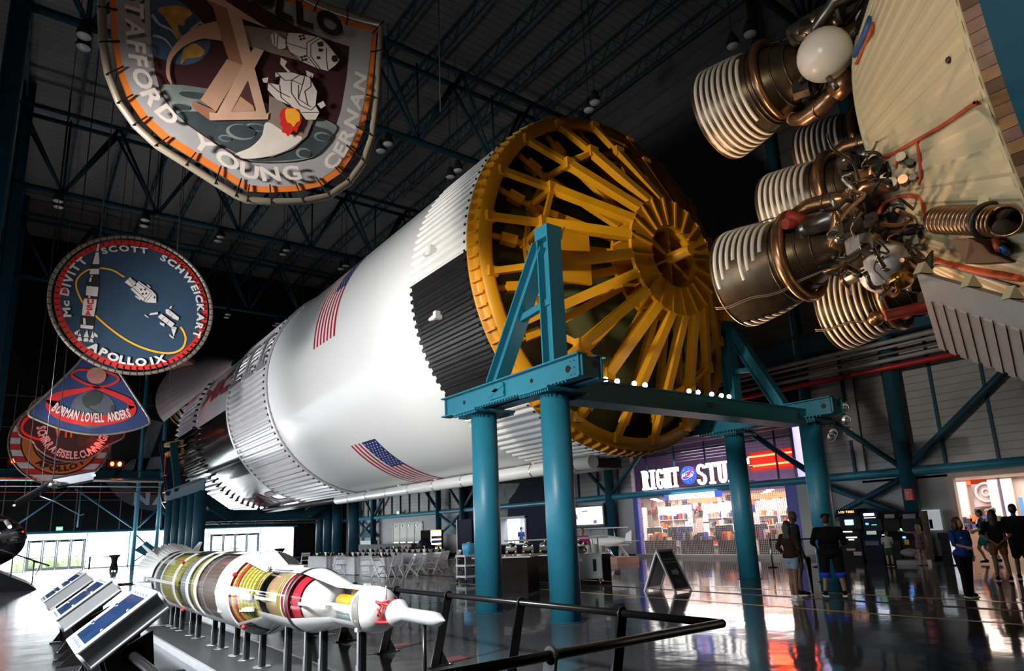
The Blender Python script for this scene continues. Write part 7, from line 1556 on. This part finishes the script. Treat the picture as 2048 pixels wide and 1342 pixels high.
# floor light cones near the door: none
# cocktail tables with black stretch covers
def cocktail(x, y, label):
    t = thing('cocktail_table', label, 'table', (x, y, 0), 'cocktail tables with black covers'); q = MB().use(NAPKIN); q.lathe((x, y, 0), (0, 0, 1), [(.04, .30), (.25, .24), (.6, .17), (.85, .22), (1.05, .38), (1.07, .38), (1.075, .001)], 24); q.build('stretch_cover', t)
    for k in range(4): a = pi/4+k*pi/2; q = MB().use(CAB); q.lathe((x+.26*cos(a), y+.26*sin(a), 0), (0, 0, 1), [(0, .05), (.05, .04), (.06, .001)], 10); q.build('foot', t)
p = onZ(227, 1142); cocktail(p.x, p.y, 'black covered hourglass cocktail table standing alone on the bright floor')
p = onX(545, 1085, 13.2); cocktail(14.6, 46, 'black covered cocktail table half hidden behind the model, right'); cocktail(10.6, 42, 'black covered cocktail table half hidden behind the model, left')
# ================================================================== PEOPLE
def soft(o, vox, it=5):
    r = o.modifiers.new('skin', 'REMESH'); r.mode = 'VOXEL'; r.voxel_size = vox; r.use_smooth_shade = True
    s_ = o.modifiers.new('smooth', 'SMOOTH'); s_.iterations = it; s_.factor = .5
    return o
SKN = {n: mat('skin_'+n, c, .55, var=.06) for n, c in (('dark', (.085, .042, .026)), ('brown', (.18, .095, .06)), ('tan', (.30, .17, .115)), ('fair', (.42, .25, .18)))}
HAIR = {n: mat('hair_'+n, c, .55, var=.2, scale=20) for n, c in (('black', (.010, .009, .009)), ('auburn', (.045, .016, .010)), ('brown', (.06, .04, .025)), ('blond', (.32, .2, .1)), ('red', (.22, .07, .03)))}
FAB = {}
def fab(n, c): return mat('fabric_'+n, c, .9, var=.08, scale=6, spec=.08)
def cap_(mb, a, b, ra, rb=None):
    rb = ra if rb is None else rb; a, b = Vector(a), Vector(b); mb.ball(a, ra, 12); mb.ball(b, rb, 12); mb.rod(a, b, ra, rb, 12)
def person(label, loc, face, H, skin, top, bottom, hair=None, shoes=None, sleeve=.9, leg=.5, arms=None, legs=None, wide=1.0, belly=0.0, hairstyle='short', cap=None, hem=None, look=0.0, head_tilt=(0, 0), dress=False, group=None, top_long=0.0, fem=False):
    """face = heading in degrees measured from facing straight away from the viewpoint (positive turns left); arms/legs: per side (left, right) lists of joints in a 1.75 m frame"""
    face = face - math.degrees(atan2(loc[0], loc[1])); k = H/1.75; t = thing('person', label, 'person', tuple(loc), group); R = Matrix.Rotation(radians(face), 3, 'Z'); L0 = Vector(loc)
    T = lambda p: L0+R@(Vector(p)*k)
    sx = (.175 if fem else .19)*(.5+.5*wide)
    A = arms or [[(-sx-.05, .0, 1.13), (-sx-.05, .06, .88)], [(sx+.05, .0, 1.13), (sx+.05, .06, .88)]]
    Lg = legs or [[(-.10, .02, .50), (-.11, -.02, .08)], [(.10, .02, .50), (.11, -.02, .08)]]
    SK = SKN[skin]; hd = Vector((head_tilt[0], .015+head_tilt[1], 1.625)); hy = Matrix.Rotation(radians(look), 3, 'Z')
    HT = lambda p: T(hd+hy@Vector(p))
    def B(mb, p, r, sc=(1, 1, 1)): mb.ball(T(p), r*k, 14, sc, R)
    def Cp(mb, a, b, ra, rb): cap_(mb, T(a), T(b), ra*k, rb*k)
    q = MB().use(SK)
    q.ball(HT((0, 0, .02)), .098*k, 18, (.80, .98, 1.12), R@hy); q.ball(HT((0, .035, -.055)), .066*k, 14, (.85, .9, .85), R@hy)
    q.ball(HT((0, .108, -.005)), .016*k, 8, (.8, 1.1, 1.3), R@hy)
    for s_ in (-1, 1): q.ball(HT((s_*.083, -.005, -.005)), .024*k, 8, (.4, .8, 1.2), R@hy)
    cap_(q, T((0, -.01, 1.44)), HT((0, -.02, -.06)), .052*k, .05*k)
    B(q, (0, 0, 1.28), .15, (1.08*wide, .72, 1.15)); B(q, (0, .02+belly*.3, 1.10), .135, (1.0*wide, .78+belly, 1.1)); B(q, (0, -.01, .95), .15, (1.08*wide, .78, .85))
    Cp(q, (-sx, 0, 1.41), (sx, 0, 1.41), .058, .058)
    for si, s_ in enumerate((-1, 1)):
        e, w_ = Vector(A[si][0]), Vector(A[si][1]); Cp(q, (s_*sx, 0, 1.41), e, .050*(.7+.3*wide), .038); Cp(q, e, w_, .038, .026)
        d = (w_-e).normalized(); side = d.cross(Vector((s_, 0, 0))); side = side.normalized() if side.length > .1 else Vector((0, 1, 0)); out = d.cross(side).normalized()
        pc = w_+d*.045; cap_(q, T(w_), T(pc+d*.02), .027*k, .03*k); cap_(q, T(pc+side*.02), T(pc-side*.02+d*.02), .022*k, .022*k)
        for fi, (off, ln) in enumerate(((.030, .062), (.010, .072), (-.010, .066), (-.028, .052))):
            b0 = pc+d*.035+side*off; m_ = b0+d*ln*.55-out*s_*.004; en = m_+d*ln*.38-out*s_*.018; cap_(q, T(b0), T(m_), .0095*k, .0088*k); cap_(q, T(m_), T(en), .0088*k, .0075*k)
        th0 = w_+d*.02+side*.03; cap_(q, T(th0), T(th0+side*.03+d*.03), .0105*k, .0095*k); cap_(q, T(th0+side*.03+d*.03), T(th0+side*.036+d*.062), .0095*k, .008*k)
        kn, an = Vector(Lg[si][0]), Vector(Lg[si][1]); Cp(q, (s_*.09*wide, 0, .90), kn, .085*(.6+.4*wide), .056); Cp(q, kn, kn.lerp(an, .35)+Vector((0, -.018, 0)), .052, .054); Cp(q, kn.lerp(an, .35)+Vector((0, -.018, 0)), an, .052, .036); Cp(q, an, an+Vector((0, .05, -.045)), .036, .03)
    soft(q.build('body', t), .0105*k, 4)
    q = MB().use(mat('eye_dark', (.02, .015, .012), .3))
    for s_ in (-1, 1): q.ball(HT((s_*.032, .086, .015)), .010*k, 8, (1.3, .6, .8), R@hy)
    q.build('eyes', t)
    q = MB().use(mat('lips', (.25, .09, .08), .5)); q.ball(HT((0, .094, -.062)), .018*k, 8, (1.3, .35, .45), R@hy); q.build('mouth', t)
    # top
    q = MB().use(top); B(q, (0, 0, 1.28), .166, (1.1*wide, .75, 1.13)); B(q, (0, .02+belly*.3, 1.10), .152, (1.04*wide, .82+belly, 1.12)); B(q, (0, -.005, .97-top_long*.5), .172, (1.10*wide, .86+belly*.6, .66+top_long*2)); Cp(q, (-sx, 0, 1.405), (sx, 0, 1.405), .07, .07); Cp(q, (0, -.01, 1.40), (0, -.01, 1.45), .075, .065)
    for si, s_ in enumerate((-1, 1)):
        e, w_ = Vector(A[si][0]), Vector(A[si][1]); s0 = Vector((s_*sx, 0, 1.40))
        if sleeve <= 1: Cp(q, s0, s0.lerp(e, sleeve), .068*(.7+.3*wide), .056)
        else: Cp(q, s0, e, .068*(.7+.3*wide), .056); Cp(q, e, e.lerp(w_, sleeve-1), .055, .042)
    if dress: B(q, (0, 0, .82), .2, (1.0, .75, .9))
    soft(q.build('dress' if dress else 'shirt', t), .014*k, 4)
    if bottom is not None:
        q = MB().use(bottom); B(q, (0, -.01, .91), .156, (1.08*wide, .82+belly*.3, .85)); q2 = MB().use(hem) if hem else None
        for si, s_ in enumerate((-1, 1)):
            kn, an = Vector(Lg[si][0]), Vector(Lg[si][1]); h0 = Vector((s_*.09*wide, 0, .90))
            if leg <= 1: e = h0.lerp(kn, leg); Cp(q, h0, e, .104*(.6+.4*wide), .088*(.7+.3*wide))
            else: e = kn.lerp(an, leg-1); Cp(q, h0, kn, .104*(.6+.4*wide), .075); Cp(q, kn, e, .075, .062)
            if hem: d = (e-h0).normalized(); q2.rod(T(e-d*.0), T(e+d*.105), .098*k*(.7+.3*wide), .098*k*(.7+.3*wide), 16)
        soft(q.build('trousers' if leg > 1 else 'shorts', t), .013*k, 4)
        if hem: q2.build('bright_hem', t)
    for si in (0, 1):
        an = Vector(Lg[si][1]); yaw = 8*(1 if si == 0 else -1); q = MB().use(shoes or FAB['black'])
        Rf = R@Matrix.Rotation(radians(yaw), 3, 'Z'); f0 = Vector((an.x, an.y+.055, max(.045, an.z-.035))); q.ball(T(f0), .06*k, 14, (.80, 2.2, .72), Rf); q.ball(T((an.x, an.y-.01, max(.06, an.z-.01))), .052*k, 12, (.95, 1.2, 1.1), Rf)
        sh_ = soft(q.build('shoe', t), .010*k, 2)
        q = MB().use(WHITE if shoes in (None, FAB.get('black'), FAB.get('white')) else FAB['black']); q.box(T((f0.x, f0.y, f0.z-.036)), (.085*k, .255*k, .018*k), M=Rf); q.build('sole', sh_)
    if hair is not None:
        HR_ = HAIR[hair]; q = MB().use(HR_); q.ball(HT((0, -.018, .045)), .103*k, 18, (.84, .98, 1.0), R@hy)
        if hairstyle == 'bob': q.ball(HT((0, -.045, -.03)), .125*k, 16, (1.08, .75, 1.25), R@hy); [q.ball(HT((s_*.085, .0, -.05)), .055*k, 10, (.75, 1.1, 2.0), R@hy) for s_ in (-1, 1)]
        if hairstyle == 'long': q.ball(HT((0, -.05, -.06)), .105*k, 16, (1.05, .7, 1.6), R@hy); q.ball(HT((0, -.07, -.24)), .09*k, 14, (1.15, .6, 1.7), R@hy)
        if hairstyle == 'short': q.ball(HT((0, -.04, .0)), .085*k, 14, (.98, .85, 1.1), R@hy)
        soft(q.build('hair', t), .012*k, 3)
    if cap is not None:
        q = MB().use(cap); q.lathe(HT((0, -.005, .045)), (0, 0, 1), [(0, .098*k), (.05*k, .096*k), (.085*k, .07*k), (.1*k, .001)], 20); q.box(HT((0, .12, .045)), (.13*k, .12*k, .012*k), M=R@hy); q.build('cap', t)
    return t, T, HT
FAB['black'] = fab('black', (.010, .010, .011)); FAB['white'] = fab('white_leather', (.72, .72, .73))
P = lambda px, py: onZ(px, py, 0)
BLKT = FAB['black']
# couple before the shop
g1 = P(1603, 1190); person('bald man in a dark shirt and khaki shorts behind the woman in denim shorts', g1, -72, 1.84, 'dark', fab('charcoal', (.018, .018, .020)), fab('khaki', (.26, .22, .15)), None, BLKT, .95, .85, legs=[[(-.08, .04, .5), (-.08, -.02, .08)], [(.10, .0, .5), (.12, -.03, .08)]], look=10)
t, T, HT = person('woman in frayed denim shorts and white trainers, seen from behind', P(1592, 1200), -35, 1.62, 'brown', fab('dark_brown', (.030, .016, .012)), fab('denim', (.22, .30, .38)), 'black', FAB['white'], 1.6, .42, arms=[[(-.33, .02, 1.17), (-.22, .10, .98)], [(.25, -.02, 1.14), (.16, .08, .95)]], legs=[[(-.06, .02, .5), (-.05, -.01, .08)], [(.06, .0, .5), (.06, -.04, .08)]], hairstyle='long', fem=True)
q = MB().use(fab('pale_print', (.42, .42, .42))); q.ball(T((-.15, .06, 1.02)), .06, 10, (1, .6, 1.2)); q.build('top_print', t); q = MB().use(fab('rust', (.25, .06, .03))); q.ball(T((-.12, .07, .94)), .05, 10, (1.3, .6, .6)); q.build('top_trim', t)
u = MB().use(BLKT); ub = P(1612, 1190)+Vector((.12, -.1, 0)); u.rod(ub+Vector((0, 0, .02)), ub+Vector((.02, .02, .78)), .018, .05, 10); u.ball(ub+Vector((.02, .02, .78)), .045, 10); tag(u.build('umbrella'), 'folded black umbrella held upright beside the couple', 'umbrella')
# man in black with blue hems
person('heavy man in black with cap and bright blue short hems, back to the camera', P(1672, 1192), 4, 1.74, 'tan', BLKT, fab('black_shorts', (.011, .011, .013)), 'black', BLKT, 1.35, 1.0, arms=[[(-.33, .05, 1.14), (-.22, .24, 1.0)], [(.33, .05, 1.14), (.22, .24, 1.0)]], legs=[[(-.15, .02, .5), (-.20, -.02, .08)], [(.15, .02, .5), (.19, .0, .08)]], wide=1.42, belly=.35, cap=BLKT, hem=fab('royal_blue', (.02, .07, .55)), top_long=.08)
# woman in blue
t, T, HT = person('woman with an auburn bob in a royal blue polo and black trousers', P(1940, 1194), -140, 1.56, 'fair', fab('blue_polo', (.022, .055, .30)), BLKT, 'auburn', BLKT, 1.05, 1.92, arms=[[(-.27, -.04, 1.15), (-.24, .02, .90)], [(.24, .10, 1.16), (.10, .26, 1.10)]], legs=[[(-.07, .02, .5), (-.08, -.04, .08)], [(.07, .02, .5), (.08, .02, .08)]], hairstyle='bob', wide=1.15, belly=.18, fem=True, top_long=.05, look=12)
q = MB().use(WHITE); q.box(T((.08, .135, 1.30)), (.03, .03, .02)); q.build('name_badge', t)
# couple at the right edge
person('woman in a black top and brown shorts with hands clasped behind her back', P(2008, 1162), 6, 1.68, 'brown', BLKT, fab('cinnamon', (.16, .07, .04)), 'black', BLKT, .8, .52, arms=[[(-.30, -.10, 1.12), (-.06, -.19, .93)], [(.30, -.10, 1.12), (.06, -.19, .93)]], legs=[[(-.10, .02, .5), (-.11, -.02, .08)], [(.13, .02, .5), (.16, .0, .08)]], hairstyle='long', wide=1.12, fem=True)
person('tall man in dark clothes at the right edge of the picture', P(2052, 1158), -8, 1.80, 'dark', BLKT, BLKT, 'black', BLKT, 1.0, .9, wide=1.15)
# visitors in the open shop
person('man in grey shirt and turquoise shorts walking before the open shop', P(1978, 1128), 82, 1.70, 'tan', fab('grey_tee', (.055, .05, .05)), fab('turquoise', (.012, .20, .23)), 'black', BLKT, .8, .62, legs=[[(-.10, .18, .52), (-.10, .04, .12)], [(.10, .02, .50), (.11, -.30, .12)]], arms=[[(-.27, .0, 1.14), (-.20, .20, 1.05)], [(.27, .05, 1.14), (.18, .25, 1.08)]])
person('visitor in an orange shirt and pale cap inside the open shop', P(1992, 1112), 100, 1.72, 'fair', fab('orange', (.55, .13, .05)), fab('teal_trousers', (.03, .14, .16)), 'brown', BLKT, .8, 1.5, cap=fab('pale_olive', (.20, .19, .12)))
person('visitor in an olive shirt behind the woman with clasped hands', P(2004, 1118), 20, 1.76, 'fair', fab('olive_shirt', (.12, .12, .08)), fab('maroon_shorts', (.10, .02, .03)), 'brown', BLKT, .8, .7, cap=fab('grey_cap', (.25, .24, .22)))
# children at the machines
person('small child in white shirt and green shorts at the machines', P(1782, 1133), 0, 1.13, 'fair', fab('white_tee', (.36, .37, .40)), fab('green', (.012, .10, .045)), 'brown', BLKT, .7, .7, arms=[[(-.24, .08, 1.15), (-.22, .26, 1.12)], [(.24, .08, 1.15), (.15, .26, 1.10)]])
person('girl in a lilac dress reaching one arm towards the machines', P(1847, 1131), 22, 1.32, 'fair', fab('lilac', (.20, .13, .17)), None, 'blond', SKN['fair'], .3, 0, arms=[[(-.40, .12, 1.42), (-.60, .22, 1.47)], [(.26, -.02, 1.16), (.30, .04, .92)]], legs=[[(-.08, .02, .5), (-.10, -.02, .08)], [(.08, .02, .5), (.14, .02, .08)]], hairstyle='long', dress=True, fem=True)
# hatch attendant, woman at the drinks machine, person behind the column
h = onX(1043, 1080, 27.6); person('attendant in a blue shirt and dark cap inside the serving hatch', Vector((27.6, h.y, 0.0)), 150, 1.80, 'tan', fab('attendant_blue', (.03, .06, .20)), BLKT, 'black', BLKT, .8, 1.9, cap=BLKT)
person('woman with red hair and turquoise shirt holding a pink bag at the drinks machine', Vector((24.6, yx(846, 24.6, 1085), 0)), 100, 1.66, 'fair', fab('turquoise_shirt', (.05, .28, .34)), fab('plain_trousers', (.12, .08, .07)), 'red', BLKT, .8, 1.8, hairstyle='long', fem=True)
b = MB().use(fab('pink_bag', (.5, .10, .14))); c = Vector((24.42, yx(849, 24.4, 1085)-.1, 1.0)); b.ball(c, .16, 12, (.7, 1, 1.2)); b.torus(c+Vector((0, 0, .22)), (1, 0, 0), .1, .012, 16, 6); tag(b.build('handbag'), 'pink bag carried by the woman at the drinks machine', 'bag')
person('server in a magenta top behind the buffet, mostly hidden by the blue column', Vector((16.6, 18.25, 0)), 165, 1.62, 'tan', fab('magenta', (.35, .02, .16)), BLKT, 'brown', BLKT, .8, 1.9, arms=[[(-.30, .10, 1.15), (-.25, .34, 1.18)], [(.30, .10, 1.15), (.40, .32, 1.18)]], fem=True)
# ================================================================== LEFT END OF THE HALL
# dark rounded vehicle at the picture edge
t = thing('helicopter', 'dark glossy rounded vehicle nose on a ramp at the left edge', 'aircraft', (-1.6, 38, .6))
GL_ = mat('dark_gloss_shell', (.010, .011, .014), .08, var=.2, coat=.8)
q = MB().use(GL_); q.ball((-1.55, 38, 2.1), 1.0, 36, (2.2, 1.0, 1.35)); q.build('shell', t)
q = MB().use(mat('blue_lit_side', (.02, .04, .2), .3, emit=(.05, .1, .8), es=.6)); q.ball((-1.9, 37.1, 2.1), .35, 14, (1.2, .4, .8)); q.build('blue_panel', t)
q = MB().use(GREYP); q.rod((-2.4, 36.8, 3.1), (-.2, 36.8, 2.95), .05, n=8); q.rod((-.2, 36.8, 2.95), (-.05, 36.75, 2.7), .09, n=10); q.build('lamp_arm', t)
q = MB().use(glow('small_white_lamp', (1, 1, .95), 8)); q.ball((-.03, 36.74, 2.66), .07, 10); q.build('lamp_lens', t)
q = MB().use(glow('red_strip', (1, .02, .02), 2)); q.tube([(-1.3, 37.0, 2.4), (-.7, 37.2, 2.5), (-.3, 37.4, 2.52)], .02, 6); q.ball((.45, 37.7, 2.45), .05, 8); q.build('red_lights', t)
q = MB().use(CAB)
for x in (-2.6, -1.2): q.rod((x, 37.5, .55), (x, 37.5, 1.2), .08, n=8)
q.build('skids', t)
t = thing('display_ramp', 'dark sloping ramp under the rounded vehicle', 'ramp', (-1.5, 37, 0)); q = MB().use(CAB); q.prism([(-4, 35.5, 0), (1.15, 35.5, 0), (.85, 35.5, .25), (-.6, 35.5, 1.0), (-4, 35.5, 1.0)], (0, 4.5, 0)); q.build('ramp', t)
q = MB().use(BLACKM); q.rod((-.8, 35.6, 1.95), (1.5, 35.6, .95), .03, n=8)
for x in (-.6, .2, .95): q.rod((x, 35.6, .2), (x, 35.6, 1.85-.43*(x+.6)), .025, n=8)
q.build('handrail', t)
k0 = onZ(75, 1150); t = thing('small_reader', 'small black reader desk beside the dark ramp', 'info panel', (k0.x, k0.y, 0)); x, y = k0.x, k0.y
q = MB().use(BLACKM); q.hexa([(x-.35, y-.4, .85), (x+.35, y-.4, .65), (x+.35, y+.4, .65), (x-.35, y+.4, .85), (x-.35, y-.4, .93), (x+.35, y-.4, .73), (x+.35, y+.4, .73), (x-.35, y+.4, .93)]); q.build('desk', t)
for yy in (-.3, .3): q = MB().use(BLACKM); q.bar((x+.1, y+yy, .78), (x+.0-.1, y+yy, 0), .14, .05); q.build('leg', t)
# hanging rotor and thin rod
Yr = 30.0; R_ = lambda px, py, Y=Yr: onY(px, py, Y)
t = thing('rotor', 'dark two bladed rotor hanging before the end wall, pale under its right blade', 'rotor', tuple(R_(103, 966)))
hb = R_(105, 968); q = MB().use(STEEL); q.rod(hb+Vector((0, 0, -.12)), hb+Vector((0, 0, .12)), .16, n=16); q.box(hb, (.5, .2, .12)); q.build('hub', t)
def blade(a, b, w_, m0, m1):
    V3 = lambda c, s_, h: c+Vector((0, -s_*.75, s_*.66))+Vector((0, .66, .75))*h
    q = MB().use(m0); q.hexa([V3(a, -w_, 0), V3(a, w_, 0), V3(a, w_, .05), V3(a, -w_, .05), V3(b, -w_, 0), V3(b, w_, 0), V3(b, w_, .05), V3(b, -w_, .05)]); o = q.build('blade', t)
    q = MB().use(m1); q.hexa([V3(a, -w_*.55, -.015), V3(a, w_*.75, -.015), V3(a, w_*.75, -.002), V3(a, -w_*.55, -.002), V3(b, -w_*.55, -.015), V3(b, w_*.75, -.015), V3(b, w_*.75, -.002), V3(b, -w_*.55, -.002)]); q.build('underside', o)
    q = MB().use(WHITE); q.box(b+Vector((0, 0, .02)), (.08, w_*1.2, .07)); q.build('tip', o)
blade(hb, R_(188, 952), .30, mat('blade_dark', (.03, .03, .035), .5), mat('blade_pale', (.6, .65, .7), .5)); blade(hb, R_(28, 1012), .22, MATS['blade_dark'], MATS['blade_dark'])
q = MB().use(DARK); q.rod(hb+Vector((0, 0, .1)), (hb.x, Yr, ZC), .02, n=6); q.rod(hb+Vector((-.8, 0, -.4)), (hb.x-.8, Yr, ZC), .012, n=6); q.build('hanging_cable', t)
q = MB().use(STEEL); q.tube([R_(80, 992), R_(110, 1003), R_(140, 1020), R_(162, 1031), R_(168, 1028)], .02, 6); q.rod(R_(80, 992), (R_(80, 992).x, Yr, ZC), .006, n=5); tag(q.build('bent_rod'), 'thin bent metal rod hanging below the rotor', 'rod')
# red lamp pairs on the end wall
REDG = glow('red_lamp_glow', (1.0, 0.035, 0.01), 45.0); REDY = glow('red_lamp_core', (1.0, 0.16, 0.03), 60)
for i, (x, z) in enumerate(((6.35, 8.12), (-.05, 8.18), (-2.2, 8.2))):
    t = thing('red_lamp_pair', 'pair of glowing red lamps high on the end wall, %s' % ('right of the striped emblem', 'left of the striped emblem', 'at the left picture edge')[i], 'lamp', (x, 62.2, z), 'red lamps of the end wall')
    q = MB().use(CAB); q.box((x, 62.35, z), (1.3, .25, .6)); q.bar((x-.65, 62.2, z+.4), (x+.65, 62.2, z+.4), .03); q.bar((x-.65, 62.2, z-.7), (x-.65, 62.2, z+.4), .03); q.bar((x+.65, 62.2, z-.7), (x+.65, 62.2, z+.4), .03); q.bx((x-.02, 62.3, z-.9), (x+.02, 62.7, z)); q.build('housing', t)
    for dx, m_ in ((-.26, REDG), (.26, REDY)): q = MB().use(m_); q.ball((x+dx, 62.15, z), .17, 12, (.8, .5, 1)); q.build('lamp', t)
spot('red_wash', (-1.2, 35.5, 6.0), (4.0, 46, 8.2), 900, (1, .04, .02), 45, .8, .8); spot('red_wash_tank', (2, 40, 6.5), (11, 43.5, 8.8), 420, (1, .05, .03), 60, .8, .2)
# big dim emblem on the end wall
t = thing('wall_emblem', 'big dim grey round emblem with pale letters on the black end wall', 'emblem', (9.5, 63.9, 9)); c = Vector((10.0, 63.93, 9.0)); q = MB().use(mat('dim_disc', (.09, .095, .11), .7)); q.rod(c, c+Vector((0, .04, 0)), 4.6, n=64); q.build('disc', t)
q = MB().use(mat('dim_black', (.012, .012, .014), .7)); q.rod(c+Vector((0, -.01, .6)), c+Vector((0, .0, .6)), 3.9, n=64); q.build('inner_disc', t)
q = MB().use(mat('dim_pale', (.30, .31, .34), .7)); q.poly([c+Vector(v) for v in ((-3.2, -.03, -1.4), (3.4, -.03, -.6), (2.2, -.03, .4), (-2.4, -.03, -.3))]); q.poly([c+Vector(v) for v in ((-1.2, -.03, 3.2), (-.2, -.03, 3.0), (-1.6, -.03, -2.4), (-2.4, -.03, -2.2))]); q.build('swoosh', t)
q = MB().use(mat('pale_letter', (.62, .64, .68), .7)); text_flat(q, 'NASA', Vector((8.05, 63.88, 5.0)), (1, 0, 0), (0, 0, 1), .95, 5.2, .06, .12); q.build('lettering', t)
# low barrier before the windows
t = thing('low_rail', 'low black rail with end posts before the bright windows', 'railing', (6.3, 58, 0)); q = MB().use(BLACKM); a, b = onZ(178, 1137), onZ(215, 1136); q.rod((a.x, a.y, .85), (b.x+.4, b.y, .85), .04, n=8); q.rod((a.x, a.y, 0), (a.x, a.y, .9), .07, n=8); q.rod((b.x+.4, b.y, 0), (b.x+.4, b.y, .9), .05, n=8); q.build('rail', t)
